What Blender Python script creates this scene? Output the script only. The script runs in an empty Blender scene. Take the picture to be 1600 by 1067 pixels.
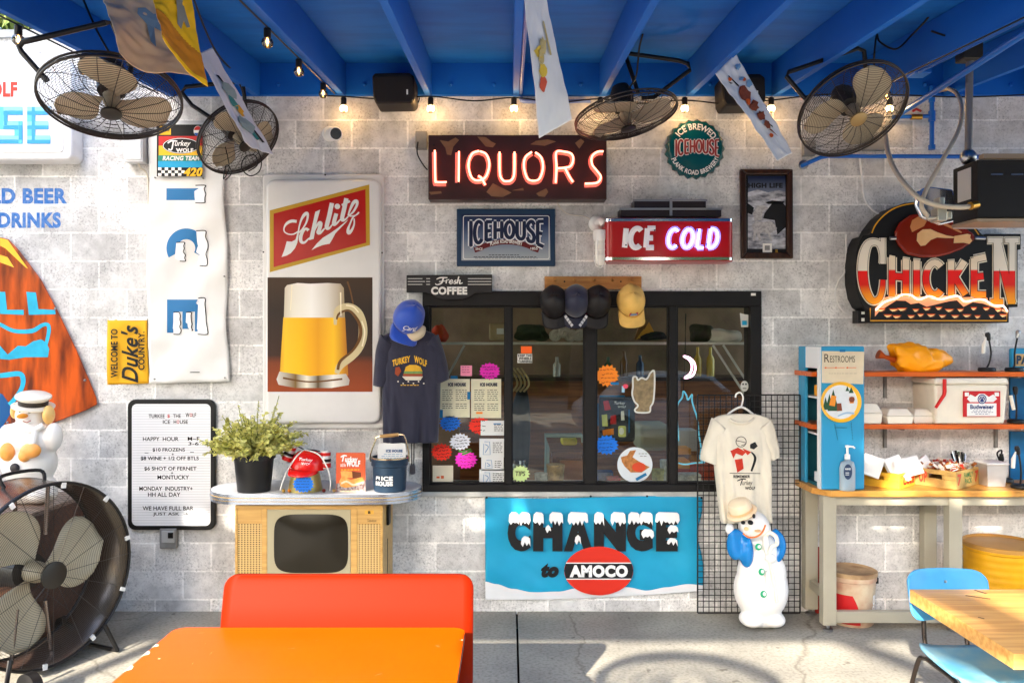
import bpy, bmesh, math, random
from mathutils import noise as mn
from mathutils.bvhtree import BVHTree
from mathutils import Vector, Matrix, Euler
from mathutils.geometry import tessellate_polygon
R = math.radians
random.seed(7)
S = bpy.context.scene
COL = S.collection
# ---------------------------------------------------------------- camera
F, D, CX, CY, EYE = 1244.0, 5.76, 796.0, 533.5, 1.95
cd = bpy.data.cameras.new('camera'); cam = bpy.data.objects.new('camera', cd); COL.objects.link(cam)
cam.location = (0, -D, EYE); cam.rotation_euler = (R(90), 0, 0)
cd.sensor_width = 36; cd.lens = 36*F/1600; cd.shift_x = (800-CX)/1600
cd.clip_start = .05; cd.clip_end = 600
S.camera = cam
# ---------------------------------------------------------------- light
SUN_EL, SUN_AZ = R(27), math.atan2(.447, .894)        # light travels to +x and +y
w = bpy.data.worlds.new('World'); S.world = w; w.use_nodes = True
nt = w.node_tree; sky = nt.nodes.new('ShaderNodeTexSky'); sky.sky_type = 'NISHITA'
sky.sun_disc = False; sky.sun_elevation = SUN_EL; sky.sun_rotation = math.pi+SUN_AZ
sky.air_density = 1.0; sky.dust_density = 2.0; sky.ozone_density = 1.0
nt.links.new(sky.outputs[0], nt.nodes['Background'].inputs[0]); nt.nodes['Background'].inputs[1].default_value = .15
sl = bpy.data.lights.new('sun', 'SUN'); sl.energy = 2.6; sl.angle = R(.5); sl.color = (1, .9, .75)
so = bpy.data.objects.new('sun', sl); COL.objects.link(so)
sd = Vector((math.sin(SUN_AZ)*math.cos(SUN_EL), math.cos(SUN_AZ)*math.cos(SUN_EL), -math.sin(SUN_EL)))
so.rotation_euler = sd.to_track_quat('-Z', 'Y').to_euler(); so.location = (-20, -25, 18)
S.view_settings.view_transform = 'Standard'; S.view_settings.look = 'None'
S.view_settings.exposure = 2.87; S.view_settings.gamma = 1
S.cycles.max_bounces = 8; S.cycles.transparent_max_bounces = 12; S.cycles.caustics_reflective = False; S.cycles.caustics_refractive = False
S.cycles.use_denoising = True; S.cycles.sample_clamp_indirect = 6
# ---------------------------------------------------------------- helpers
def sc(Y): return F/(D+Y)
def at(x, y, Y=0.0):
    s = sc(Y); return Vector(((x-CX)/s, Y, EYE+(CY-y)/s))
def lin(c):
    r = []
    for v in c[:3]:
        v /= 255.0
        r.append(v/12.92 if v <= .04045 else ((v+.055)/1.055)**2.4)
    return (*r, 1)
MATS = {}
def mat(name, c, rough=.5, metal=0, noise=0, nscale=12, bump=0, bscale=60, emit=0, ecol=None, coat=0, trans=0, c2=None, spec=None, sheen=0, stretch=None):
    """c is an sRGB 0-255 triple; noise mixes towards c2 (or a darker tone of c) in patches"""
    if name in MATS: return MATS[name]
    m = bpy.data.materials.new(name); m.use_nodes = True; n = m.node_tree.nodes; l = m.node_tree.links
    b = n['Principled BSDF']; b.inputs['Base Color'].default_value = lin(c); b.inputs['Roughness'].default_value = rough
    b.inputs['Metallic'].default_value = metal
    b.inputs['Specular IOR Level'].default_value = .3 if not metal else .5
    if coat: b.inputs['Coat Weight'].default_value = coat*.35; b.inputs['Coat Roughness'].default_value = .08
    if trans: b.inputs['Transmission Weight'].default_value = trans
    if spec is not None: b.inputs['Specular IOR Level'].default_value = spec
    if sheen: b.inputs['Sheen Weight'].default_value = sheen
    if emit: b.inputs['Emission Color'].default_value = lin(ecol or c); b.inputs['Emission Strength'].default_value = emit
    if noise or bump:
        tc = n.new('ShaderNodeTexCoord'); src = tc.outputs['Object']
        if stretch:
            mp = n.new('ShaderNodeMapping'); mp.inputs['Scale'].default_value = stretch; l.new(src, mp.inputs[0]); src = mp.outputs[0]
    if noise:
        t = n.new('ShaderNodeTexNoise'); t.inputs['Scale'].default_value = nscale; t.inputs['Detail'].default_value = 6; l.new(src, t.inputs['Vector'])
        r = n.new('ShaderNodeValToRGB'); r.color_ramp.elements[0].position = .38; r.color_ramp.elements[1].position = .68
        d = c2 or tuple(v*.6 for v in c); r.color_ramp.elements[0].color = lin(c)
        a, e = lin(c), lin(d); r.color_ramp.elements[1].color = tuple(a[i]*(1-noise)+e[i]*noise for i in range(3))+(1,)
        l.new(t.outputs[0], r.inputs[0]); l.new(r.outputs[0], b.inputs['Base Color'])
    if bump:
        t = n.new('ShaderNodeTexNoise'); t.inputs['Scale'].default_value = bscale; t.inputs['Detail'].default_value = 4; l.new(src, t.inputs['Vector'])
        bp = n.new('ShaderNodeBump'); bp.inputs['Strength'].default_value = bump; bp.inputs['Distance'].default_value = .01
        l.new(t.outputs[0], bp.inputs['Height']); l.new(bp.outputs[0], b.inputs['Normal'])
    MATS[name] = m; return m
def grad(name, stops, axis='Z', lo=0, hi=1, rough=.4, emit=0, coat=0):
    """a printed colour blend along an object axis, from lo to hi metres (object space)"""
    if name in MATS: return MATS[name]
    m = mat(name, stops[0][1], rough, coat=coat); n = m.node_tree.nodes; l = m.node_tree.links
    tc = n.new('ShaderNodeTexCoord'); sp = n.new('ShaderNodeSeparateXYZ'); l.new(tc.outputs['Object'], sp.inputs[0])
    mr = n.new('ShaderNodeMapRange'); mr.inputs[1].default_value = lo; mr.inputs[2].default_value = hi; l.new(sp.outputs[axis], mr.inputs[0])
    r = n.new('ShaderNodeValToRGB'); l.new(mr.outputs[0], r.inputs[0])
    while len(r.color_ramp.elements) < len(stops): r.color_ramp.elements.new(.5)
    for e, (p, c) in zip(r.color_ramp.elements, stops): e.position = p; e.color = lin(c)
    l.new(r.outputs[0], n['Principled BSDF'].inputs['Base Color'])
    if emit: l.new(r.outputs[0], n['Principled BSDF'].inputs['Emission Color']); n['Principled BSDF'].inputs['Emission Strength'].default_value = emit
    return m
def wood(name, c, c2, rough=.4, axis='X', scale=2.2, coat=0):
    st = {'X': (1, 14, 14), 'Y': (14, 1, 14), 'Z': (14, 14, 1)}[axis]
    return mat(name, c, rough, noise=1, nscale=scale, c2=c2, stretch=st, bump=.08, bscale=scale*3, coat=coat)
OFF = {}
SPLIT = set('bolt screw clip leg hook side_stretcher front_stretcher apron tube_support edge_trim vent_slot chip dark_mark white_jamb snow snow_outline bracket chrome_band chrome_strip stepped_top front_trim front_panel gas_fitting coupling drinking_tube sleeve eye face_dots cheek ear_muff motor_brace box gold_line mullion frame_bar rivet_holes side_bracket bone pedestal inner_shelf wire cable hose pipe sheet outlet tan_patches glint_streaks leaf_embroidery tape_edge paper tan_brush yellow_brush red_brush ant_print orange_print blue_print black_print dead_tube lit_tube neon_tube tube_print small_drawing lettering_group groove food_print sash edge_groove edge_band bumper'.split())
def thing(name, label, cat, loc=(0, 0, 0), group=None):
    o = bpy.data.objects.new(name, None); COL.objects.link(o); o.location = loc; o.empty_display_size = .1
    o['label'] = label; o['category'] = cat
    if group: o['group'] = group
    OFF[o] = Vector(loc); return o
def tag(o, label, cat, group=None):
    o['label'] = label; o['category'] = cat
    if group: o['group'] = group
    return o
class MB:
    def __init__(s): s.v = []; s.f = []; s.m = []; s.k = 0
    def add(s, v, f, m=0):
        b = len(s.v); s.v += [Vector(p) for p in v]; s.f += [tuple(i+b for i in q) for q in f]; s.m += [m]*len(f); return s
    def box(s, x0, x1, y0, y1, z0, z1, m=0):
        x0, x1 = sorted((x0, x1)); y0, y1 = sorted((y0, y1)); z0, z1 = sorted((z0, z1))
        v = [(x, y, z) for z in (z0, z1) for y in (y0, y1) for x in (x0, x1)]
        return s.add(v, [(0, 2, 3, 1), (4, 5, 7, 6), (0, 1, 5, 4), (2, 6, 7, 3), (0, 4, 6, 2), (1, 3, 7, 5)], m)
    def pbox(s, x0, y0, x1, y1, Yf, Yb, m=0):
        a = at(x0, y0, Yf); b = at(x1, y1, Yf); return s.box(a.x, b.x, Yf, Yb, a.z, b.z, m)
    def prism3(s, P, Yb, m=0):
        """P: world points of a front polygon facing -y; extruded to y = Yb"""
        a = sum(P[i].x*P[(i+1) % len(P)].z-P[(i+1) % len(P)].x*P[i].z for i in range(len(P)))
        if a < 0: P = P[::-1]
        n = len(P); v = list(P)+[Vector((p.x, Yb, p.z)) for p in P]
        return s.add(v, [tuple(range(n)), tuple(range(2*n-1, n-1, -1))]+[(i, i+n, (i+1) % n+n, (i+1) % n) for i in range(n)], m)
    def prism(s, pts, Yf, Yb, m=0): return s.prism3([at(x, y, Yf) for x, y in pts], Yb, m)
    def flat(s, pts, Y, m=0, warp=None):
        P = [at(x, y, Y) for x, y in pts]
        a = sum(P[i].x*P[(i+1) % len(P)].z-P[(i+1) % len(P)].x*P[i].z for i in range(len(P)))
        if a < 0: P = P[::-1]
        return s.add(P, [tuple(range(len(P)))], m)
    def ribbon(s, pts, w, Y, m=0, smooth=True, close=False):
        """flat painted stroke in pixel coordinates on plane Y, each one a hair in front of the last"""
        q = [(p[0], p[1], (p[2] if len(p) > 2 else w)) for p in pts]
        if smooth and len(q) > 2: q = spline(q, close)
        L = []; Rr = []; n = len(q)
        for i in range(n):
            a = q[max(i-1, 0)] if not close else q[(i-1) % n]; b = q[min(i+1, n-1)] if not close else q[(i+1) % n]
            dx, dy = b[0]-a[0], b[1]-a[1]; d = math.hypot(dx, dy) or 1; h = q[i][2]/2
            yy = Y-.0003*s.k-.0003*i/n
            L.append(at(q[i][0]-dy/d*h, q[i][1]+dx/d*h, yy)); Rr.append(at(q[i][0]+dy/d*h, q[i][1]-dx/d*h, yy))
        s.k = (s.k+1) % 7
        fs = [(i, i+1, n+i+1, n+i) for i in range(n-1)]
        if close: fs.append((n-1, 0, n, 2*n-1))
        return s.add(L+Rr, fs, m)
    def tube(s, pts, r, n=8, m=0, closed=False, sm=False, caps=True):
        pts = [Vector(p) for p in pts]
        if sm and len(pts) > 2: pts = [Vector(p) for p in spline([tuple(p) for p in pts], closed)]
        N = len(pts); rr = r if isinstance(r, (list, tuple)) else None
        if rr and len(rr) != N: rr = [rr[min(int(i/(N-1)*(len(rr)-1)), len(rr)-2)]*(1-(i/(N-1)*(len(rr)-1)) % 1 if i < N-1 else 0)+rr[min(int(i/(N-1)*(len(rr)-1)), len(rr)-2)+1]*((i/(N-1)*(len(rr)-1)) % 1 if i < N-1 else 1) for i in range(N)]
        b = len(s.v); up = None
        for i in range(N):
            a = pts[(i-1) % N] if closed else pts[max(i-1, 0)]; c = pts[(i+1) % N] if closed else pts[min(i+1, N-1)]
            t = (c-a).normalized() if (c-a).length > 1e-9 else Vector((0, 0, 1))
            if up is None:
                up = t.orthogonal().normalized()
            else:
                up = (up-t*up.dot(t)); up = up.normalized() if up.length > 1e-6 else t.orthogonal().normalized()
            w_ = t.cross(up); rad = rr[i] if rr else r
            for k in range(n):
                an = 2*math.pi*k/n; s.v.append(pts[i]+(up*math.cos(an)+w_*math.sin(an))*rad)
        fs = []
        for i in range(N if closed else N-1):
            j = (i+1) % N
            for k in range(n): fs.append((b+i*n+k, b+i*n+(k+1) % n, b+j*n+(k+1) % n, b+j*n+k))
        if not closed and caps: fs += [tuple(b+k for k in range(n-1, -1, -1)), tuple(b+(N-1)*n+k for k in range(n))]
        s.f += fs; s.m += [m]*len(fs); return s
    def lathe(s, prof, o=(0, 0, 0), n=24, m=0, M=None, cap0=True, cap1=True):
        b = []; o = Vector(o)
        for r, z in prof:
            for k in range(n):
                a = 2*math.pi*k/n; p = Vector((r*math.cos(a), r*math.sin(a), z))
                if M: p = M @ p
                b.append(p+o)
        fs = [(i*n+k, i*n+(k+1) % n, (i+1)*n+(k+1) % n, (i+1)*n+k) for i in range(len(prof)-1) for k in range(n)]
        if cap0: fs.append(tuple(range(n-1, -1, -1)))
        if cap1: fs.append(tuple((len(prof)-1)*n+k for k in range(n)))
        return s.add(b, fs, m)
    def ball(s, c, rx, ry=None, rz=None, nu=20, nv=12, m=0, M=None, fn=None):
        ry = ry or rx; rz = rz or rx; v = []; c = Vector(c)
        for j in range(nv+1):
            t = math.pi*j/nv
            for i in range(nu):
                a = 2*math.pi*i/nu; p = Vector((rx*math.sin(t)*math.cos(a), ry*math.sin(t)*math.sin(a), -rz*math.cos(t)))
                if fn: p = fn(p)
                if M: p = M @ p
                v.append(c+p)
        return s.add(v, [(j*nu+i, j*nu+(i+1) % nu, (j+1)*nu+(i+1) % nu, (j+1)*nu+i) for j in range(nv) for i in range(nu)], m)
    def tf(s, M): s.v = [M @ p for p in s.v]; return s
    def text(s, t, box, Y, m=0, bold=0, shear=0, warp=None, S=None, cond=None, ext=0):
        """lettering fitted into pixel box (x0,y0,x1,y1) on plane Y (or mapped by S(u,v)); v runs upward"""
        V, Fc = text_mesh(t, bold, shear); x0, y0, x1, y1 = box; out = []
        for u, v in V:
            if warp: u, v = warp(u, v)
            X, Yp = x0+(x1-x0)*u, y1+(y0-y1)*v
            out.append(S(X, Yp) if S else at(X, Yp, Y))
        s.add(out, Fc, m)
        return s
    def build(s, name, ms, parent=None, smooth=False, bevel=0, solid=0, remesh=0, sub=0, ang=40, seg=2):
        if name in SPLIT and parent and not remesh:
            ps = s.pieces()
            if 1 < len(ps) <= 40:
                for q in ps: r = q.build_one(name, ms, parent, smooth, bevel, solid, remesh, sub, ang, seg)
                return r
        return s.build_one(name, ms, parent, smooth, bevel, solid, remesh, sub, ang, seg)
    def pieces(s):
        P = list(range(len(s.v)))
        def fd(a):
            while P[a] != a: P[a] = P[P[a]]; a = P[a]
            return a
        for q in s.f:
            for b in q[1:]: P[fd(b)] = fd(q[0])
        g = {}
        for q, m in zip(s.f, s.m): g.setdefault(fd(q[0]), []).append((q, m))
        out = []
        for k, fs in g.items():
            ix = sorted({i for q, _ in fs for i in q}); mp = {i: n for n, i in enumerate(ix)}; b = MB(); b.v = [s.v[i] for i in ix]; b.f = [tuple(mp[i] for i in q) for q, _ in fs]; b.m = [m for _, m in fs]; out.append(b)
        return out
    def fine(s, L=.02):
        bm = bmesh.new(); vs = [bm.verts.new(p) for p in s.v]
        for q in s.f:
            try: bm.faces.new([vs[i] for i in q])
            except ValueError: pass
        bmesh.ops.triangulate(bm, faces=bm.faces[:])
        for _ in range(5):
            e = [x for x in bm.edges if x.calc_length() > L]
            if not e: break
            bmesh.ops.subdivide_edges(bm, edges=e, cuts=1); bmesh.ops.triangulate(bm, faces=bm.faces[:])
        bm.verts.index_update(); s.v = [v.co.copy() for v in bm.verts]; s.f = [tuple(v.index for v in f.verts) for f in bm.faces]; s.m = [0]*len(s.f); bm.free(); return s
    def drape(s, bvh, off=.0025):
        o = Vector((0, -D, EYE))
        for i, p in enumerate(s.v):
            d = (p-o).normalized(); h = bvh.ray_cast(o, d)
            if h[0] is not None: s.v[i] = h[0]-d*off
        return s
    def build_one(s, name, ms, parent=None, smooth=False, bevel=0, solid=0, remesh=0, sub=0, ang=40, seg=2):
        off = OFF.get(parent, Vector((0, 0, 0))); me = bpy.data.meshes.new(name)
        me.from_pydata([tuple(p-off) for p in s.v], [], s.f)
        for q in (ms if isinstance(ms, (list, tuple)) else [ms]): me.materials.append(q)
        me.polygons.foreach_set('material_index', s.m)
        if smooth:
            me.polygons.foreach_set('use_smooth', [True]*len(me.polygons)); me.update()
            try: me.set_sharp_from_angle(angle=R(ang))
            except Exception: pass
        me.update(); o = bpy.data.objects.new(name, me); COL.objects.link(o)
        if parent: o.parent = parent; OFF[o] = off
        else: OFF[o] = Vector((0, 0, 0))
        if remesh: d = o.modifiers.new('remesh', 'REMESH'); d.mode = 'VOXEL'; d.voxel_size = remesh; d.use_smooth_shade = True; q = o.modifiers.new('s', 'SMOOTH'); q.iterations = 26 if remesh > .0105 else 6
        if sub: d = o.modifiers.new('sub', 'SUBSURF'); d.levels = sub; d.render_levels = sub
        if solid: d = o.modifiers.new('solid', 'SOLIDIFY'); d.thickness = solid; d.offset = 0
        if bevel: d = o.modifiers.new('bevel', 'BEVEL'); d.width = bevel; d.segments = seg; d.limit_method = 'ANGLE'; d.angle_limit = R(35)
        return o
def spline(q, close=False, k=6):
    out = []; n = len(q); rng = range(n if close else n-1)
    for i in rng:
        if close: P = [q[(i+j) % n] for j in (-1, 0, 1, 2)]
        else: P = [q[max(i-1, 0)], q[i], q[i+1], q[min(i+2, n-1)]]
        for j in range(k):
            t = j/k; out.append(tuple(.5*((2*b)+(-a+c)*t+(2*a-5*b+4*c-d)*t*t+(-a+3*b-3*c+d)*t**3) for a, b, c, d in zip(*P)))
    if not close: out.append(tuple(q[-1]))
    return out
TC = {}
def text_mesh(t, bold=0, shear=0):
    bold *= 1.55; k = (t, bold, shear)
    if k in TC: return TC[k]
    c = bpy.data.curves.new('t', 'FONT'); c.body = t; c.offset = bold; c.shear = shear; c.resolution_u = 4; c.align_x = 'CENTER'; c.space_line = .85
    if bold > .02: c.space_character = 1+bold*1.6
    o = bpy.data.objects.new('t', c); COL.objects.link(o)
    dg = bpy.context.evaluated_depsgraph_get(); e = o.evaluated_get(dg); me = e.to_mesh()
    V = [(v.co.x, v.co.y) for v in me.vertices]; Fc = [tuple(p.vertices) for p in me.polygons]; e.to_mesh_clear()
    bpy.data.objects.remove(o); bpy.data.curves.remove(c)
    x0 = min(v[0] for v in V); x1 = max(v[0] for v in V); y0 = min(v[1] for v in V); y1 = max(v[1] for v in V)
    V = [((a-x0)/(x1-x0), (b-y0)/(y1-y0)) for a, b in V]; TC[k] = (V, Fc); return TC[k]
def Zp(pts, ox, oy, s): return [(ox+p[0]/s, oy+p[1]/s)+tuple(v/s for v in p[2:]) for p in pts]
def ell(cx, cy, rx, ry=None, n=32, a0=0, a1=360):
    ry = ry or rx; full = abs(a1-a0) >= 360
    return [(cx+rx*math.cos(R(a0+(a1-a0)*i/(n if full else n-1))), cy-ry*math.sin(R(a0+(a1-a0)*i/(n if full else n-1)))) for i in range(n)]
def rrect(x0, y0, x1, y1, r, n=6):
    o = []
    for cx, cy, a in ((x1-r, y0+r, 0), (x0+r, y0+r, 90), (x0+r, y1-r, 180), (x1-r, y1-r, 270)):
        o += [(cx+r*math.cos(R(a+90*i/n)), cy-r*math.sin(R(a+90*i/n))) for i in range(n+1)]
    return o
def rect(x0, y0, x1, y1): return [(x0, y0), (x1, y0), (x1, y1), (x0, y1)]
def burst(cx, cy, rx, ry, n=16, k=.8, seed=0):
    rn = random.Random(seed); o = []
    for i in range(2*n):
        a = math.pi*i/n; q = (1+rn.uniform(-.04, .06)) if i % 2 == 0 else k
        o.append((cx+rx*q*math.cos(a), cy+ry*q*math.sin(a)))
    return o
def pip(x, y, P):
    c = False; j = len(P)-1
    for i in range(len(P)):
        if (P[i][1] > y) != (P[j][1] > y) and x < (P[j][0]-P[i][0])*(y-P[i][1])/(P[j][1]-P[i][1])+P[i][0]: c = not c
        j = i
    return c
def fan_poly(mb, P, f, m=0):
    """a concave polygon given in (u,v), cut to triangles, each corner mapped by f"""
    tr = tessellate_polygon([[Vector((x, y, 0)) for x, y in P]])
    mb.add([f(x, y) for x, y in P], [tuple(t) for t in tr], m)
def cloth(f, nu, nv, mf=None):
    mb = MB(); v = [f(i/nu, j/nv) for j in range(nv+1) for i in range(nu+1)]; w_ = nu+1
    mb.add(v, [(j*w_+i, (j+1)*w_+i, (j+1)*w_+i+1, j*w_+i+1) for j in range(nv) for i in range(nu)])
    if mf: mb.m = [mf((i+.5)/nu, (j+.5)/nv) for j in range(nv) for i in range(nu)]
    return mb
# ---------------------------------------------------------------- stroke capitals (unit height, y up)
def _a(cx, cy, rx, ry, a0, a1, n=14): return [(cx+rx*math.cos(R(a0+(a1-a0)*i/(n-1))), cy+ry*math.sin(R(a0+(a1-a0)*i/(n-1)))) for i in range(n)]
GL = {'I': (.3, [[(.15, 0), (.15, 1)]]), 'L': (.6, [[(.12, 1), (.12, 0)], [(.12, 0), (.56, 0)]]),
 'C': (.8, [_a(.42, .5, .36, .5, 48, 312, 20)]), 'E': (.65, [[(.12, 0), (.12, 1)], [(.12, 1), (.6, 1)], [(.12, .5), (.5, .5)], [(.12, 0), (.6, 0)]]),
 'H': (.8, [[(.12, 0), (.12, 1)], [(.68, 0), (.68, 1)], [(.12, .5), (.68, .5)]]), 'O': (.86, [_a(.43, .5, .36, .5, 90, 450, 28)]),
 'U': (.8, [[(.1, 1), (.1, .3)]+_a(.4, .3, .3, .3, 180, 360, 10)+[(.7, .3), (.7, 1)]]),
 'S': (.7, [spline([(.62, .84), (.5, .98), (.32, 1.), (.12, .86), (.12, .68), (.3, .55), (.5, .44), (.62, .28), (.56, .08), (.36, 0), (.16, .03), (.06, .18)])]),
 'N': (.8, [[(.1, 0), (.1, 1)], [(.1, 1), (.7, 0)], [(.7, 0), (.7, 1)]]), 'K': (.76, [[(.12, 0), (.12, 1)], [(.66, 1), (.14, .42)], [(.26, .54), (.7, 0)]]),
 'D': (.8, [[(.12, 0), (.12, 1)], [(.12, 1)]+_a(.3, .5, .4, .5, 90, -90, 14)+[(.12, 0)]]),
 'R': (.75, [[(.12, 0), (.12, 1)], [(.12, 1), (.38, 1)]+_a(.4, .75, .25, .25, 90, -90, 10)+[(.12, .5)], [(.38, .5), (.68, 0)]]),
 'Q': (.86, [_a(.43, .5, .36, .5, 90, 450, 28), [(.45, .2), (.75, -.04)]])}
def glyphs(mb, word, box, Y, wd, m=0, serif=0, warp=None, gap=.1, tube=None, widths=None):
    """stroke capitals fitted to a pixel box; wd is the stroke width in px; tube gives a real glass tube instead of paint"""
    tw = sum(GL[c][0] for c in word)+gap*(len(word)-1); x = 0; x0, y0, x1, y1 = box
    for c in word:
        gw, st = GL[c]
        for s_ in st:
            q = []
            for a, b in s_:
                u, v = (x+a)/tw, b
                if warp: u, v = warp(u, v)
                q.append((x0+(x1-x0)*u, y1+(y0-y1)*v))
            if tube: mb.tube([at(a, b, Y) for a, b in q], tube, 6, m)
            else:
                mb.ribbon(q, wd, Y, m, smooth=False)
                if serif:
                    for e, f_ in ((s_[0], s_[1]), (s_[-1], s_[-2])):
                        if abs(e[0]-f_[0]) < .02 and e[1] in (0, 1):
                            sw = serif
                            q = []
                            for du in (-sw, sw):
                                u, v = (x+e[0]+du)/tw, e[1]+(.02 if e[1] == 0 else -.02)
                                if warp: u, v = warp(u, v)
                                q.append((x0+(x1-x0)*u, y1+(y0-y1)*v))
                            mb.ribbon(q, wd*.75, Y, m, smooth=False)
        x += gw+gap
def painted(mb, rows, Y, m, seed=1, h=1.1):
    """rows of tiny print that no one can read at this size: (x0, x1, y)"""
    rn = random.Random(seed)
    for x0, x1, y in rows:
        x = x0
        while x < x1-1:
            L = min(rn.uniform(2, 6), x1-x); mb.flat(rect(x, y, x+L, y+h), Y, m); x += L+1.3
# common finishes
BLACK = mat('black_metal', (22, 21, 22), .35, noise=.3, c2=(45, 42, 40)); BLK = mat('black_paint', (14, 14, 15), .4)
WHITE = mat('white_paint', (232, 231, 228), .45); STEEL = mat('steel', (170, 170, 172), .28, 1); CHROME = mat('chrome', (220, 220, 222), .12, 1)
PAPER = mat('paper', (238, 236, 228), .7); INK = mat('ink', (18, 18, 20), .6); BRASS = mat('brass', (190, 140, 60), .3, 1)
GREYM = mat('grey_metal', (140, 139, 136), .45, noise=.4); REDP = mat('red_print', (196, 28, 26), .45); NAVY = mat('navy_print', (24, 34, 62), .5)
CYANP = mat('cyan_print', (30, 160, 205), .55); YELP = mat('yellow_print', (240, 186, 30), .5); GREENP = mat('green_print', (40, 110, 60), .5)
# ================================================================= SETTING
def block_material():
    m = bpy.data.materials.new('painted_block'); m.use_nodes = True; n = m.node_tree.nodes; l = m.node_tree.links; b = n['Principled BSDF']
    tc = n.new('ShaderNodeTexCoord'); sp = n.new('ShaderNodeSeparateXYZ'); l.new(tc.outputs['Object'], sp.inputs[0])
    cb = n.new('ShaderNodeCombineXYZ')
    ax = n.new('ShaderNodeMath'); ax.inputs[1].default_value = 40*.4064+.122; l.new(sp.outputs[0], ax.inputs[0]); l.new(ax.outputs[0], cb.inputs[0])
    az = n.new('ShaderNodeMath'); az.inputs[1].default_value = -.0909+10*.2037; l.new(sp.outputs[2], az.inputs[0]); l.new(az.outputs[0], cb.inputs[1])
    # slightly wavy joints
    nw = n.new('ShaderNodeTexNoise'); nw.inputs['Scale'].default_value = 9; l.new(tc.outputs['Object'], nw.inputs['Vector'])
    mw = n.new('ShaderNodeVectorMath'); mw.operation = 'MULTIPLY_ADD'; mw.inputs[1].default_value = (.008, .008, 0); l.new(nw.outputs['Color'], mw.inputs[0]); l.new(cb.outputs[0], mw.inputs[2])
    br = n.new('ShaderNodeTexBrick'); l.new(mw.outputs[0], br.inputs['Vector']); br.inputs['Scale'].default_value = 1
    br.inputs['Brick Width'].default_value = .4064; br.inputs['Row Height'].default_value = .2037; br.inputs['Mortar Size'].default_value = .0075; br.inputs['Mortar Smooth'].default_value = .2
    br.inputs['Color1'].default_value = lin((243, 241, 237)); br.inputs['Color2'].default_value = lin((206, 205, 203)); br.inputs['Mortar'].default_value = lin((255, 253, 249))
    def noise(s, d=6, r=.6):
        t = n.new('ShaderNodeTexNoise'); t.inputs['Scale'].default_value = s; t.inputs['Detail'].default_value = d; t.inputs['Roughness'].default_value = r; l.new(tc.outputs['Object'], t.inputs['Vector']); return t
    def ramp(src, p0, c0, p1, c1):
        r = n.new('ShaderNodeValToRGB'); r.color_ramp.elements[0].position = p0; r.color_ramp.elements[1].position = p1
        r.color_ramp.elements[0].color = (c0,)*3+(1,); r.color_ramp.elements[1].color = (c1,)*3+(1,); l.new(src, r.inputs[0]); return r
    def mul(a, bb, f=1):
        x = n.new('ShaderNodeMix'); x.data_type = 'RGBA'; x.blend_type = 'MULTIPLY'; x.inputs[0].default_value = f; l.new(a, x.inputs[6]); l.new(bb, x.inputs[7]); return x.outputs[2]
    pores = ramp(noise(62, 5, .75).outputs[0], .34, .34, .5, 1); worn = ramp(noise(3.2, 8, .62).outputs[0], .36, .66, .56, 1.06); mid = ramp(noise(16, 6, .6).outputs[0], .35, .82, .6, 1.04)
    # paint worn thin shows as dark speckle, in patches only
    pm = n.new('ShaderNodeMix'); pm.data_type = 'RGBA'; l.new(ramp(noise(4, 6).outputs[0], .44, .1, .62, .9).outputs[0], pm.inputs[0]); l.new(pores.outputs[0], pm.inputs[6]); pm.inputs[7].default_value = (1, 1, 1, 1)
    c = mul(mul(mul(br.outputs['Color'], worn.outputs[0], .75), mid.outputs[0], .8), pm.outputs[2], 1)
    l.new(c, b.inputs['Base Color']); b.inputs['Roughness'].default_value = .75
    h = n.new('ShaderNodeMath'); h.operation = 'MULTIPLY_ADD'; h.inputs[1].default_value = -1.9; l.new(br.outputs['Fac'], h.inputs[0])
    l.new(noise(70, 5, .7).outputs[0], h.inputs[2])
    bp = n.new('ShaderNodeBump'); bp.inputs['Strength'].default_value = .55; bp.inputs['Distance'].default_value = .011; l.new(h.outputs[0], bp.inputs['Height']); l.new(bp.outputs[0], b.inputs['Normal'])
    return m
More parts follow.
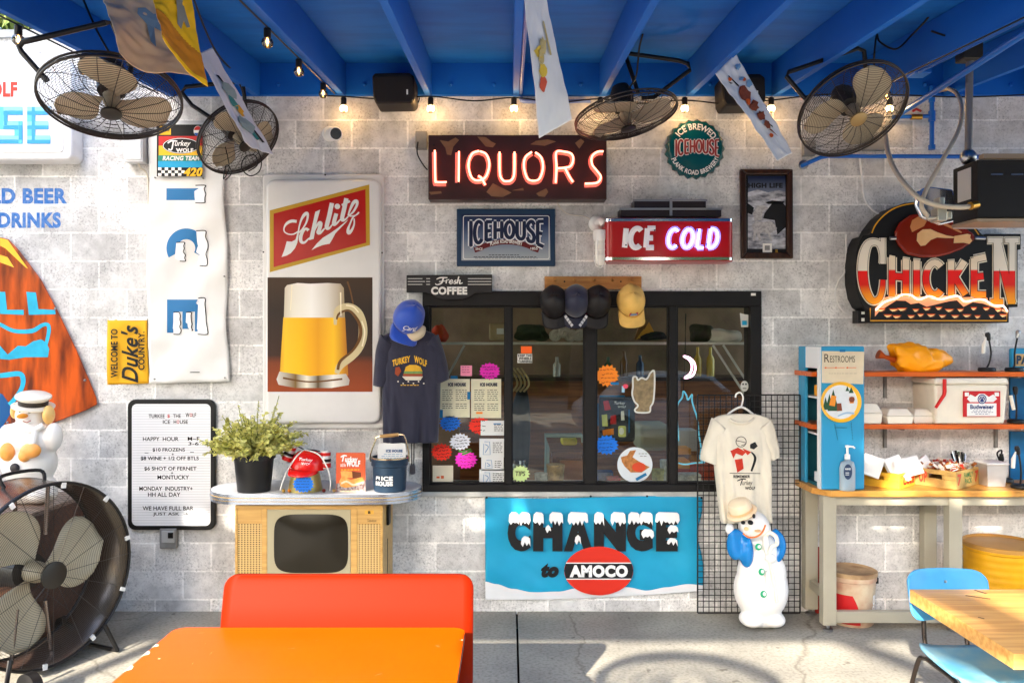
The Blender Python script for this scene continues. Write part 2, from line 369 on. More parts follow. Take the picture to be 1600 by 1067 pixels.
def concrete_material():
    m = mat('concrete', (163, 159, 148), .75, noise=.7, nscale=1.7, c2=(122, 120, 114), bump=.25, bscale=35)
    n = m.node_tree.nodes; l = m.node_tree.links; b = n['Principled BSDF']; src = b.inputs['Base Color'].links[0].from_socket
    tc = n.new('ShaderNodeTexCoord'); t = n.new('ShaderNodeTexNoise'); t.inputs['Scale'].default_value = 48; t.inputs['Detail'].default_value = 8; l.new(tc.outputs['Object'], t.inputs['Vector'])
    r = n.new('ShaderNodeValToRGB'); r.color_ramp.elements[0].position = .3; r.color_ramp.elements[1].position = .55; r.color_ramp.elements[0].color = (.55, .53, .5, 1); l.new(t.outputs[0], r.inputs[0])
    x = n.new('ShaderNodeMix'); x.data_type = 'RGBA'; x.blend_type = 'MULTIPLY'; x.inputs[0].default_value = .7; l.new(src, x.inputs[6]); l.new(r.outputs[0], x.inputs[7]); l.new(x.outputs[2], b.inputs['Base Color'])
    src = b.inputs['Base Color'].links[0].from_socket
    v = n.new('ShaderNodeTexVoronoi'); v.feature = 'DISTANCE_TO_EDGE'; v.inputs['Scale'].default_value = .32
    nz = n.new('ShaderNodeTexNoise'); nz.inputs['Scale'].default_value = 3; nz.inputs['Detail'].default_value = 8; l.new(tc.outputs['Object'], nz.inputs['Vector']); ad = n.new('ShaderNodeVectorMath'); ad.operation = 'MULTIPLY_ADD'; ad.inputs[1].default_value = (.35, .35, 0); l.new(nz.outputs['Color'], ad.inputs[0]); l.new(tc.outputs['Object'], ad.inputs[2]); l.new(ad.outputs[0], v.inputs['Vector'])
    r2 = n.new('ShaderNodeValToRGB'); r2.color_ramp.elements[0].position = .0006; r2.color_ramp.elements[1].position = .002; r2.color_ramp.elements[0].color = (.55, .53, .5, 1); l.new(v.outputs['Distance'], r2.inputs[0])
    t3 = n.new('ShaderNodeTexNoise'); t3.inputs['Scale'].default_value = 9; t3.inputs['Detail'].default_value = 2; l.new(tc.outputs['Object'], t3.inputs['Vector']); r3 = n.new('ShaderNodeValToRGB'); r3.color_ramp.elements[0].position = .27; r3.color_ramp.elements[1].position = .31; r3.color_ramp.elements[0].color = (.45, .43, .4, 1); l.new(t3.outputs[0], r3.inputs[0])
    for q in (r2, r3): y = n.new('ShaderNodeMix'); y.data_type = 'RGBA'; y.blend_type = 'MULTIPLY'; y.inputs[0].default_value = .8; l.new(src, y.inputs[6]); l.new(q.outputs[0], y.inputs[7]); src = y.outputs[2]
    l.new(src, b.inputs['Base Color']); return m
BLOCK = block_material(); CONC = concrete_material()
WX0, WX1 = -6.2, 6.4; WTOP = 4.14
wl, wr = at(660, 0).x, at(1190, 0).x; wt, wb = at(0, 455).z, at(0, 768).z
wall = tag(None or bpy.data.objects.new('block_wall', bpy.data.meshes.new('block_wall')), 'long wall of worn white painted concrete blocks with a serving window', 'wall')
mb = MB()
# one skin with a real opening, butted pieces
for x0, x1, z0, z1 in ((WX0, wl, -.02, WTOP), (wr, WX1, -.02, WTOP), (wl, wr, wt, WTOP), (wl, wr, -.02, wb)): mb.box(x0, x1, 0, .2, z0, z1)
tmp = mb.build('tmp', BLOCK); wall.data = tmp.data; wall.data.name = 'block_wall'; COL.objects.link(wall); bpy.data.objects.remove(tmp); OFF[wall] = Vector((0, 0, 0))
COPE = mat('coping', (190, 190, 186), .7, noise=.5, nscale=6, bump=.2)
mb = MB(); mb.box(WX0, WX1, -.025, .225, WTOP+.002, WTOP+.055); mb.build('coping', COPE, wall)
PBLUE = mat('wall_paint_blue', (42, 104, 178), .7, noise=.55, nscale=40, c2=(120, 150, 190))
mb = MB()
mb.text('COLD BEER', (-62, 294, 105, 319), -.002, bold=.03); mb.text('DRINKS', (-3, 332, 95, 356.5), -.002, bold=.03)
mb.build('painted_lettering', PBLUE, wall)
mb = MB()
for x0, x1 in ((-30, .046), (.06, 30)): mb.box(x0, x1, -7.5, 0, -.12, 0)
fl = mb.build('concrete_floor', CONC); fl['kind'] = 'structure'
mb = MB(); mb.box(-.5, .5, -7.5, 0, -.16, -.125); fl = mb.build('floor_joint', mat('joint', (28, 26, 24), .9)); fl['kind'] = 'structure'
PALE_YARD = mat('pale_yard', (192, 186, 174), .85, noise=.4, nscale=3, bump=.2)  # yard ground made pale to bounce sunlight up under the roof
mb = MB(); mb.add([(-200, -200, -.17), (200, -200, -.17), (200, 200, -.17), (-200, 200, -.17)], [(0, 1, 2, 3)]); fl = mb.build('ground', PALE_YARD); fl['kind'] = 'structure'
# ----------------------------------------------------------------- porch roof
ROOFB = mat('blue_roof_paint', (4, 98, 192), .7, noise=.35, nscale=3, c2=(2, 74, 160), bump=.06, bscale=30, stretch=(1, .25, 1))
BOARD = mat('blue_deck_paint', (8, 108, 196), .75, noise=.55, nscale=2.2, c2=(4, 82, 164), bump=.12, bscale=14, stretch=(1, 4, 1))
SL = .095
def rb(y, z): return z+SL*y          # the roof falls towards the street (y < 0)
RF = -3.7
roof = thing('porch_roof', 'blue painted timber porch roof with open rafters above the signs', 'roof', (0, 0, 3.71))
def slope_box(mb, x0, x1, y0, y1, z0, z1, m=0):
    v = [(x, y, rb(y, z)) for z in (z0, z1) for y in (y0, y1) for x in (x0, x1)]
    mb.add(v, [(0, 2, 3, 1), (4, 5, 7, 6), (0, 1, 5, 4), (2, 6, 7, 3), (0, 4, 6, 2), (1, 3, 7, 5)], m)
RX = [(p-796)/216 for p in (272, 405, 538, 671, 806, 940, 1074, 1207, 1340, 1473, 1606, 1740, 1873, 2006)]
mb = MB(); slope_box(mb, RX[0]-.1, RX[-1]+.1, RF, -.002, 3.952, 3.985); mb.build('roof_deck', BOARD, roof)
for i, x in enumerate(RX):
    mb = MB(); slope_box(mb, x-.021, x+.021, RF+.03, -.045, 3.71, 3.95); o = mb.build('rafter', ROOFB, roof, bevel=.003)
mb = MB(); mb.box(RX[0]-.02, RX[-1], -.043, -.002, 3.72, 3.947); mb.build('ledger', ROOFB, roof)
mb = MB()
for i in range(len(RX)-1):
    for k in (.25, .75):
        x = RX[i]*(1-k)+RX[i+1]*k; mb.lathe([(.014, 0), (.014, .012), (.006, .02)], (x, -.045, 3.79), 6, M=Matrix.Rotation(R(90), 3, 'X'))
mb.build('bolt', ROOFB, roof)
mb = MB(); slope_box(mb, RX[0]-.1, RX[-1]+.1, RF-.03, RF+.028, 3.66, 3.95); mb.build('fascia', ROOFB, roof)
# ----------------------------------------------------------------- what stands across the street (it shades and reflects)
def leafy(mb, c, r, n, size, rn, m=0):
    for _ in range(n):
        d = Vector((rn.gauss(0, 1), rn.gauss(0, 1), rn.gauss(0, 1))).normalized()*(rn.random()**.4)
        p = Vector(c)+Vector((d.x*r[0], d.y*r[1], d.z*r[2])); e = Euler((rn.uniform(0, 6), rn.uniform(0, 6), rn.uniform(0, 6))).to_matrix(); s_ = size*rn.uniform(.6, 1.3)
        mb.add([p+e @ Vector(q)*s_ for q in ((-.5, 0, 0), (0, -.3, .06), (.6, 0, 0), (0, .3, .06))], [(0, 1, 2, 3)], m)
LEAFD = mat('dark_leaf', (62, 84, 34), .6, noise=.7, nscale=2, c2=(120, 130, 60)); BARK = mat('bark', (84, 70, 56), .9, noise=.6, bump=.4)
def tree(loc, h, r, n, size, label, seed, group=None):
    rn = random.Random(seed); t = thing('tree', label, 'tree', loc, group); L = Vector(loc)
    mb = MB(); mb.tube([L, L+Vector((.1, 0, h*.3)), L+Vector((-.1, .1, h*.62))], [.2, .15, .09], 10)
    for k in range(5):
        a = k*1.3+seed; mb.tube([L+Vector((0, 0, h*(.3+.05*k))), L+Vector((math.cos(a)*r*.6, math.sin(a)*r*.6, h*(.55+.08*k)))], [.08, .03], 6)
    mb.build('trunk', BARK, t, smooth=True)
    mb = MB()
    for k in range(11):
        a = rn.uniform(0, 6.28); q = rn.uniform(.2, .75)*r
        leafy(mb, L+Vector((math.cos(a)*q, math.sin(a)*q, h*rn.uniform(.5, .92))), (r*.45, r*.45, h*.13), n//11, size, rn)
    mb.build('crown', LEAFD, t)
tree((-6.4, 4.5, -.12), 8.2, 2.4, 16000, .13, 'leafy green tree rising behind the wall at the left end of the roof', 3)
for i, (x, y, h) in enumerate(((-15, -17, 6.5), (-9, -19, 7), (-3.5, -21, 7.6), (2, -19, 7.2), (7.5, -20, 7), (13, -19, 7.4), (19, -18, 6.5))):
    tree((x, y, -.17), h, 3.6, 2200, .55, 'tree across the street facing the porch, seen only in the window glass', 11+i, 'trees across the street')
rn = random.Random(6); hg = thing('hedge', 'long dark hedge across the street, seen only in the window glass', 'hedge', (0, -25, -.17)); mb = MB()
for k in range(34): leafy(mb, (-33+2*k, -25+rn.uniform(-.4, .4), 2.3+rn.uniform(-.3, .3)), (1.7, .9, 2.5), 260, .5, rn)
mb.build('leaves', LEAFD, hg); mb = MB(); mb.box(-34, 34, -26, -25.4, -.17, 4.2); mb.build('twigs', BARK, hg)
def yard_tree(x, y, clumps, n, size, label, seed):
    rn = random.Random(seed); t = thing('tree', label, 'tree', (x, y, -.17), 'trees standing in the yard'); mb = MB(); mb.tube([(x, y, -.17), (x+.1, y, 3), (x, y+.1, 6.2)], [.2, .16, .1], 10)
    for c in clumps: mb.tube([(x+.05, y, 4.6), ((x+c[0])/2, y, 5.6), c[:3]], [.07, .05, .02], 6)
    mb.build('trunk', BARK, t, smooth=True); mb = MB()
    for c in clumps: leafy(mb, c[:3], c[3:], n, size, rn)
    mb.build('crown', LEAFD, t)
yard_tree(-8.2, -9.6, [(-9.6, -9.6, 7.9, 1.5, 1.2, 1.5), (-7.2, -9.4, 7.7, 1.3, 1.2, 1.3), (-8.2, -9.8, 9.0, 1.6, 1.2, 1.2), (-6.6, -9.6, 8.6, .9, 1, 1.0), (-10.8, -9.6, 7.6, 1.2, 1.2, 1.3), (-6.2, -9.6, 7.3, .8, 1, 1.0), (-9, -9.4, 6.5, 2.4, .8, .45)], 5200, .3, 'unseen dense tree added in the yard so its crown shades the left porch end', 41)  # added tree, crown shaped to block the sun from the left end
yard_tree(-1.2, -9.8, [(-3.2, -9.8, 6.5, 1.0, .9, .7), (-1.9, -9.6, 6.9, 1.0, .9, .8), (-.6, -9.8, 6.6, 1.0, .9, .7), (.6, -9.9, 7.0, .9, .8, .7), (-3.6, -9.7, 6.5, 1.3, .7, .5), (-5, -9.7, 6.9, .8, .7, .8)], 620, .22, 'thin leaved tree in the yard that lets sun flecks through to the workbench', 42)
yard_tree(-8.2, -3.4, [(-7.6, -3.6, 5.6, 1.5, 1.8, .9), (-8.6, -2.2, 5.4, 1.6, 1.5, 1.0), (-8.6, -5.2, 5.8, 1.6, 1.6, 1.1), (-6.6, -4.6, 6.2, 1.3, 1.4, .8)], 1500, .3, 'unseen tree added beside the left end of the porch to dim the left wall', 43)  # added crown hides open sky from the left wall
# unseen beam added across the yard to shade a strip along the wall
CAN = mat('beam_brown', (70, 54, 42), .7)
cn = thing('added_shade_beam', 'unseen brown beam on posts, added across the yard to shade the foot of the wall', 'beam', (-7, -8.1, -.17))
mb = MB(); mb.box(-16, 9, -8.16, -8.04, 4.3, 5.2); mb.build('beam', CAN, cn, bevel=.02)
for x in (-14, -6, 8.4):
    mb = MB(); mb.tube([(x, -8.1, -.17), (x, -8.1, 4.3)], .06, 10); mb.build('post', CAN, cn)
t = thing('added_shadow_ring', 'unseen round lattice added over the yard to throw a ring of shadow on the floor', 'lattice', (-1.97, -7.2, 3.4)); mb = MB(); lo_ = Vector((-1.97, -7.2, 3.4))  # unseen ring lattice, made up only for the round shadow it casts
for k, r_ in ((1, .04), (.8, .008), (.6, .007), (.4, .007)): mb.tube([lo_+Vector((.5*k*math.cos(a*math.pi/30), .42*k*math.sin(a*math.pi/30), 0)) for a in range(60)], r_, 6, closed=True)
for k in range(28): a = 2*math.pi*k/28; mb.tube([lo_+Vector((.1*math.cos(a), .07*math.sin(a), 0)), lo_+Vector((.5*math.cos(a), .42*math.sin(a), 0))], .005, 5)
mb.build('lattice', BLACK, t); mb = MB(); mb.tube([(-2.6, -7.2, -.17), (-1.97, -7.2, 3.4)], .04, 8); mb.build('pole', BLACK, t)
CARP = mat('car_silver', (196, 198, 202), .3, coat=.8); t = thing('parked_car', 'pale silver car parked across the yard, seen only as a reflection in the window', 'car', (3.6, -11.2, -.17)); cz = -.17
def side(P, y0, y1): b = MB(); b.prism3([Vector((3.6+x, y0, cz+z_)) for x, z_ in P], y1); return b
side([(-2.15, .3), (2.15, .3), (2.2, .55), (2.1, .78), (1.2, .9), (-1.9, .92), (-2.2, .75), (-2.22, .45)], -12.05, -10.35).build('body', CARP, t, bevel=.06, seg=3); side([(-1.6, .93), (1.15, .91), (.55, 1.42), (.2, 1.47), (-.7, 1.47), (-1.15, 1.38)], -11.95, -10.45).build('cabin', CARP, t, bevel=.05, seg=3)
for P in ([(-.1, .97), (.95, .96), (.48, 1.36), (-.1, 1.39)], [(-.2, .97), (-.2, 1.39), (-.7, 1.39), (-1.05, 1.32), (-1.4, .98)]): side(P, -10.44, -10.46).build('window', mat('car_glass', (30, 36, 40), .08, coat=1), t)
for x in (-1.35, 1.35):
    for y in (-10.45, -11.95):
        mb = MB(); mb.lathe([(.2, -.1), (.32, -.1), (.32, .1), (.2, .1)], (3.6+x, y, cz+.32), 24, M=Matrix.Rotation(R(90), 3, 'X')); wh = mb.build('wheel', BLK, t, smooth=True); mb = MB(); mb.lathe([(.19, -.11), (.19, .11)], (3.6+x, y, cz+.32), 20, M=Matrix.Rotation(R(90), 3, 'X')); mb.build('rim', STEEL, wh, smooth=True)
for y in (-10.6, -11.8): mb = MB(); mb.ball((5.72, y, cz+.66), .1, .14, .07); mb.build('headlight', mat('lamp_glass', (226, 228, 230), .1, coat=1), t, smooth=True)
# ----------------------------------------------------------------- room behind the window
RW = mat('room_wall', (146, 116, 88), .7, noise=.8, nscale=2); RFm = mat('room_floor', (150, 122, 96), .5, noise=.4)
for nm, b, m in (('interior_wall', (-2.2, 3.6, 3.6, 3.7, -.1, 3.2), RW), ('interior_wall', (-2.3, -2.2, .2, 3.7, -.1, .9), RW), ('interior_wall', (-2.3, -2.2, .2, .6, .9, 3.2), RW), ('interior_wall', (-2.3, -2.2, 3.3, 3.7, .9, 3.2), RW), ('interior_wall', (-2.3, -2.2, .6, 3.3, 2.9, 3.2), RW), ('interior_wall', (3.6, 3.7, .2, .5, -.1, 3.2), RW), ('interior_wall', (3.6, 3.7, 3.3, 3.7, -.1, 3.2), RW), ('interior_wall', (3.6, 3.7, .5, 3.3, 2.9, 3.2), RW), ('interior_floor', (-2.2, 3.6, .2, 3.6, -.1, 0), RFm), ('interior_ceiling', (-2.3, 3.7, .2, 3.7, 3.2, 3.3), RW)):  # unseen side walls opened up to let more skylight into the room
    mb = MB(); mb.box(*b); o = mb.build(nm, m); o['kind'] = 'structure'
# ================================================================= SIGNS ON THE WALL
def sign(name, label, px, py, Y=0, cat='sign', group=None): return thing(name, label, cat, tuple(at(px, py, Y)), group)
# --- white light box, far left
t = sign('light_box_sign', 'white plastic light box sign with red and pale blue letters, cut by the left edge', -90, 250)
mb = MB(); mb.prism(rrect(-290, 95, 112, 250, 10), -.16, -.002); mb.build('sign_case', mat('sign_white', (225, 224, 222), .35, noise=.15), t, bevel=.018, seg=3)
mb = MB(); mb.prism(rrect(-280, 107, 98, 238, 6), -.166, -.15); mb.build('face', mat('sign_face', (228, 228, 228), .25, coat=.4), t)
mb = MB(); mb.text('WOLF', (-42, 128, 27, 152), -.168, bold=.03); mb.build('red_lettering', mat('sign_red', (216, 62, 50), .5), t)
mb = MB(); mb.k = 0
def block_letter(ch, x0, x1, y0, y1, wd):
    P = {'S': [(x1, y0), (x0+6, y0), (x0, y0+6), (x0, (y0+y1)/2-3), (x0+6, (y0+y1)/2), (x1-6, (y0+y1)/2), (x1, (y0+y1)/2+6), (x1, y1-6), (x1-6, y1), (x0, y1)]}
    a = wd/2; xm = (y0+y1)/2
    st = {'S': [[(x1, y0+a), (x0+a, y0+a), (x0+a, xm), (x1-a, xm), (x1-a, y1-a), (x0, y1-a)]], 'E': [[(x0+a, y0), (x0+a, y1)], [(x0, y0+a), (x1, y0+a)], [(x0, xm), (x1-3, xm)], [(x0, y1-a), (x1, y1-a)]],
          'U': [[(x0+a, y0), (x0+a, y1-a), (x1-a, y1-a), (x1-a, y0)]], 'O': [[(x0+a, y0+a), (x1-a, y0+a), (x1-a, y1-a), (x0+a, y1-a), (x0+a, y0)]], 'H': [[(x0+a, y0), (x0+a, y1)], [(x1-a, y0), (x1-a, y1)], [(x0, xm), (x1, xm)]]}[ch]
    return st
big = MB(); hi = MB(); lo = MB()
for i, ch in enumerate('HOUSE'):
    x0 = -131+i*43.3; 
    for q in block_letter(ch, x0, x0+36.5, 167, 225, 13):
        for a, b in zip(q[:-1], q[1:]):
            dx, dy = b[0]-a[0], b[1]-a[1]; L = math.hypot(dx, dy); ex, ey = (dx/L*6.5, dy/L*6.5) if len(q) > 2 else (0, 0)
            big.ribbon([(a[0]-ex*.0, a[1]-ey*.0), (b[0]+ex, b[1]+ey)], 13, -.168, smooth=False)
            if abs(dx) > abs(dy):
                hi.ribbon([(a[0], a[1]-3), (b[0], b[1]-3)], 5.5, -.171, smooth=False); lo.ribbon([(a[0], a[1]+3.6), (b[0], b[1]+3.6)], 5, -.171, smooth=False)
            else: lo.ribbon([(a[0]+3.3, a[1]), (b[0]+3.3, b[1])], 5, -.1715, smooth=False)
big.build('blue_lettering', mat('sky_print', (96, 190, 230), .5), t); hi.build('blue_lettering_bevel', mat('sky_print_light', (140, 214, 244), .5), t); lo.build('blue_lettering_bevel', mat('sky_print_dark', (60, 156, 212), .5), t)
# --- grey breaker box
t = sign('breaker_box', 'tall pale grey electrical box between the light box and the vertical banner', 208, 253, cat='electrical box')
mb = MB(); mb.pbox(193, 178, 223, 253, -.1, -.002); mb.build('case', mat('pale_grey', (206, 208, 210), .5, noise=.2), t, bevel=.006)
mb = MB(); mb.pbox(196, 184, 220, 249, -.108, -.1); mb.build('door', mat('pale_grey2', (216, 218, 220), .5), t, bevel=.004)
mb = MB(); mb.tube([at(216, 253, -.04), at(219, 262, -.03), at(227, 268, -.015), at(231, 280, -.015), at(232, 320, -.012)], .006, 6, sm=True); mb.build('cable', mat('cream_cable', (214, 206, 190), .5), t)
# --- vertical ICE banner
def bann(u, v):
    x0 = 232+2*math.sin(v*9); x1 = 352+6*v**1.5+2*math.sin(v*13+1); y0 = 190; y1 = 599-3*u
    p = at(x0+(x1-x0)*u, y0+(y1-y0)*v, -.02); p.y += -.008+.012*mn.noise(Vector((u*2.2+v, v*7, 1)))+.007*mn.noise(Vector((u*5-v*4, v*16, 4)))-.012*math.sin(u*5+v*9)*math.sin(v*17+u*3)-.02*max(0, v-.86)*math.sin(u*9); return p
t = sign('vertical_banner', 'tall white cloth banner with three blue icicle letters I, C, E running down it', 294, 598, cat='banner')
mb = cloth(bann, 24, 70); BB = BVHTree.FromPolygons([tuple(p) for p in mb.v], mb.f); mb.build('cloth', mat('banner_white', (224, 224, 222), .5, noise=.12, nscale=5, c2=(190, 180, 160)), t, smooth=True, solid=.003)
IB = mat('ice_blue', (38, 112, 166), .5); BY = -.053
def snow_edge(x0, x1, ys, seed):     # jagged snow along the right side of a turned letter
    rn = random.Random(seed); y0, y1 = ys; o = []; n = max(3, int((y1-y0)/4))
    for i in range(n+1):
        y = y0+(y1-y0)*i/n; o.append((x0+(rn.uniform(3, 7) if i % 2 else rn.uniform(-3, 1)), y))
    return o+[(x1+rn.uniform(-2, 2), y1-(y1-y0)*i/6) for i in range(7)]
mb = MB(); mb.flat(rect(260, 294.5, 310, 313), BY); cring = ell(291, 389, 31, 31, 34, -28, 208); cin = ell(291, 389, 13, 14, 24, 208, -28)
for i in range(33):
    a = -28+236*i/33; b = a+236/33; q = [(291+r*math.cos(R(k)), 388-r*math.sin(R(k))) for r, k in ((31, a), (31, b), (14, b), (14, a))]; mb.flat(q, BY)
mb.flat(rect(261, 468, 313, 487), BY); mb.flat(rect(261, 487, 277, 520), BY); mb.flat(rect(285, 487, 299, 514), BY); mb.flat(rect(304.5, 487, 316, 518), BY); mb.fine().drape(BB, .003).build('lettering', IB, t)
sn = MB(); ol = MB()
for k, (x0, x1, ys) in enumerate(((305, 320, (290, 317)), (309, 323, (361, 415)), (309, 322, (466, 522)), (273, 281, (488, 522)), (293, 300, (488, 516)), (276, 288, (379, 408)))):
    P = snow_edge(x0, x1, ys, k); sn.flat(P, BY-.002); rt = P[-7:]; ol.ribbon([P[-8]]+rt+[P[0]], 1.5, BY-.004, smooth=True)
sn.fine().drape(BB, .0045).build('snow', mat('print_white', (240, 240, 240), .5), t); ol.drape(BB, .006).build('snow_outline', INK, t)
mb = MB(); mb.ribbon([(271, 582), (312, 581.5)], 1.2, -.04, smooth=False); mb.build('print_line', INK, t)
for x, y in ((242, 592), (352, 590), (243, 278), (318, 279), (351, 432)):
    mb = MB(); mb.lathe([(.006, 0), (.006, .012), (.003, .016)], at(x, y, -.03), 8, M=Matrix.Rotation(R(90), 3, 'X')); mb.build('screw', GREYM, t)
# --- racing poster over the banner's top
t = sign('racing_poster', 'small striped racing team poster with checker band pinned over the top of the tall banner', 280, 276, -.05, 'poster')
mb = MB(); mb.pbox(245, 195, 316, 276, -.056, -.052); mb.build('sheet', INK, t)
mb = MB(); mb.flat(rect(248, 213, 316, 228), -.058); mb.build('red_band', REDP, t)
mb = MB(); mb.flat(rect(248, 228, 316, 243), -.058); mb.flat(rect(249, 197, 267, 211), -.058); mb.build('yellow_band', YELP, t)
mb = MB(); mb.flat(rect(247, 243, 316, 252), -.058); mb.build('green_band', mat('band_green', (40, 130, 110), .5), t)
mb = MB(); mb.flat(rect(247, 252, 316, 262), -.058); mb.build('blue_band', CYANP, t)
mb = MB()
for i in range(8):
    for j in range(3):
        if (i+j) % 2 == 0: mb.flat(rect(247+i*5.2, 262+j*4.4, 252.2+i*5.2, 266.4+j*4.4), -.058)
mb.build('checker', PAPER, t)
mb = MB(); mb.flat(ell(283, 228, 29, 12.5, 30), -.0595); mb.build('oval', INK, t)
mb = MB(); mb.text('RACING TEAM', (254, 244, 312, 251), -.0605, bold=.025, shear=.2); mb.text('WOLF', (275, 232, 302, 238.5), -.0605, bold=.03)
mb.ribbon([(262, 224), (268, 220.5), (277, 221)], 2.2, -.0605); mb.ribbon([(271, 221), (268, 234), (263, 233)], 2.2, -.0605); mb.text('urkey', (273, 220, 298, 231), -.0605, bold=.01, shear=.3); mb.ribbon(ell(283, 228, 28, 11.5, 28), .9, -.0605, close=True, smooth=False); mb.build('white_lettering', WHITE, t)
mb = MB(); mb.text('420', (287, 262, 317, 276), -.0605, bold=.03, shear=.25); mb.build('number', YELP, t)
mb = MB(); mb.flat(ell(309, 205, 6.5, 8), -.0585); mb.build('roundel', PAPER, t); mb = MB(); mb.flat(ell(309, 205, 6, 7.5, 16, 10, 170), -.0595); mb.build('roundel_top', REDP, t); mb = MB(); mb.flat(ell(309, 205.5, 6, 7.5, 16, 200, 340), -.0595); mb.build('roundel_bottom', mat('blue_print', (26, 84, 170), .5), t)
mb = MB(); mb.text('Duke', (251, 199, 265, 206), -.0595, bold=.01, shear=.2); mb.build('small_print', INK, t)
# --- yellow flag
def yfl(u, v): p = at(168+62*u+3*v*u, 500+101*v-2*u, -.015); p.y -= .012*math.sin(u*7+v*3)*(.3+v); return p
t = sign('yellow_flag', 'small yellow cloth flag with black sideways lettering beside the tall white banner', 200, 601, cat='flag')
cloth(yfl, 16, 20).build('cloth', mat('yellow_cloth', (238, 178, 34), .7, bump=.1, bscale=90), t, smooth=True, solid=.003)
mb = MB(); f = lambda X, Y_: at(X, Y_, -.036)
def turned(mbx, s, box, **k):         # lettering that reads upwards
    x0, y0, x1, y1 = box; V, Fc = text_mesh(s, k.get('bold', 0), k.get('shear', 0)); mbx.add([f(x0+(x1-x0)*(1-v), y1+(y0-y1)*u) for u, v in V], Fc)
turned(mb, 'WELCOME TO', (173, 514, 184, 590), bold=.02); turned(mb, 'COUNTRY.', (216, 518, 226, 578), bold=.02)
turned(mb, "Duke's", (189, 508, 216, 598), bold=.015, shear=.35)
mb.build('lettering', INK, t)
mb = MB(); mb.pbox(170, 497.5, 230, 500.5, -.02, -.005); mb.build('hem', PAPER, t)
# --- orange dented metal sign, cut by the left edge
t = sign('orange_sign', 'big dented orange metal sign with cyan letters, cut by the left edge behind the snowman', 0, 660)
ORM = mat('orange_enamel', (212, 88, 12), .3, noise=1, nscale=4.5, c2=(92, 32, 8), bump=.25, bscale=6, coat=.6, stretch=(3, 1, .5))
OP = [(-150, 366), (2, 371), (13, 374), (30, 392), (63, 436), (90, 487), (118, 545), (138, 592), (150, 622), (151, 632), (136, 640), (85, 660), (20, 690), (-150, 740)]
mb = MB(); mb.prism(OP, -.03, -.016); mb.build('metal_sheet', ORM, t, bevel=.006)
mb = MB()
for P in ([(-10, 456), (8, 456), (11, 484), (37, 484), (37, 492), (-10, 490)], [(41, 456), (56, 457), (60, 483), (86, 484), (87, 491), (45, 492)], [(-10, 545), (0, 540), (12, 554), (28, 540), (40, 541), (52, 533), (64, 530), (72, 535), (77, 545), (75, 558), (40, 558), (15, 562), (-10, 560)]): mb.flat(P, -.033)
for q in ([(-10, 506, 5), (0, 507, 6), (22, 517, 6), (50, 517, 7), (66, 508, 6), (75, 508, 6), (76, 520, 6), (70, 545, 5)], [(-10, 588, 6), (8, 586, 8), (30, 584, 8), (36, 592, 8), (34, 606, 7), (24, 622, 7), (14, 632, 6)]): mb.ribbon(q, 6, -.033)
mb.build('cyan_lettering', mat('cyan_enamel', (44, 178, 214), .3, noise=.3), t)
mb = MB(); mb.flat([(-10, 610), (4, 616), (14, 630), (20, 622), (26, 632), (14, 650), (-10, 690)], -.0325); mb.build('blue_lettering', mat('deep_enamel', (20, 84, 140), .3), t)
GLINT = mat('glint_yellow', (250, 190, 60), .3)
mb = MB(); mb.flat([(0, 372), (12, 375), (44, 420), (40, 418), (8, 388), (0, 384)], -.0325); mb.flat([(0, 398), (12, 402), (22, 418), (0, 410)], -.0325); mb.build('glint_streaks', GLINT, t)  # gold glints of light on the metal, drawn as flat streaks
for x, y in ((87, 482), (133, 594), (12, 660)):
    mb = MB(); mb.lathe([(.009, 0), (.009, .006), (.004, .011)], at(x, y, -.033), 10, M=Matrix.Rotation(R(90), 3, 'X')); mb.build('bolt', STEEL, t)
# --- beer sign with a mug
t = sign('beer_mug_sign', 'tall white plastic beer sign with red script panel above a full mug picture', 505, 668)
PL = mat('old_plastic', (226, 224, 220), .25, noise=.12, nscale=4, coat=.3)
mb = MB(); mb.prism(rrect(410, 272, 600, 670, 6), -.03, -.002); mb.build('flange', PL, t, bevel=.012, seg=3)
mb = MB(); mb.prism(rrect(415, 280, 595, 662, 14), -.075, -.03); mb.build('sign_case', PL, t, bevel=.028, seg=4)
Y0 = -.0768
mb = MB(); mb.flat([(421.5, 329), (577, 288.5), (578, 383), (421.5, 425.5)], Y0); mb.build('gold_border', mat('gold_print', (192, 152, 40), .4), t)
mb = MB(); mb.flat([(427.5, 334), (571, 296), (572, 379.5), (427.5, 417.5)], Y0-.0012); mb.build('red_panel', mat('red_panel', (172, 14, 14), .3, noise=.25, nscale=9, c2=(196, 40, 16)), t)
mb = MB(); z = lambda q: Zp(q, 410, 280, 7.62); Y1 = Y0-.0024
mb.flat(z([(290, 740), (350, 745), (395, 720), (425, 610), (440, 615), (415, 760), (390, 820), (340, 880), (290, 910), (228, 928), (262, 840)]), Y1-.0026)
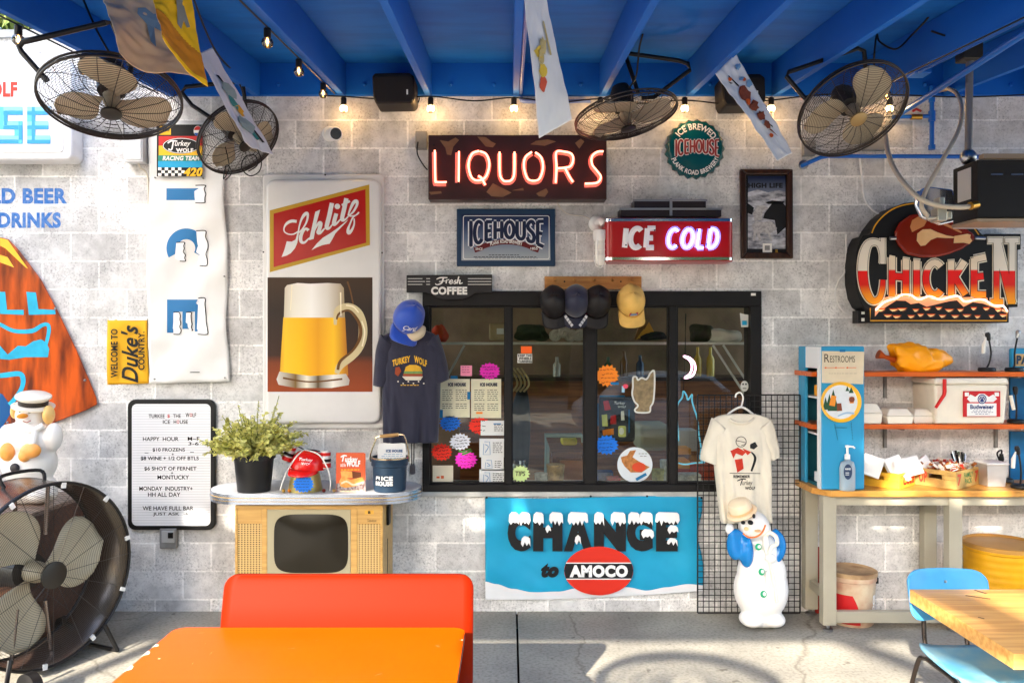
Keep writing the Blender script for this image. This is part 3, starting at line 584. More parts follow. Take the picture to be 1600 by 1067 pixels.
for q in ([(408, 505, 34), (350, 500, 36), (295, 525, 32), (260, 575, 18), (262, 625, 16), (310, 655, 16), (370, 655, 16), (425, 625, 18)], [(425, 645, 16), (440, 560, 18), (465, 480, 26), (500, 425, 38), (530, 408, 38), (540, 440, 28), (525, 510, 22), (480, 590, 18), (432, 640, 16)],
          [(548, 612, 40), (520, 590, 26), (480, 625, 36), (455, 690, 42), (462, 745, 38), (500, 755, 28), (545, 715, 18), (575, 690, 14)], [(600, 660, 14), (640, 570, 22), (675, 522, 34), (695, 530, 42), (680, 590, 46), (664, 636, 42), (690, 640, 30), (742, 585, 16)],
          [(828, 285, 52), (795, 440, 52), (765, 570, 48), (795, 585, 26), (842, 530, 14)], [(880, 410, 46), (850, 530, 46), (880, 530, 26), (930, 478, 14)], [(1000, 230, 52), (972, 360, 52), (948, 478, 46), (985, 482, 24), (1025, 440, 14)], [(945, 312, 26), (1042, 262, 28)],
          [(1020, 435, 16), (1045, 360, 26), (1085, 280, 40), (1122, 265, 40), (1125, 310, 30), (1085, 385, 24), (1035, 438, 16), (1105, 432, 15), (1145, 398, 15), (1135, 415, 15), (1080, 455, 18), (1040, 540, 20), (1020, 600, 34), (1028, 640, 44), (1062, 610, 30), (1092, 540, 20), (1092, 470, 16)]):
    mb.ribbon(z(q), 20, Y1)
mb.flat(z([(630, 390), (688, 365), (650, 500), (610, 712), (555, 728)]), Y1-.003); mb.flat(z(ell(892, 326, 33)), Y1-.003)
mb.flat(z([(585, 845), (650, 765), (720, 698), (800, 650), (900, 580), (1022, 480), (1000, 512), (930, 582), (870, 645), (830, 720), (800, 770), (720, 785), (650, 812)]), Y1-.003)
mb.build('script_lettering', mat('script_white', (228, 228, 224), .4), t)
mb = MB(); mb.flat(rect(418, 433.5, 582, 612), Y0); mb.build('picture', grad('mug_back', [(0, (150, 62, 14)), (.25, (120, 52, 14)), (.32, (52, 26, 12)), (.7, (34, 18, 10)), (1, (60, 38, 16))], 'Z', at(0, 612).z-at(0, 668).z, at(0, 433).z-at(0, 668).z), t)
P = lambda q: [(400+a/3.556, 520+b/3.556) for a, b in q]; Q = lambda q: [(400+a/3.556, 260+b/3.556) for a, b in q]
mb = MB(); mb.flat(Q([(152, 838), (495, 838)])+P([(512, 236), (430, 262), (300, 266), (180, 250), (132, 230)]), Y0-.0012)
xr = lambda a: at(a, 0).x-at(505, 0).x
mb.build('beer', grad('beer_print', [(0, (196, 130, 24)), (.12, (250, 196, 40)), (.35, (252, 190, 10)), (.6, (232, 160, 6)), (.82, (252, 196, 30)), (1, (190, 120, 20))], 'X', xr(437), xr(544)), t)
mb = MB(); mb.flat(Q([(160, 676), (172, 660), (230, 648), (300, 652), (400, 648), (470, 652), (488, 676), (494, 840), (155, 840)]), Y0-.0014)
mb.build('foam', grad('foam_print', [(0, (190, 176, 146)), (.2, (236, 230, 212)), (.5, (246, 243, 236)), (.75, (222, 216, 204)), (1, (170, 150, 116))], 'X', xr(442), xr(540)), t)
mb = MB(); mb.flat(P([(130, 215), (300, 240), (500, 228), (520, 262), (515, 290), (420, 306), (220, 306), (125, 288), (114, 258)]), Y0-.002)
mb.build('mug_foot', grad('foot_print', [(0, (226, 222, 214)), (.3, (120, 90, 40)), (.45, (236, 230, 214)), (.6, (90, 70, 40)), (.8, (240, 236, 226)), (1, (180, 170, 160))], 'X', xr(432), xr(547)), t)
mb = MB(); G1 = mat('glass_print', (212, 196, 150), .3); G2 = mat('glass_print_dark', (104, 66, 20), .3)
mb.ribbon(Zp([(440, 880, 16), (450, 800, 30), (512, 780, 40), (566, 812, 46), (592, 880, 48), (592, 950, 48), (570, 1012, 44), (530, 1060, 38), (470, 1105, 40), (448, 1150, 26)], 400, 260, 3.556), 10, Y0-.0016); mb.build('mug_handle', G1, t)
mb = MB(); mb.ribbon(Zp([(448, 850, 10), (462, 818, 12), (512, 800, 12), (550, 832, 16), (578, 885, 18), (578, 950, 18), (540, 1020, 12), (470, 1080, 16), (455, 1130, 14)], 400, 260, 3.556), 3, Y0-.004); mb.ribbon(Zp([(150, 250, 10), (300, 272, 8), (480, 256, 10)], 400, 520, 3.556), 3, Y0-.004); mb.ribbon(Zp([(508, 640, 10), (524, 690, 8), (540, 765, 8)], 400, 260, 3.556), 3, Y0-.001); mb.build('mug_shade_print', G2, t)
mb = MB()
for q in ([(588, 860, 7), (604, 920, 8), (590, 1000, 7)], [(500, 772, 6), (540, 780, 7), (570, 812, 6)], [(200, 660, 6), (192, 800, 4)], [(470, 700, 8), (472, 830, 5)]): mb.ribbon(Zp(q, 400, 260, 3.556), 3, Y0-.0046)
mb.build('mug_sheen_print', mat('sheen_print', (250, 240, 210), .3), t)
for x, y in ((508, 273.5), (411.5, 394), (597, 395)):
    mb = MB(); mb.ball(at(x, y, -.034), .006); mb.build('screw', INK, t)
# --- letter board
t = sign('letter_board', 'black framed white letter board listing happy hour prices', 267, 828, cat='letter board')
mb = MB(); mb.prism(rrect(199, 624, 336, 828, 12), -.035, -.004); mb.build('frame', BLK, t, bevel=.008, seg=3)
mb = MB(); mb.prism(rrect(206, 631, 329, 821, 8), -.038, -.03); lb = mat('letter_felt', (226, 227, 229), .6)
mb.build('board', lb, t)
mb = MB()
for i in range(46): mb.flat(rect(207, 634+i*4.05, 328, 634.6+i*4.05), -.0385)
mb.build('groove', mat('groove', (190, 192, 196), .7), t)
mb = MB(); rd = MB(); PX = lambda x: x/3.556; 
def row(s, x0, x1, y0, y1, m=mb): m.text(s, (x0/3.556, 520+y0/3.556, x1/3.556, 520+y1/3.556), -.04, bold=.008)
row('TURKEE', 826, 915, 452, 473); row('THE', 962, 1004, 451, 471); row('W', 1031, 1052, 444, 468); row('LF', 1070, 1090, 445, 467); row('ICE', 905, 945, 484, 504); row('H', 965, 979, 484, 504); row('USE', 999, 1044, 484, 504)
row('$', 930, 944, 452, 473, rd); row('O', 1054, 1068, 446, 466, rd); row('O', 982, 996, 484, 504, rd)
for s, a, b, c, d in (('HAPPY  HOUR', 794, 992, 578, 600), ('M~F', 1043, 1108, 577, 598), ('3-6', 1046, 1104, 606, 624), ('$10 FROZENS', 848, 1028, 639, 661), ('+', 954, 966, 668, 680), ('$8 WINE + 1/2 OFF BTLS', 782, 1104, 686, 709), ('$6 SHOT OF FERNET', 802, 1092, 743, 766), ('+', 950, 962, 772, 784), ('MONTUCKY', 875, 1050, 790, 813), ('MONDAY  INDUSTRY+', 774, 1070, 853, 876), ('HH ALL DAY', 822, 1002, 886, 909), ('WE HAVE FULL BAR', 792, 1075, 962, 985), ('JUST ASK  →', 850, 1046, 996, 1018)): row(s, a, b, c, d)
mb.flat(rect(226, 707, 232, 707.8), -.04); mb.flat(rect(297, 706, 303, 706.8), -.04)
mb.build('lettering', INK, t); rd.build('red_lettering', REDP, t)
t = sign('outlet_box', 'grey weatherproof outlet box on the wall under the letter board', 262, 858, cat='outlet')
mb = MB(); mb.pbox(249, 826, 275, 857, -.05, -.002); mb.build('box', GREYM, t, bevel=.006)
mb = MB(); mb.pbox(252, 829, 272, 848, -.062, -.05); mb.build('cover', mat('grey2', (170, 170, 168), .4), t, bevel=.004); mb = MB(); mb.pbox(262, 832, 270, 841, -.072, -.062); mb.build('plug', BLK, t, bevel=.003)
# --- LIQUORS neon
t = sign('liquor_sign', 'old brown camouflage metal sign with lit red neon LIQUORS letters', 808, 312)
CAM = mat('camo_brown', (52, 34, 32), .4, noise=.35, nscale=6, c2=(84, 44, 42))
mb = MB(); mb.pbox(669, 211, 948, 312, -.14, -.002); mb.build('sign_case', CAM, t, bevel=.006)
mb = MB(); z = lambda q: Zp(q, 660, 190, 4.447)
for P in ([(120, 130), (180, 140), (230, 112), (255, 130), (215, 175), (200, 235), (170, 230), (160, 185)], [(380, 105), (440, 110), (480, 140), (510, 155), (490, 180), (440, 175)], [(750, 160), (790, 135), (870, 125), (930, 140), (850, 170)], [(445, 490), (490, 430), (560, 465), (620, 495), (560, 525), (480, 520)], [(45, 490), (130, 485), (135, 500), (60, 510)], [(790, 500), (860, 465), (875, 490), (850, 525), (810, 520)], [(1060, 150), (1100, 120), (1125, 140), (1090, 190)], [(620, 480), (700, 462), (705, 480)]): mb.flat(z(P), -.1415)
mb.build('tan_patches', mat('camo_tan', (128, 96, 68), .5, noise=.4, c2=(90, 66, 48)), t)
pk = MB(); ne = MB(); PY = -.1425; NY = -.165
def neon(q, off=(0, 6), w_=26):
    q = z(q); pk.ribbon([(a+off[0]*.2, b+off[1]*.25) for a, b in q], w_/4.447*1.25, PY); ne.tube([at(a, b, NY) for a, b in (spline(q) if len(q) > 2 else q)], .0065, 6)
neon([(86, 200), (90, 400), (100, 420), (168, 421)], (-4, 12)); neon([(254, 208), (252, 418)], (-10, 8)); neon([(395, 205), (345, 225), (320, 300), (340, 385), (385, 410), (440, 385), (465, 300), (445, 230), (400, 207)], (-4, 8)); neon([(388, 378), (412, 395), (436, 440)], (0, 4), 20)
neon([(536, 212), (538, 360), (560, 408), (590, 415), (620, 405), (638, 360), (640, 212)], (0, 10)); neon([(760, 212), (715, 250), (706, 320), (730, 395), (772, 412), (815, 395), (838, 320), (825, 250), (785, 215)], (0, 10))
neon([(926, 425), (932, 320), (930, 215), (985, 210), (1035, 225), (1048, 265), (1030, 310), (985, 322), (940, 325)], (-6, 8)); neon([(992, 325), (1020, 380), (1046, 420)], (0, 8)); neon([(1258, 208), (1215, 212), (1178, 245), (1180, 300), (1215, 345), (1240, 385), (1215, 425), (1130, 432)], (-6, 10))
pk.build('painted_letters', mat('letter_pink', (236, 150, 140), .5, noise=.3, c2=(190, 90, 84)), t); ne.build('neon_tube', mat('neon_red', (255, 96, 70), .3, emit=1.2, ecol=(255, 128, 98)), t, smooth=True)
mb = MB()
for x, y in ((80, 165), (250, 425), (1262, 215), (860, 300), (1055, 425)):
    X, Yp = z([(x, y)])[0]; mb.tube([at(X, Yp, -.14), at(X, Yp, -.172)], .006, 8)
mb.build('tube_support', BLK, t)
t = sign('junction_box', 'small grey junction box with black cord beside the neon liquor sign', 658, 232, cat='electrical box')
mb = MB(); mb.pbox(649, 205, 667, 232, -.06, -.002); mb.build('box', GREYM, t, bevel=.004); mb = MB(); mb.tube([at(653, 222, -.065), at(652, 240, -.06), at(660, 256, -.04), at(668, 266, -.03)], .005, 6, sm=True); mb.build('cord', BLK, t)
# --- blue ICEHOUSE mirror sign
def arch(hb, ht):          # letters hung on an arch
    def f(u, v): k = 1-(2*u-1)**2; return u, v*(1-.0)+0+k*(hb+(ht-hb)*v)
    return f
t = sign('brewery_mirror', 'dark blue framed mirror sign with arched white edged ICEHOUSE letters', 791, 416)
mb = MB(); mb.pbox(713.5, 326.5, 867.5, 416, -.03, -.002); mb.build('frame', mat('blue_frame', (28, 54, 82), .45, spec=.3), t, bevel=.006)
mb = MB(); mb.pbox(721, 335, 860, 407, -.0325, -.028); mb.build('mirror', grad('mirror_print', [(0, (170, 176, 178)), (.45, (96, 112, 138)), (.75, (34, 52, 92)), (1, (20, 32, 66))], 'Z', .04, .38, rough=.5), t)
mb = MB(); mb.ribbon(rrect(724, 337.5, 858, 405, 3), 1, -.0335, close=True, smooth=False); mb.build('border_line', PAPER, t)
wp = lambda u, v: (u, v*(.62+.38*(2*u-1)**2)+(1-(2*u-1)**2)*.36)
bx = (733, 346, 850, 386)
mb = MB(); glyphs(mb, 'ICEHOUSE', bx, -.0345, 9.4, serif=.1, warp=wp); mb.build('letter_edge', mat('edge_white', (236, 236, 236), .4), t)
mb = MB(); glyphs(mb, 'ICEHOUSE', bx, -.0375, 5.6, serif=.08, warp=wp); mb.build('lettering', NAVY, t)
bowl = lambda x0, x1, y, k: [(x0+(x1-x0)*i/10, y-k*(1-(2*i/10-1)**2)) for i in range(11)]
mb = MB(); mb.ribbon(bowl(742, 841, 391, 13), 8, -.0342); mb.ribbon([(741, 391), (754, 387)], 8, -.0338); mb.ribbon([(829, 387), (842, 391)], 8, -.0338); mb.build('ribbon_print', mat('maroon_print', (96, 20, 24), .4), t)
mb = MB(); wq = lambda u, v: (u, v*.7+.6*(1-(2*u-1)**2)); mb.text('PLANK ROAD BREWERY', (766, 377, 816, 384.5), -.0375, bold=.015, warp=wq); mb.text('SINCE', (743, 387, 754, 391), -.0375, bold=.01); mb.text('1855', (829, 386.5, 840, 390.5), -.0375, bold=.01); mb.build('small_lettering', PAPER, t)
mb = MB(); painted(mb, [(764, 812, 398), (740, 838, 401), (742, 840, 403.4)], -.0345, 0, 3, .9); mb.build('print_lines', INK, t)
# --- bottle cap
t = sign('bottle_cap_sign', 'round teal bottle cap sign with crimped rim above the framed wolf picture', 1086, 280)
c = at(1086, 233, -.03); RC = 46/220
mb = MB(); prof = []; n = 84
for r, y, cr in ((RC, -.002, 1), (RC*.99, -.03, 1), (RC*.955, -.05, .55), (RC*.9, -.064, .15), (RC*.86, -.068, 0), (RC*.5, -.071, 0), (.002, -.072, 0)):
    prof.append([(c.x+(r*(1+.042*cr*math.cos(21*2*math.pi*k/n)))*math.cos(2*math.pi*k/n), y, c.z+(r*(1+.042*cr*math.cos(21*2*math.pi*k/n)))*math.sin(2*math.pi*k/n)) for k in range(n)])
mb.add([p for q in prof for p in q], [(i*n+k, (i+1)*n+k, (i+1)*n+(k+1) % n, i*n+(k+1) % n) for i in range(6) for k in range(n)]); mb.build('cap', mat('teal_enamel', (8, 80, 86), .25, coat=.8, noise=.3, nscale=5), t, smooth=True, ang=60)
mb = MB(); YC = -.0745
def ring_text(s, cx, cy, r0, r1, a0, a1, Y, top=True, bold=.015):
    def Sf(X, Yp):
        a = R(a0+(a1-a0)*X); r = r0+(r1-r0)*((1-Yp) if top else Yp); return at(cx+r*math.cos(a), cy-r*math.sin(a), Y)
    return dict(S=Sf, bold=bold)
mb.text('ICE BREWED', (0, 0, 1, 1), YC, **ring_text('', 1086, 233, 30, 40, 142, 30, YC)); mb.text('PLANK ROAD BREWERY', (0, 0, 1, 1), YC, **ring_text('', 1086, 233, 33, 40.5, 203, 338, YC, False)); mb.build('ring_lettering', WHITE, t)
mb = MB(); wpc = lambda u, v: (u, v*(.72+.28*(2*u-1)**2)+(1-(2*u-1)**2)*.26); glyphs(mb, 'ICEHOUSE', (1055, 219, 1124, 245), YC-.001, 5.6, serif=.1, warp=wpc); mb.build('letter_edge', WHITE, t)
mb = MB(); glyphs(mb, 'ICEHOUSE', (1055, 219, 1124, 245), YC-.004, 3.2, serif=.08, warp=wpc); mb.build('lettering', mat('brick_print', (150, 62, 60), .4), t)
# --- ICE COLD
t = sign('ice_cold_sign', 'red rounded metal sign with white ICE and lit violet COLD neon under black steps', 1047, 408)
RED = mat('red_enamel', (168, 6, 18), .3, coat=.6, noise=.2, c2=(140, 8, 20)); YF = -.22
def stadium(x0, x1, y0, y1, Yf, dep):          # plan outline with rounded front corners
    a = at(x0, y0, Yf); b = at(x1, y1, Yf); r = .05; o = [Vector((a.x, -.002, 0))]
    for k in range(7): an = R(180+90*k/6); o.append(Vector((a.x+r+r*math.cos(an), Yf+r+r*math.sin(an), 0)))
    for k in range(7): an = R(270+90*k/6); o.append(Vector((b.x-r+r*math.cos(an), Yf+r+r*math.sin(an), 0)))
    o.append(Vector((b.x, -.002, 0))); return o, b.z, a.z
def slab(mb, x0, x1, y0, y1, Yf, m=0):
    o, z0, z1 = stadium(x0, x1, y0, y1, Yf, 0); n = len(o)
    mb.add([(p.x, p.y, z0) for p in o]+[(p.x, p.y, z1) for p in o], [tuple(range(n)), tuple(range(2*n-1, n-1, -1))]+[(i, (i+1) % n, (i+1) % n+n, i+n) for i in range(n)], m)
mb = MB(); slab(mb, 946, 1147, 341, 408, YF); mb.build('sign_case', RED, t, smooth=True)
mb = MB(); slab(mb, 945, 1148, 341.5, 346, YF-.006); slab(mb, 945, 1148, 402, 406.5, YF-.006); mb.build('chrome_band', CHROME, t, smooth=True)
mb = MB(); mb.pbox(970, 325.5, 1127, 338.5, -.17, -.002); mb.pbox(991, 313, 1103, 325.5, -.14, -.002); mb.build('stepped_top', mat('step_black', (40, 32, 36), .35), t)
mb = MB(); mb.pbox(968, 325, 1129, 328, -.176, -.17); mb.pbox(989, 311.5, 1105, 314.5, -.146, -.14); mb.pbox(1046.5, 310, 1050.5, 337, -.182, -.177); mb.build('chrome_strip', STEEL, t)
sl_ = lambda u, v: (u+.05*v, v)
mb = MB(); glyphs(mb, 'ICE', (972, 357, 1023, 387), YF-.002, 8.6, warp=sl_); mb.build('white_letters', mat('letter_white', (246, 246, 248), .4), t)
mb = MB(); glyphs(mb, 'COLD', (1041, 358, 1122, 387), YF-.002, 9, warp=sl_, gap=.16); mb.build('lilac_letters', mat('letter_lilac', (186, 176, 240), .4), t)
mb = MB(); glyphs(mb, 'ICE', (972, 357, 1023, 387), YF-.025, 4, warp=sl_, tube=.0055); mb.build('dead_tube', mat('dead_glass', (246, 246, 248), .3), t, smooth=True)
mb = MB(); glyphs(mb, 'COLD', (1041, 358, 1122, 387), YF-.025, 4, warp=sl_, tube=.0055, gap=.16); mb.build('lit_tube', mat('neon_violet', (170, 150, 255), .3, emit=1.9, ecol=(160, 144, 255)), t, smooth=True)
mb = MB()
for x, y in ((978, 383), (1023, 360), (1060, 384), (1090, 360), (1105, 382)): mb.tube([at(x, y, YF), at(x, y, YF-.03)], .006, 8)
mb.build('tube_support', mat('support_blue', (40, 40, 70), .4), t)
t = sign('caged_wall_light', 'white caged jelly jar wall light at the left end of the red neon sign', 930, 420, cat='wall light')
o = at(932, 350, 0); mb = MB(); mb.lathe([(.058, 0), (.058, .03), (.045, .05), (.03, .06)], o, 20, M=Matrix.Rotation(R(90), 3, 'X')); mb.tube([o+Vector((0, -.05, 0)), o+Vector((.02, -.13, 0)), o+Vector((.035, -.15, -.03))], .024, 12, sm=True); mb.build('base', WHITE, t, smooth=True)
o = at(938, 360, -.15)+Vector((0, 0, 0)); mb = MB(); mb.lathe([(.048, .0), (.05, -.02), (.05, -.06), (.044, -.075)], o, 20); mb.build('collar', WHITE, t, smooth=True)
mb = MB(); mb.lathe([(.04, -.075), (.04, -.2), (.034, -.23), (.018, -.25), (.002, -.253)], o, 20); mb.build('jar', mat('frosted_glass', (236, 234, 226), .2, coat=1), t, smooth=True)
mb = MB()
for k in range(6):
    a = k*math.pi/3; mb.tube([o+Vector((.047*math.cos(a), .047*math.sin(a), -.07)), o+Vector((.047*math.cos(a), .047*math.sin(a), -.2)), o+Vector((.03*math.cos(a), .03*math.sin(a), -.25)), o+Vector((0, 0, -.265))], .003, 5)
for zz in (-.1, -.14, -.18): mb.tube([o+Vector((.047*math.cos(a*.3), .047*math.sin(a*.3), zz)) for a in range(21)], .003, 5, closed=True)
mb.build('cage', WHITE, t, smooth=True)
t = sign('thin_cable', 'thin cream cable drooping from the liquor sign to the caged light', 880, 335, cat='cable'); mb = MB(); mb.tube([at(868, 313, -.01), at(880, 330, -.01), at(893, 336, -.01), at(912, 338, -.01), at(924, 344, -.01)], .003, 6, sm=True); mb.build('cable', mat('cream_cable', (214, 206, 190), .5), t)
# --- framed wolf picture
t = sign('framed_picture', 'dark wooden framed black and white winter picture with a wolf by a river', 1198, 404, cat='picture')
fr = MB(); z = lambda q: [(1150+a/3.556, 260+b/3.556) for a, b in q]
for q in ([(25, 15), (318, 15), (285, 45), (58, 45)], [(32, 512), (320, 512), (285, 478), (60, 478)], [(25, 15), (58, 45), (60, 478), (32, 512)], [(318, 15), (320, 512), (285, 478), (285, 45)]): fr.prism(z(q), -.04, -.002)
fr.build('frame', wood('dark_frame', (40, 24, 18), (66, 40, 28), .3, 'Z'), t, bevel=.008)
mb = MB(); mb.flat(z(rect(57, 43, 286, 480)), -.016); mb.build('mat_board', INK, t)
mb = MB(); mb.flat(z(rect(66, 56, 275, 458)), -.0175); mb.build('picture', mat('snow_picture', (206, 208, 214), .3, noise=.9, nscale=16, c2=(60, 64, 76), stretch=(1, 1, 2.2), coat=.6), t)
mb = MB(); mb.flat(z([(66, 56), (275, 56), (275, 142), (230, 132), (180, 146), (120, 130), (66, 145)]), -.0185); mb.build('picture_sky', grad('pic_sky', [(0, (120, 130, 150)), (1, (24, 34, 64))], 'Z', .45, .58), t)
mb = MB(); mb.text('HIGH LIFE', (1169, 286, 1223, 294), -.0195, bold=.03)
for q in ([(158, 262), (205, 200), (262, 205), (275, 220), (275, 340), (230, 380), (215, 300), (150, 290)], [(66, 205), (100, 230), (90, 270), (66, 260)], [(160, 200), (200, 190), (270, 196), (262, 208), (180, 210)]): mb.flat(z(q), -.0188)
mb.build('dark_print', INK, t)
mb = MB(); W = mat('wolf_print', (196, 194, 192), .4, noise=.6, nscale=60, c2=(110, 110, 112)); mb.flat(z([(88, 330), (110, 305), (150, 312), (185, 305), (205, 312), (215, 325), (228, 345), (218, 358), (200, 368), (190, 372), (202, 415), (194, 417), (178, 375), (150, 366), (132, 372), (140, 412), (130, 414), (112, 372), (104, 412), (94, 414), (98, 362)]), -.0195); mb.flat(z([(95, 260), (120, 220), (160, 218), (178, 232), (150, 250), (140, 300), (120, 300), (104, 306)]), -.0192); mb.build('wolf_print', W, t)
mb = MB(); mb.flat(z(rect(148, 428, 200, 480)), -.019); mb.build('stamp', PAPER, t); mb = MB(); mb.flat(z(rect(160, 440, 188, 466)), -.02); mb.build('stamp_print', GREYM, t); mb = MB(); mb.flat(z(rect(218, 462, 232, 480)), -.019); mb.build('small_plate', BRASS, t)
# --- CHICKEN
t = sign('chicken_sign', 'big black neon CHICKEN sign with striped letters and a drumstick', 1460, 504)
YS = -.19; z = lambda q: [(1320+p[0]/4.85, 300+p[1]/4.85)+tuple(k/4.85 for k in p[2:]) for p in q]
body = z([(140, 330), (190, 322), (215, 270), (280, 185), (360, 120), (450, 85), (540, 72), (650, 70), (760, 88), (880, 150), (960, 220), (1020, 300), (1050, 330), (1065, 318), (1335, 318), (1335, 435), (1312, 440), (1312, 872), (1245, 872), (1245, 990), (185, 990), (185, 905), (140, 870), (105, 800), (85, 690), (82, 560), (92, 450), (115, 375)])
mb = MB(); mb.prism(body, YS, -.002); mb.build('sign_case', mat('sign_black', (14, 12, 12), .5, spec=.25), t, bevel=.004)
mb = MB(); mb.ribbon(z([(205, 312, 10), (235, 245, 10), (300, 175, 10), (380, 122, 10), (470, 95, 10), (560, 86, 10), (660, 86, 10), (760, 104, 10), (870, 165, 10), (950, 235, 10), (1015, 325, 10)]), 2, YS-.001); mb.ribbon(z([(193, 880), (193, 975), (1228, 975), (1228, 900)]), 1.8, YS-.001, smooth=False); mb.build('gold_line', mat('gold_line', (206, 146, 30), .4), t)
zr = lambda yy: at(0, 300+yy/4.85, YS).z-at(0, 504, 0).z
FIRE = grad('fire_letters', [(0, (240, 160, 30)), (.16, (236, 140, 30)), (.3, (214, 30, 20)), (.5, (226, 24, 20)), (.505, (226, 214, 196)), (1, (226, 216, 200))], 'Z', zr(860), zr(340), rough=.3)
FIRE2 = grad('fire_letters_small', [(0, (244, 150, 40)), (.15, (236, 120, 30)), (.3, (214, 24, 18)), (.6, (226, 24, 20)), (.64, (226, 206, 180)), (1, (226, 206, 180))], 'Z', zr(790), zr(470), rough=.3)
CRM = mat('cream_print', (226, 214, 192), .4)
def letters(wi, m, name, Yo, grow=0):
    mb = MB()
    # large C
    mb.ribbon(z([(285, 540, wi(40)), (285, 470, wi(40)), (265, 400, wi(44)), (222, 380, wi(46)), (175, 400, wi(56)), (145, 480, wi(70)), (135, 600, wi(74)), (150, 720, wi(70)), (185, 800, wi(60)), (222, 826, wi(50)), (265, 800, wi(44)), (285, 730, wi(44)), (290, 665, wi(40))]), 10, YS-Yo)
    mb.ribbon(z([(288, 348, wi(34)), (288, 545, wi(34))]), 8, YS-Yo, smooth=False)
    # large N
    for q in ([(1150, 355, wi(46)), (1150, 845, wi(46))], [(1268, 355, wi(46)), (1268, 850, wi(46))]): mb.ribbon(z(q), 8, YS-Yo, smooth=False)
    mb.ribbon(z([(1150, 360, wi(62)), (1268, 845, wi(62))]), 8, YS-Yo, smooth=False)
    for q in ([(1085-grow, 368, wi(40)), (1195+grow, 368, wi(40))], [(1215-grow, 368, wi(40)), (1318+grow, 368, wi(40))], [(1105-grow, 830, wi(40)), (1200+grow, 830, wi(40))]): mb.ribbon(z(q), 8, YS-Yo, smooth=False)
    mb.build(name, m, t)
letters(lambda k: k+20, CRM, 'letter_edge', .0015, 8); letters(lambda k: k+4, BLK, 'letter_line', .0045, 2); letters(lambda k: k-2, FIRE, 'large_letters', .0075)
wv = lambda u, v: (u, v*(1-.16*(1-(2*u-1)**2)-.12*(u < .0)) )
bx = tuple(k for k in (1320+335/4.85, 300+490/4.85, 1320+1080/4.85, 300+778/4.85))
for wdt, m_, nm, yo, sf in ((15.5, CRM, 'letter_edge', .0015, .14), (12, BLK, 'letter_line', .005, .12), (10.2, FIRE2, 'small_letters', .0085, .115)):
    mb = MB(); glyphs(mb, 'HICKE', bx, YS-yo, wdt, serif=sf, warp=wv, gap=.16); mb.build(nm, m_, t)
# drumstick
mb = MB(); mb.prism(z([(385, 300), (420, 230), (500, 175), (600, 155), (700, 160), (800, 200), (900, 260), (975, 310), (1000, 345), (975, 375), (900, 430), (800, 470), (690, 495), (580, 495), (470, 470), (410, 400), (385, 345)]), YS-.03, YS-.0005); mb.build('drumstick', mat('roast_brown', (124, 32, 14), .25, noise=.5, nscale=6, c2=(88, 22, 10), coat=.5), t, bevel=.02, seg=3)
mb = MB(); mb.flat(z([(545, 370), (550, 315), (590, 285), (650, 282), (700, 305), (770, 330), (830, 340), (825, 350), (760, 350), (700, 345), (650, 365), (610, 405), (575, 410)]), YS-.0315); mb.flat(z([(830, 335), (930, 318), (955, 325), (950, 345), (965, 370), (945, 395), (900, 385), (825, 388)]), YS-.0315); mb.build('bone', mat('bone_print', (232, 186, 130), .4, noise=.4, c2=(206, 140, 84)), t)
mb = MB(); mb.flat(z([(495, 265), (510, 215), (560, 185), (600, 185), (620, 225), (600, 260), (540, 290), (510, 305)]), YS-.0312); mb.ribbon(z([(640, 215, 10), (700, 225, 18), (780, 255, 20), (860, 295, 16), (885, 308, 8)]), 4, YS-.0312); mb.build('skin_sheen_print', mat('sheen_tan', (196, 124, 72), .4), t)
mb = MB(); mb.tube([at(*z([(340, 352)])[0], YS-.02), at(*z([(385, 350)])[0], YS-.02)], .014, 10); mb.tube([at(*z([(985, 350)])[0], YS-.03), at(*z([(1062, 352)])[0], YS-.03)], .012, 10); mb.build('spit', STEEL, t)
# flames and embers
mb = MB(); mb.flat(z([(228, 945), (230, 880), (300, 800), (400, 775), (520, 785), (640, 800), (760, 785), (860, 800), (960, 795), (1080, 800), (1085, 830), (1180, 880), (1240, 900), (1235, 920), (1140, 880), (1050, 845), (970, 835), (900, 870), (850, 820), (780, 830), (700, 850), (620, 870), (560, 840), (500, 850), (460, 825), (390, 822), (330, 860), (260, 905)]), YS-.001); mb.build('flame_print', mat('peach_print', (232, 164, 124), .4), t)
rn = random.Random(5); mb = MB(); m2 = MB(); m3 = MB()
for r_ in range(2):
    for i in range(11):
        x = 270+i*88+(44 if r_ else 0)+rn.uniform(-14, 14); y = 885+r_*48+rn.uniform(-8, 8); w_ = rn.uniform(28, 46)
        m3.flat(z([(x-w_, y-8), (x+w_, y-8), (x+w_*.7, y+14), (x+w_*.2, y+24), (x-w_*.3, y+12)]), YS-.0012); mb.flat(z([(x-w_*.7, y+2), (x+w_*.7, y+2), (x+w_*.2, y+14), (x-w_*.2, y+18)]), YS-.0018); m2.flat(z([(x-w_*.8, y-6), (x+w_*.8, y-6), (x+w_*.6, y+2), (x-w_*.6, y+2)]), YS-.002)
m3.build('ember_print', mat('ember_dark', (90, 44, 14), .4), t); mb.build('ember_print', mat('ember_light', (250, 214, 150), .4), t); m2.build('ember_print', mat('ember_orange', (220, 80, 16), .4), t)
mb = MB(); mb.tube([at(a, b, YS-.03) for a, b in spline(z([(235, 895), (300, 835), (390, 805), (430, 780), (500, 782), (560, 815), (640, 790), (720, 815), (800, 795), (860, 790), (910, 830), (1000, 815), (1060, 820), (1130, 860), (1200, 865), (1232, 905)]))], .0055, 6); mb.build('neon_tube', mat('neon_peach', (255, 180, 140), .3, emit=1.2, ecol=(255, 190, 150)), t, smooth=True)
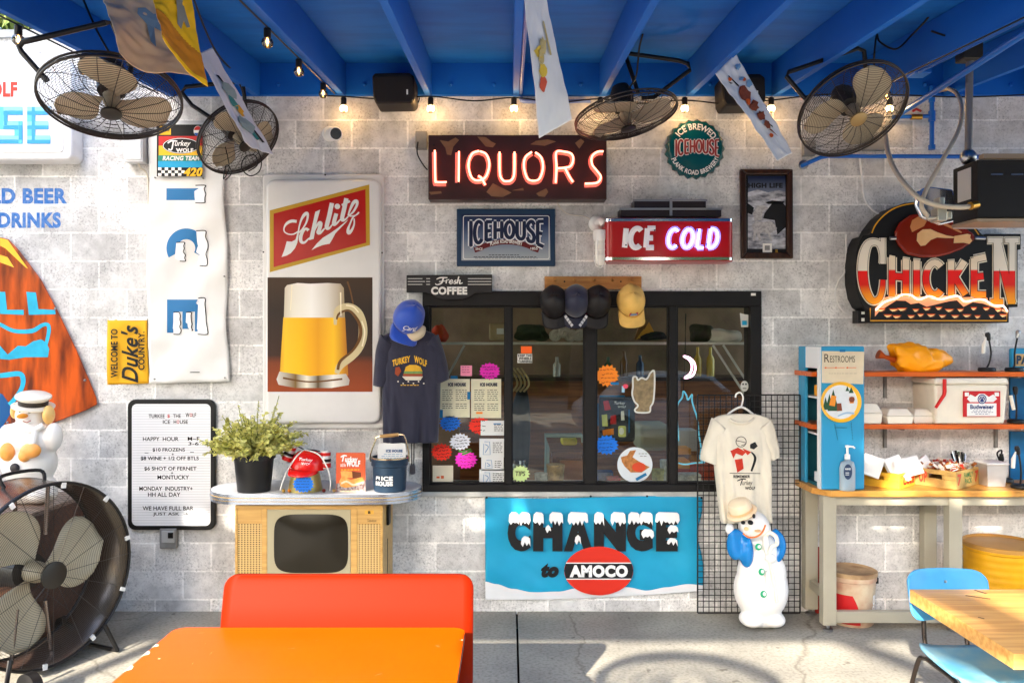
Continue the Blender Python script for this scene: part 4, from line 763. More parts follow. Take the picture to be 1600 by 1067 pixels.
mb = MB(); mb.pbox(1341, 485, 1357, 505, -.12, -.02); mb.build('transformer', BLK, t, bevel=.004); mb = MB(); mb.pbox(1346, 487, 1351, 491, -.1215, -.12); mb.pbox(1346, 497, 1351, 502, -.1215, -.12); mb.build('outlet', PAPER, t)
t = sign('power_lead', 'white cord looping on the wall at the left of the chicken sign', 1315, 490, cat='cord'); mb = MB(); mb.tube([at(1341, 491, -.02), at(1318, 487, -.02), at(1305, 462, -.012), at(1310, 440, -.01), at(1321, 420, -.01), at(1322, 366, -.01)], .006, 6, sm=True); mb.build('cord', WHITE, t)
t = sign('power_lead', 'white cord coming down the wall from the blue pipe to the chicken sign', 1355, 290, cat='cord'); mb = MB(); mb.tube([at(1343, 246, -.01), at(1347, 280, -.01), at(1351, 310, -.012), at(1362, 327, -.02), at(1376, 336, -.03)], .007, 6, sm=True); mb.build('cord', WHITE, t)
# --- FRESH COFFEE
t = sign('coffee_sign', 'black scalloped Fresh COFFEE sign fixed over the left corner of the serving window', 702, 467)
mb = MB(); mb.prism([(635, 430), (769, 429), (769, 457), (742, 458), (735, 463), (726, 466), (718, 468), (690, 468), (682, 466), (674, 459), (664, 457), (635, 457)], -.075, -.045); mb.build('board', mat('sign_charcoal', (38, 36, 36), .6, noise=.3), t, bevel=.004)
mb = MB(); mb.text('COFFEE', (673.5, 448, 730, 460.5), -.077, bold=.035)
for q in ([(682, 436.5, 1.2), (688, 434, 2), (699, 434, 2)], [(693, 434, 2.4), (690, 442, 2.4), (683, 445, 1.6), (680, 443, 1.2)], [(686, 440, 1.2), (697, 439, 1.2)], [(698, 437, 2), (697, 443, 2), (698, 438, 1.2), (702, 437, 1.6)], [(701, 441.5, 1.2), (707, 440, 1.3), (706, 437.5, 1.6), (702.5, 440, 2), (704, 443.5, 1.6), (709, 441, 1.2)], [(713, 437.5, 1.6), (710, 439.5, 1.6), (713, 442, 1.8), (709, 443.5, 1.4)], [(717, 432, 2), (714, 443, 2), (716, 439, 1.2), (719, 438, 1.6), (718, 443, 2), (723, 442, 1.2)]): mb.ribbon(q, 1.6, -.077)
for k in (435, 439.5, 444):
    mb.flat(rect(637, k, 660+4*(k == 439.5), k+.9), -.077); mb.flat(rect(666, k, 672, k+.9), -.077); mb.flat(rect(731, k, 768, k+.9), -.077)
mb.build('lettering', mat('chalk_white', (232, 228, 220), .6), t)
# --- security camera
t = sign('security_camera', 'small white security camera aimed right on the wall above the beer mug sign', 524, 212, cat='camera')
c = at(516, 210, 0); mb = MB(); mb.lathe([(.055, 0), (.055, .02), (.04, .035)], c, 20, M=Matrix.Rotation(R(90), 3, 'X')); mb.build('base', WHITE, t, smooth=True)
ax = Vector((.42, -.85, -.2)).normalized(); Mx = ax.to_track_quat('Z', 'Y').to_matrix(); mb = MB(); mb.lathe([(.02, .02), (.046, .03), (.05, .06), (.05, .16), (.046, .168)], c, 20, M=Mx); mb.build('housing', WHITE, t, smooth=True); mb = MB(); mb.lathe([(.04, .169), (.038, .172)], c, 20, M=Mx); mb.build('lens', mat('lens', (10, 10, 12), .08, coat=1), t)
# --- AMOCO banner
def amo(u, v):
    x0 = 758+.6*v; x1 = 1097+1.5*v-9*math.sin(math.pi*v)**2*1.0*math.exp(-((v-.35)/.25)**2); y = 776+2*math.sin(u*6)*(1-v)+v*(159.5-14*u*(u > .0)*u)
    p = at(x0+(x1-x0)*u, y, -.02); p.y -= .012+.016*mn.noise(Vector((u*4, v*3, 7)))+.006*mn.noise(Vector((u*13-v*6, v*5, 2)))+.009*math.sin(u*11+v*2)*math.sin(v*3+.5)+.02*math.exp(-((u-.93)/.06)**2)*math.sin(v*3); return p
t = sign('oil_banner', 'sky blue cloth banner with snow capped black CHANGE letters under the serving window', 928, 935, cat='banner')
ed = [(757, 907), (775, 911), (800, 918), (830, 923), (870, 922), (900, 917), (940, 916), (980, 916), (1008, 921), (1040, 916), (1075, 911), (1100, 913)]
def edge(x):
    for a, b in zip(ed[:-1], ed[1:]):
        if a[0] <= x <= b[0]: k = (x-a[0])/(b[0]-a[0]); return a[1]+(b[1]-a[1])*k*k*(3-2*k)
    return 912
cloth(amo, 90, 60).build('cloth', mat('banner_blue', (28, 156, 196), .55, noise=.3, nscale=4, c2=(18, 126, 168), bump=.15, bscale=8), t, smooth=True, solid=.003)
mb = MB(); v = []; n = 140
for k in range(7):
    for i in range(n+1):
        u = i/n; v0 = (edge(758+u*340)-776)/(159.5-14*u*u); p = amo(u, v0+(1.0-v0)*k/6); p.y -= .004; v.append(p)
mb.add(v, [(k*(n+1)+i, k*(n+1)+i+1, (k+1)*(n+1)+i+1, (k+1)*(n+1)+i) for k in range(6) for i in range(n)]); mb.build('snow_field', mat('banner_snow', (220, 222, 224), .55, noise=.2, nscale=6, c2=(190, 196, 192)), t, smooth=True)
YA = -.06; mb = MB(); CH = [('C', 793, 829), ('H', 833, 879), ('A', 881, 926), ('N', 928, 978), ('G', 979, 1020), ('E', 1025, 1059)]
for i, (ch, a, b) in enumerate(CH): mb.text(ch, (a, 803, b, 861), YA-.0004*i, bold=.05)
mb.build('lettering', INK, t)
rn = random.Random(9); mb = MB(); k_ = 0
def cap(x0, x1, y0, y1):
    global k_; n = max(3, int((x1-x0)/3)); lo_ = [(x0+(x1-x0)*i/n, (y1-rn.uniform(-2, 4) if i % 2 else y1-rn.uniform(4, 8))) for i in range(n+1)]
    top = [(x1-1, y0+3), (x1-4, y0), (x0+5, y0-1), (x0+1, y0+3)]; mb.flat(lo_+top, YA-.004-.0003*(k_ % 3)); k_ += 1
for a, b in ((795, 811), (811, 829), (833, 850), (858, 880), (887, 919), (928, 944), (954, 978), (981, 1000), (999, 1020), (1024, 1062)): cap(a, b, 800.5, 820)
for a, b, y0, y1 in ((814, 829, 838, 852), (1002, 1022, 827, 840), (1043, 1060, 821, 832), (1042, 1059, 841, 851), (852, 861, 820, 831), (898, 908, 836, 849)): cap(a, b, y0, y1+2)
mb.build('snow', mat('snow_print', (232, 232, 230), .5), t)
mb = MB(); mb.flat(ell(935.5, 891.5, 54, 38, 48), YA-.006); mb.build('red_oval', mat('oval_red', (206, 44, 26), .5), t)
def chord(y): return 54*math.sqrt(max(0, 1-((y-891.5)/38)**2))
mb = MB(); mb.flat([(935.5-chord(878.5), 878.5), (935.5+chord(878.5), 878.5), (935.5+chord(891), 891), (935.5+chord(905), 905), (935.5-chord(905), 905), (935.5-chord(891), 891)], YA-.0075); mb.build('oval_band_edge', PAPER, t)
mb = MB(); mb.flat([(935.5-chord(880), 880), (935.5+chord(880), 880), (935.5+chord(891), 891), (935.5+chord(903.5), 903.5), (935.5-chord(903.5), 903.5), (935.5-chord(891), 891)], YA-.009); mb.text('to', (845, 879, 873, 902), YA, bold=.05, shear=.25); mb.build('black_band', INK, t)
mb = MB(); mb.text('AMOCO', (890, 882.5, 981, 901.5), YA-.0105, bold=.04); mb.build('oval_lettering', WHITE, t)
for x, y in ((760.5, 777), (1096, 777.5), (923, 775), (1011, 775)):
    mb = MB(); mb.ball(at(x, y, -.035), .008); mb.build('hook', BLK, t)
# ================================================================= SERVING WINDOW
t = thing('serving_window', 'wide black framed sliding serving window in the block wall', 'window', tuple(at(925, 768, 0)))
FRM = mat('frame_black', (16, 14, 14), .5, noise=.25, c2=(34, 30, 28), spec=.25)
mb = MB()
for q in ((660, 455, 1190, 478), (660, 757, 1190, 768), (660, 478, 671, 757), (1173, 478, 1190, 757)): mb.pbox(*q, -.03, .14)
mb.build('frame', FRM, t, bevel=.004)
mb = MB(); mb.pbox(655, 768.5, 1195, 776, -.035, .02); mb.build('sill', COPE, t, bevel=.004)
mb = MB(); mb.pbox(790, 478, 799, 757, -.012, .1); mb.pbox(914, 478, 931, 757, -.012, .1); mb.pbox(1046, 478, 1057, 757, -.012, .1); mb.build('mullion', FRM, t, bevel=.003)
mb = MB()
for a, b in ((671, 790), (799, 914), (931, 1046), (1057, 1173)):
    mb.pbox(a, 478, b, 481, .012, .06); mb.pbox(a, 753, b, 757, .012, .06); mb.pbox(a, 481, a+2.5, 753, .012, .06); mb.pbox(b-2.5, 481, b, 753, .012, .06)
mb.build('sash', FRM, t)
mb = MB(); mb.pbox(1173.5, 458, 1181, 462, -.0325, -.03); mb.build('maker_plate', PAPER, t)
gm = bpy.data.materials.new('window_glass'); gm.use_nodes = True; n = gm.node_tree.nodes; l = gm.node_tree.links; n.remove(n['Principled BSDF'])
tr = n.new('ShaderNodeBsdfTransparent'); gl = n.new('ShaderNodeBsdfGlossy'); gl.inputs['Roughness'].default_value = .01; mx = n.new('ShaderNodeMixShader'); fr = n.new('ShaderNodeFresnel'); fr.inputs[0].default_value = 1.52
tr.inputs[0].default_value = (.9, .93, .9, 1); l.new(fr.outputs[0], mx.inputs[0]); l.new(tr.outputs[0], mx.inputs[1]); l.new(gl.outputs[0], mx.inputs[2]); l.new(mx.outputs[0], n['Material Output'].inputs[0]); GLASS = gm
for a, b in ((673, 788), (801, 912), (933, 1044), (1059, 1171)):
    mb = MB(); mb.pbox(a, 480, b, 755, .03, .036); mb.build('glass_pane', GLASS, t)
# --- papers, stickers and starbursts on the glass
GY = .026
def sticker(name, label, cat, parts, group=None, Y=GY):
    """parts: list of (part name, material, function(mb, y))"""
    t = None
    for i, (nm, m, fn) in enumerate(parts):
        mb = MB(); fn(mb, Y-.0022*i)
        if i == 0:
            c = sum((Vector(p) for p in mb.v), Vector())/len(mb.v); t = thing(name, label, cat, tuple(c), group)
        mb.build(nm, m, t)
    return t
def bst(name, label, cx, cy, rx, ry, m, seed, ink=INK, rows=4, words=None, n=16):
    def base(mb, y): mb.prism(burst(cx, cy, rx, ry, n, .8, seed), y, y+.0012)
    def pen(mb, y):
        rn = random.Random(seed)
        if words: mb.text(words, (cx-rx*.5, cy-ry*.3, cx+rx*.5, cy+ry*.25), y, bold=.01, shear=.1); return
        for k in range(rows):
            yy = cy-ry*.5+ry*1.05*k/(rows-1 or 1); x = cx-rx*.55+rn.uniform(-2, 2)
            while x < cx+rx*.5:
                L = rn.uniform(2.5, 6); mb.ribbon([(x, yy+rn.uniform(-1, 1)-.06*(x-cx)), (x+L*.5, yy+rn.uniform(-1.3, 1.3)-.06*(x-cx)), (x+L, yy+rn.uniform(-1, 1)-.06*(x-cx))], .9, y); x += L+1.6
    sticker(name, label, 'paper star', [('card', m, base), ('handwriting', ink, pen)], 'starburst cards on the window')
MAG = mat('card_magenta', (226, 40, 176), .6, emit=0); BLU = mat('card_blue', (20, 112, 214), .6); RDC = mat('card_red', (236, 48, 28), .6); WHC = mat('card_white', (232, 232, 240), .6); ORC = mat('card_orange', (248, 140, 36), .6); GRC = mat('card_green', (204, 226, 150), .6)
bst('starburst_card', 'magenta starburst card near the top of the left pane beside a pink sticky note', 765, 580, 17, 14, MAG, 1)
bst('starburst_card', 'dark blue starburst card under the left menu sheet', 703, 661, 17, 13, BLU, 2)
bst('starburst_card', 'bright red starburst card under the right menu sheet', 749, 665, 18, 14, RDC, 3, rows=3)
bst('starburst_card', 'white starburst card in the middle of the left pane', 719, 690, 17, 14, WHC, 4)
bst('starburst_card', 'red starburst card at the lower left of the window by the hanging shirt', 690, 706, 17, 14, RDC, 5)
bst('starburst_card', 'magenta starburst card with a green squiggle low on the left pane', 728, 718, 18, 15, MAG, 6)
bst('starburst_card', 'orange starburst card on the third pane above the black board', 949, 587, 19, 18, ORC, 7, mat('ink_red', (150, 40, 20), .6))
bst('starburst_card', 'bright blue starburst card on the third pane above the round plate', 948, 695, 19, 16, BLU, 8, NAVY)
bst('starburst_card', 'pale green starburst card reading TIPS at the bottom of the second pane', 813, 740, 15.5, 13.5, GRC, 9, words='TIPS')
mb = MB(); 
for q in ([(716, 703, 2), (722, 706, 3), (730, 703, 2), (736, 701, 1.5)], [(722, 710, 3), (730, 707, 3), (738, 704, 1.5)]): mb.ribbon(q, 2, GY-.006)
tag(mb.build('paper_squiggle', mat('squig_green', (60, 120, 50), .5)), 'small dark green leafy cut-out stuck on the lower magenta starburst', 'cut-out')
def menu(x0, y0, x1, y1, label, seed, title):
    def rows(mb, y):
        rr = []
        for k in range(int((y1-y0-26)/3.1)):
            yy = y0+17+k*3.1
            if k % 7 == 6: continue
            rr += [(x0+5, x0+5+(x1-x0)*.34, yy), (x0+(x1-x0)*.54, x0+(x1-x0)*.9, yy)]
        painted(mb, rr, y, 0, seed, 1)
    sticker('menu_sheet', label, 'menu', [('sheet', mat('menu_cream', (226, 220, 190), .7, noise=.15), lambda mb, y: mb.pbox(x0, y0, x1, y1, y, y+.001)), ('print_lines', mat('menu_ink', (84, 84, 80), .7), rows), ('title', NAVY, lambda mb, y: mb.text(title, (x0+14, y0+6, x1-6, y0+11.5), y, bold=.04))], 'menus taped to the glass')
menu(686, 592, 734, 652, 'left cream menu sheet taped beside the hanging dark shirt', 1, 'ICE HOUSE'); menu(736, 592, 783, 653, 'right cream menu sheet with an orange foot mark taped beside the first mullion', 2, 'ICE HOUSE')
mb = MB(); mb.flat(rect(744, 643.5, 754, 646.5), GY-.006); tag(mb.build('orange_label', ORC), 'tiny orange label at the foot of the right menu sheet', 'label')
PNK = mat('note_pink', (244, 150, 178), .7)
sticker('sticky_note', 'pink sticky note on the left pane above the menus', 'note', [('sheet', PNK, lambda mb, y: mb.pbox(719.5, 571, 737.5, 587.5, y, y+.001)), ('print_lines', mat('note_ink', (196, 90, 130), .7), lambda mb, y: painted(mb, [(722, 735, 573), (722, 735, 577), (722, 735, 581)], y, 0, 4))])
INF = mat('info_white', (222, 222, 220), .7)
for i, (x0, y0, x1, y1, lab) in enumerate(((751, 657, 789, 680, 'white info card tucked behind the bright red starburst, topmost of its column'), (749, 685, 788, 714, 'white info card with a bag drawing, second in the column by the first mullion'), (752, 714, 787, 735, 'small white info card between two larger ones in the column'), (749, 733, 790, 762, 'white info card with a bag drawing at the bottom of the column'))):
    def pic(mb, y, x0=x0, y0=y0, y1=y1, i=i):
        if i == 0: return mb.flat(rect(x0+20, y0+4, x0+32, y0+6), y)
        mb.ribbon([(x0+8, y0+5), (x0+16, y0+5), (x0+17, y1-4), (x0+6, y1-4), (x0+7, y0+8)], 1, y, smooth=False); mb.ribbon([(x0+9, y0+9), (x0+14, y0+13), (x0+9, y1-7)], 1.2, y)
    sticker('info_card', lab, 'card', [('sheet', INF, lambda mb, y, q=(x0, y0, x1, y1): mb.pbox(*q, y-.002, y)), ('bag_drawing', mat('pale_blue_ink', (110, 150, 190), .6), lambda mb, y, f=pic: f(mb, y-.001)), ('print_lines', mat('menu_ink', (84, 84, 80), .7), lambda mb, y, q=(x0, y0, x1, y1): painted(mb, [(q[0]+21, q[2]-3, q[1]+6+k*3) for k in range(int((q[3]-q[1]-9)/3))], y-.0015, 0, 8))], 'info cards on the glass')
sticker('tan_card', 'square cream card with two tiny drawings at the bottom left of the window', 'card', [('sheet', mat('tan_card', (218, 208, 184), .7), lambda mb, y: mb.pbox(676, 727, 708, 761, y, y+.001)), ('small_drawing', mat('rust_ink', (206, 90, 40), .6), lambda mb, y: (mb.flat(rect(689, 743, 693.5, 747.5), y), mb.flat(rect(682, 744, 687, 747), y))), ('print_lines', mat('menu_ink', (84, 84, 80), .7), lambda mb, y: painted(mb, [(681, 703, 753)], y, 0, 2, .8))])
sticker('orange_square', 'plain orange square sticker at the top of the second pane', 'sticker', [('sheet', mat('sticker_orange', (250, 100, 24), .5), lambda mb, y: mb.pbox(814, 541, 831, 552, y, y+.001))])
sticker('slogan_sticker', 'white sticker with three lines of black capitals under the orange square', 'sticker', [('sheet', PAPER, lambda mb, y: mb.pbox(808.5, 553, 831.5, 567, y, y+.001)), ('lettering', INK, lambda mb, y: (mb.text('KEEP THE', (809.5, 553.7, 831, 557.4), y, bold=.03), mb.text('WHEELS', (810, 558, 830.5, 562), y, bold=.03), mb.text('TURNING', (809.5, 562.7, 831, 566.4), y, bold=.03)))])
TAPE = mat('blue_tape', (24, 110, 160), .6)
for i, (q, lab) in enumerate((((704, 587, 715, 592), 'strip of blue tape at the top of the left menu'), ((730, 612, 735, 624), 'strip of blue tape between the two menus'), ((954, 597, 967, 601), 'strip of blue tape under the orange starburst'), ((685, 640, 692, 653), 'strip of blue tape on the dark blue starburst'))):
    mb = MB(); mb.pbox(*q, GY-.009, GY-.008); tag(mb.build('tape_strip', TAPE), lab, 'tape', 'blue tape strips on the window')
# turkey decal
z = lambda q: [(800+p[0]/3.556, 520+p[1]/3.556)+tuple(k/3.556 for k in p[2:]) for p in q]
TK = z([(672, 250), (690, 244), (700, 262), (720, 250), (745, 258), (760, 240), (770, 222), (790, 214), (792, 300), (785, 380), (770, 410), (762, 440), (700, 442), (682, 428), (700, 404), (680, 380), (668, 340), (672, 300)])
sticker('turkey_decal', 'white outlined tan turkey decal on the third pane', 'decal', [('body', mat('turkey_tan', (150, 130, 96), .5, noise=.7, nscale=30, c2=(90, 80, 60)), lambda mb, y: mb.flat(TK, y)), ('outline', mat('decal_white', (214, 214, 206), .5), lambda mb, y: mb.ribbon([(a, b) for a, b in TK], 2.6, y, close=True))])
BRD = mat('board_black', (34, 32, 34), .5)
t = sticker('sticker_board', 'black board covered with small stickers behind the third pane', 'board', [('board', BRD, lambda mb, y: mb.prism(rrect(936, 619, 992, 690, 5), y, y+.006))], Y=.1)
for nm, m, P in (('red_sticker', REDP, z([(506, 380), (535, 375), (550, 425), (515, 432)])), ('yellow_sticker', mat('pale_yellow', (216, 216, 110), .5), z([(498, 455), (528, 452), (532, 518), (502, 518)])), ('red_sticker', REDP, z([(548, 460), (578, 456), (580, 508), (546, 508)])), ('white_sticker', PAPER, z([(605, 435), (622, 432), (626, 486), (606, 486)])), ('orange_sticker', ORC, z([(502, 540), (565, 530), (566, 565), (506, 570)])), ('yellow_sticker', mat('pale_yellow', (216, 216, 110), .5), z(rrect(590, 516, 634, 578, 10)))):
    mb = MB(); mb.flat(P, .097); mb.build(nm, m, t)
mb = MB(); mb.text('Turkey', (960, 627, 977, 633), .096, bold=.01, shear=.3); mb.text('WOLF', (965, 634, 978, 637), .096, bold=.02); mb.flat(ell(971, 673.5, 4, 5.5), .0955); mb.build('board_lettering', PAPER, t)
mb = MB()
for q in ((937, 617.5, 976, 620), (933, 630, 935.5, 665), (982, 640, 984, 676)): mb.pbox(*q, .093, .096)
mb.build('tape_edge', TAPE, t)
sticker('plate_decal', 'round white plate decal with food on it at the bottom of the third pane', 'decal', [('plate', mat('plate_white', (212, 218, 222), .4), lambda mb, y: mb.flat(ell(992, 726, 27.5, 27.5, 40), y)), ('food_print', mat('food_tan', (196, 130, 70), .5, noise=.7, nscale=40, c2=(120, 70, 30)), lambda mb, y: mb.flat(z([(605, 690), (640, 680), (655, 655), (690, 650), (670, 690), (700, 710), (745, 735), (765, 745), (720, 775), (660, 775), (625, 740), (610, 715)]), y)), ('food_print', mat('food_red', (206, 70, 36), .4), lambda mb, y: mb.flat(z(ell(705, 745, 38, 26)), y)), ('label_print', TAPE, lambda mb, y: mb.flat(z([(685, 808), (742, 776), (750, 790), (694, 822)]), y)), ('print_lines', GREYM, lambda mb, y: painted(mb, [(998, 1012, 708), (1000, 1012, 712)], y, 0, 3))])
sticker('skull_sticker', 'small round white face sticker at the right edge of the fourth pane', 'sticker', [('disc', mat('decal_white', (214, 214, 206), .5), lambda mb, y: mb.flat(z(ell(1292, 296, 22, 30)), y)), ('print', INK, lambda mb, y: (mb.flat(z(ell(1284, 285, 5)), y), mb.flat(z(ell(1300, 285, 5)), y), mb.flat(z(rect(1282, 306, 1302, 310)), y)))])
sticker('corner_sticker', 'small pale sticker with a blue patch in the top right corner of the fourth pane', 'sticker', [('sheet', mat('decal_white', (214, 214, 206), .5), lambda mb, y: mb.flat([(1156, 489), (1163, 491), (1171, 492), (1170, 500), (1169, 511), (1158, 511), (1157, 500)], y)), ('patch', CYANP, lambda mb, y: mb.flat(rect(1159.5, 501, 1167, 508), y))])
sticker('tiny_sticker', 'tiny red and blue sticker left of the turkey decal', 'sticker', [('sheet', mat('pale_cyan', (150, 200, 220), .5), lambda mb, y: mb.flat(rect(971.5, 603, 976, 613), y)), ('patch', mat('pink_patch', (230, 80, 100), .5), lambda mb, y: mb.flat(ell(977.5, 603.5, 4, 3.5), y))])
# neon moon and wolf hanging behind the fourth pane
t = thing('moon_neon', 'lit pink neon crescent moon hanging inside the fourth pane', 'neon sign', tuple(at(1075, 590, .12)))
mb = MB(); mb.tube([at(a, b, .12) for a, b in spline(z([(955, 130), (985, 150), (1000, 185), (990, 225), (960, 250), (1000, 240), (1018, 205), (1012, 165), (985, 138)]), True)], .0065, 6, closed=True); mb.build('tube', mat('neon_pink', (255, 170, 220), .3, emit=1.6, ecol=(255, 180, 226)), t, smooth=True)
mb = MB(); mb.tube([at(1071, 555, .12), at(1071, 490, .12)], .002, 5); mb.build('wire', BLK, t)
t = thing('wolf_neon', 'unlit pale blue neon outline of a wolf, given a faint glow inside the fourth pane', 'neon sign', tuple(at(1075, 725, .12)))
mb = MB(); mb.tube([at(a, b, .12) for a, b in spline(z([(925, 600), (918, 480), (920, 400), (945, 360), (952, 325), (968, 345), (978, 372), (1000, 342), (1000, 375), (1012, 420), (1030, 480), (1038, 560), (1050, 640), (1045, 700), (1070, 718), (1020, 722), (960, 730), (925, 722)]))], .006, 6); mb.build('tube', mat('neon_off_glow', (120, 196, 220), .25, emit=.1, ecol=(110, 200, 230)), t, smooth=True)  # the tube is off, but its material carries a faint glow
mb = MB(); mb.tube([at(1068, 612, .12), at(1072, 490, .14)], .002, 5); mb.build('wire', BLK, t)
# ================================================================= INSIDE THE ROOM
t = thing('wall_shelf', 'long white shelf on braces seen through the top of the window', 'shelf', (.6, .5, 1.93)); WSH = mat('shelf_white', (206, 202, 190), .5)
mb = MB(); mb.box(-.62, 1.9, .4, .75, 1.925, 1.945); mb.build('board', WSH, t)
for x in (-.35, 1.66, 1.58):
    mb = MB(); mb.tube([(x, .42, 1.92), (x+(.28 if x > 0 else -.22), .5, 1.52)], .012, 4); mb.build('brace', WSH, t)
def lump(name, label, cat, c, r, m, seed, group=None, k=.25):
    rn = random.Random(seed); ph = [rn.uniform(0, 6) for _ in range(6)]
    fn = lambda p: p*(1+k*(math.sin(p.x/r[0]*3+ph[0])*math.sin(p.z/r[2]*3+ph[1])+.6*math.sin(p.y/r[1]*5+p.x/r[0]*4+ph[2])))
    mb = MB(); mb.ball(c, *r, 24, 16, fn=fn); return tag(mb.build(name, m, smooth=True), label, cat, group)
lump('orange_hat', 'orange knitted hat on the shelf at the left end of the window', 'hat', at(684, 524, .5)+Vector((0, 0, 0)), (.07, .08, .07), mat('hat_orange', (214, 66, 24), .8, bump=.4, bscale=60), 1)
t = thing('tan_box', 'tan carton with a white label on the shelf behind the first pane', 'box', tuple(at(777, 533, .5)))
mb = MB(); mb.pbox(764, 505, 792, 531.5, .48, .7); mb.build('carton', mat('carton', (170, 150, 116), .8), t, bevel=.012); mb = MB(); mb.pbox(776, 513, 787, 522, .477, .479); mb.build('label', INF, t)
CLW = mat('rolled_cloth', (206, 200, 188), .8, bump=.3)
for i, (x, y) in enumerate(((868, 524), (880, 519), (892, 525), (905, 524))):
    mb = MB(); c = at(x, y, .5); mb.k = 0; mb.tube([c+Vector((math.cos(a*.5)*(.05-.0022*a), -.03-.001*a, math.sin(a*.5)*(.05-.0022*a))) for a in range(22)], .009, 6); mb.tube([c+Vector((0, -.02, 0)), c+Vector((0, .15, 0))], .046, 14)
    tag(mb.build('rolled_shirt', CLW, smooth=True), ('rolled white shirt at the left of a row of four on the shelf', 'rolled white shirt, raised second of four on the shelf', 'rolled white shirt, third of four on the shelf', 'rolled white shirt at the right of a row of four, by the centre mullion')[i], 'shirt', 'rolled shirts on the shelf')
t = thing('paper_sail', 'two yellow pointed paper flags leaning on the shelf behind the third pane', 'paper flag', tuple(at(1008, 532, .5))); mb = MB(); mb.prism([(1001, 526), (1014, 503), (1023, 520)], .47, .475); mb.prism([(994, 530), (1006, 514), (1022, 524)], .46, .465); mb.build('paper', mat('paper_yellow', (232, 170, 70), .7), t)
t = thing('brown_carton', 'brown open carton flap behind the yellow paper flags', 'box', tuple(at(1000, 532, .56))); mb = MB(); mb.prism([(991, 531), (1003, 498), (1012, 500), (1004, 531)], .55, .6); mb.build('flap', mat('carton_brown', (150, 108, 70), .8), t)
lump('flat_hat', 'dark flat hat lying on the shelf right of the paper flags', 'hat', at(1020, 525, .5), (.12, .09, .035), mat('cap_dark', (40, 42, 48), .8), 4)
lump('white_bundle', 'bundled white cloth on the shelf at the right end', 'cloth', at(1132, 526, .5), (.13, .08, .06), CLW, 5)
lump('dark_bag', 'dark lumpy bag on the shelf behind the fourth pane', 'bag', at(1096, 521, .55), (.1, .08, .08), mat('bag_dark', (60, 54, 44), .8), 6)
lump('green_backpack', 'dark green bag on the shelf behind the second pane', 'bag', at(830, 520, .55), (.13, .1, .07), mat('bag_green', (52, 58, 44), .8), 7)
BRN = wood('room_wood', (150, 92, 48), (100, 58, 28), .4, 'X')
t = thing('back_counter', 'long brown wooden counter standing at the back of the room', 'counter', (.7, 2.6, 0)); mb = MB(); mb.box(-.5, 2.6, 2.3, 2.8, 0, 1.55); mb.build('body', BRN, t); mb = MB(); mb.box(-.55, 2.65, 2.25, 2.85, 1.553, 1.59); mb.build('top', mat('counter_top', (60, 40, 30), .3), t)
t = thing('red_crate', 'orange red box on the floor behind the fourth pane', 'box', (2.0, 1.0, 0)); mb = MB(); mb.pbox(1060, 735, 1140, 790, .9, 1.4); mb.build('box', mat('box_red', (190, 66, 28), .6), t, bevel=.01)
t = thing('orange_bar', 'two stacked orange wooden blocks behind the wolf neon', 'block', tuple(at(1068, 735, .7))); mb = MB(); mb.pbox(1060, 701, 1080, 710, .7, .9); mb.build('block', mat('block_or', (226, 150, 60), .6), t); mb = MB(); mb.pbox(1058, 720, 1078, 732, .68, .9); mb.build('block', mat('block_or', (226, 150, 60), .6), t)
t = thing('side_table', 'low brown table inside behind the second pane, carrying a yellow cushion', 'table', tuple(at(895, 790, 1.0))); mb = MB(); mb.pbox(862, 706, 916, 713, .9, 1.5); mb.build('top', BRN, t)
for x in (866, 912):
    mb = MB(); mb.pbox(x-3, 713, x+3, 800, .92, .98); mb.build('leg', BRN, t)
t = thing('pale_chair', 'pale green metal chair inside behind the second pane', 'chair', tuple(at(885, 800, .8)))
mb = MB(); mb.tube([at(853, 790, .8), at(855, 700, .8), at(852, 680, .8), at(908, 680, .8), at(912, 690, .8)], .02, 8); mb.build('back_frame', mat('chair_pale', (150, 166, 156), .4), t); mb = MB(); mb.pbox(875, 719, 914, 758, .86, .88); mb.build('panel', mat('chair_wood', (170, 104, 50), .4), t)
mb = MB(); mb.pbox(877, 685, 902, 696, .95, 1.1); tag(mb.build('yellow_cushion', mat('cushion', (230, 206, 40), .7), bevel=.02), 'small bright yellow pad resting on the low brown table', 'pad')
t = thing('pale_sofa', 'pale beige padded box seat behind the third pane', 'seat', tuple(at(1020, 800, 1.3))); mb = MB(); mb.pbox(1000, 664, 1048, 705, 1.2, 1.6); mb.build('cushion', mat('sofa', (176, 170, 140), .8), t, bevel=.03)
t = thing('paper_stack', 'stack of white boxes behind the fourth pane', 'boxes', tuple(at(1078, 720, 1.2))); mb = MB(); mb.pbox(1062, 672, 1090, 705, 1.1, 1.3); mb.build('box', mat('stack_white', (190, 186, 176), .7), t, bevel=.01)
t = thing('coat_hooks', 'rack of pale curved hooks inside the left of the second pane', 'hooks', tuple(at(806, 600, .3)))
for k in range(4):
    mb = MB(); mb.tube([at(796+k*6, 575, .3), at(806+k*6, 590, .3), at(808+k*6, 602, .3), at(800+k*6, 612, .3)], .008, 6, sm=True); mb.build('hook', mat('hook_tan', (196, 170, 120), .4), t, smooth=True)
lump('dark_coat', 'dark coat hanging inside at the left of the second pane', 'coat', at(812, 680, .45), (.09, .08, .38), mat('coat', (40, 38, 36), .9), 9, k=.1)
t = thing('window_jar', 'green glass jar on the inner sill behind the TIPS card', 'jar', tuple(at(811, 755, .3))); mb = MB(); o = at(811, 755, .3); mb.lathe([(.05, 0), (.055, .02), (.055, .13), (.045, .15)], o, 20); mb.build('glass', mat('jar_green', (110, 126, 80), .15, coat=1), t, smooth=True); mb = MB(); mb.lathe([(.05, .152), (.05, .18)], o, 20); mb.build('lid', CHROME, t)
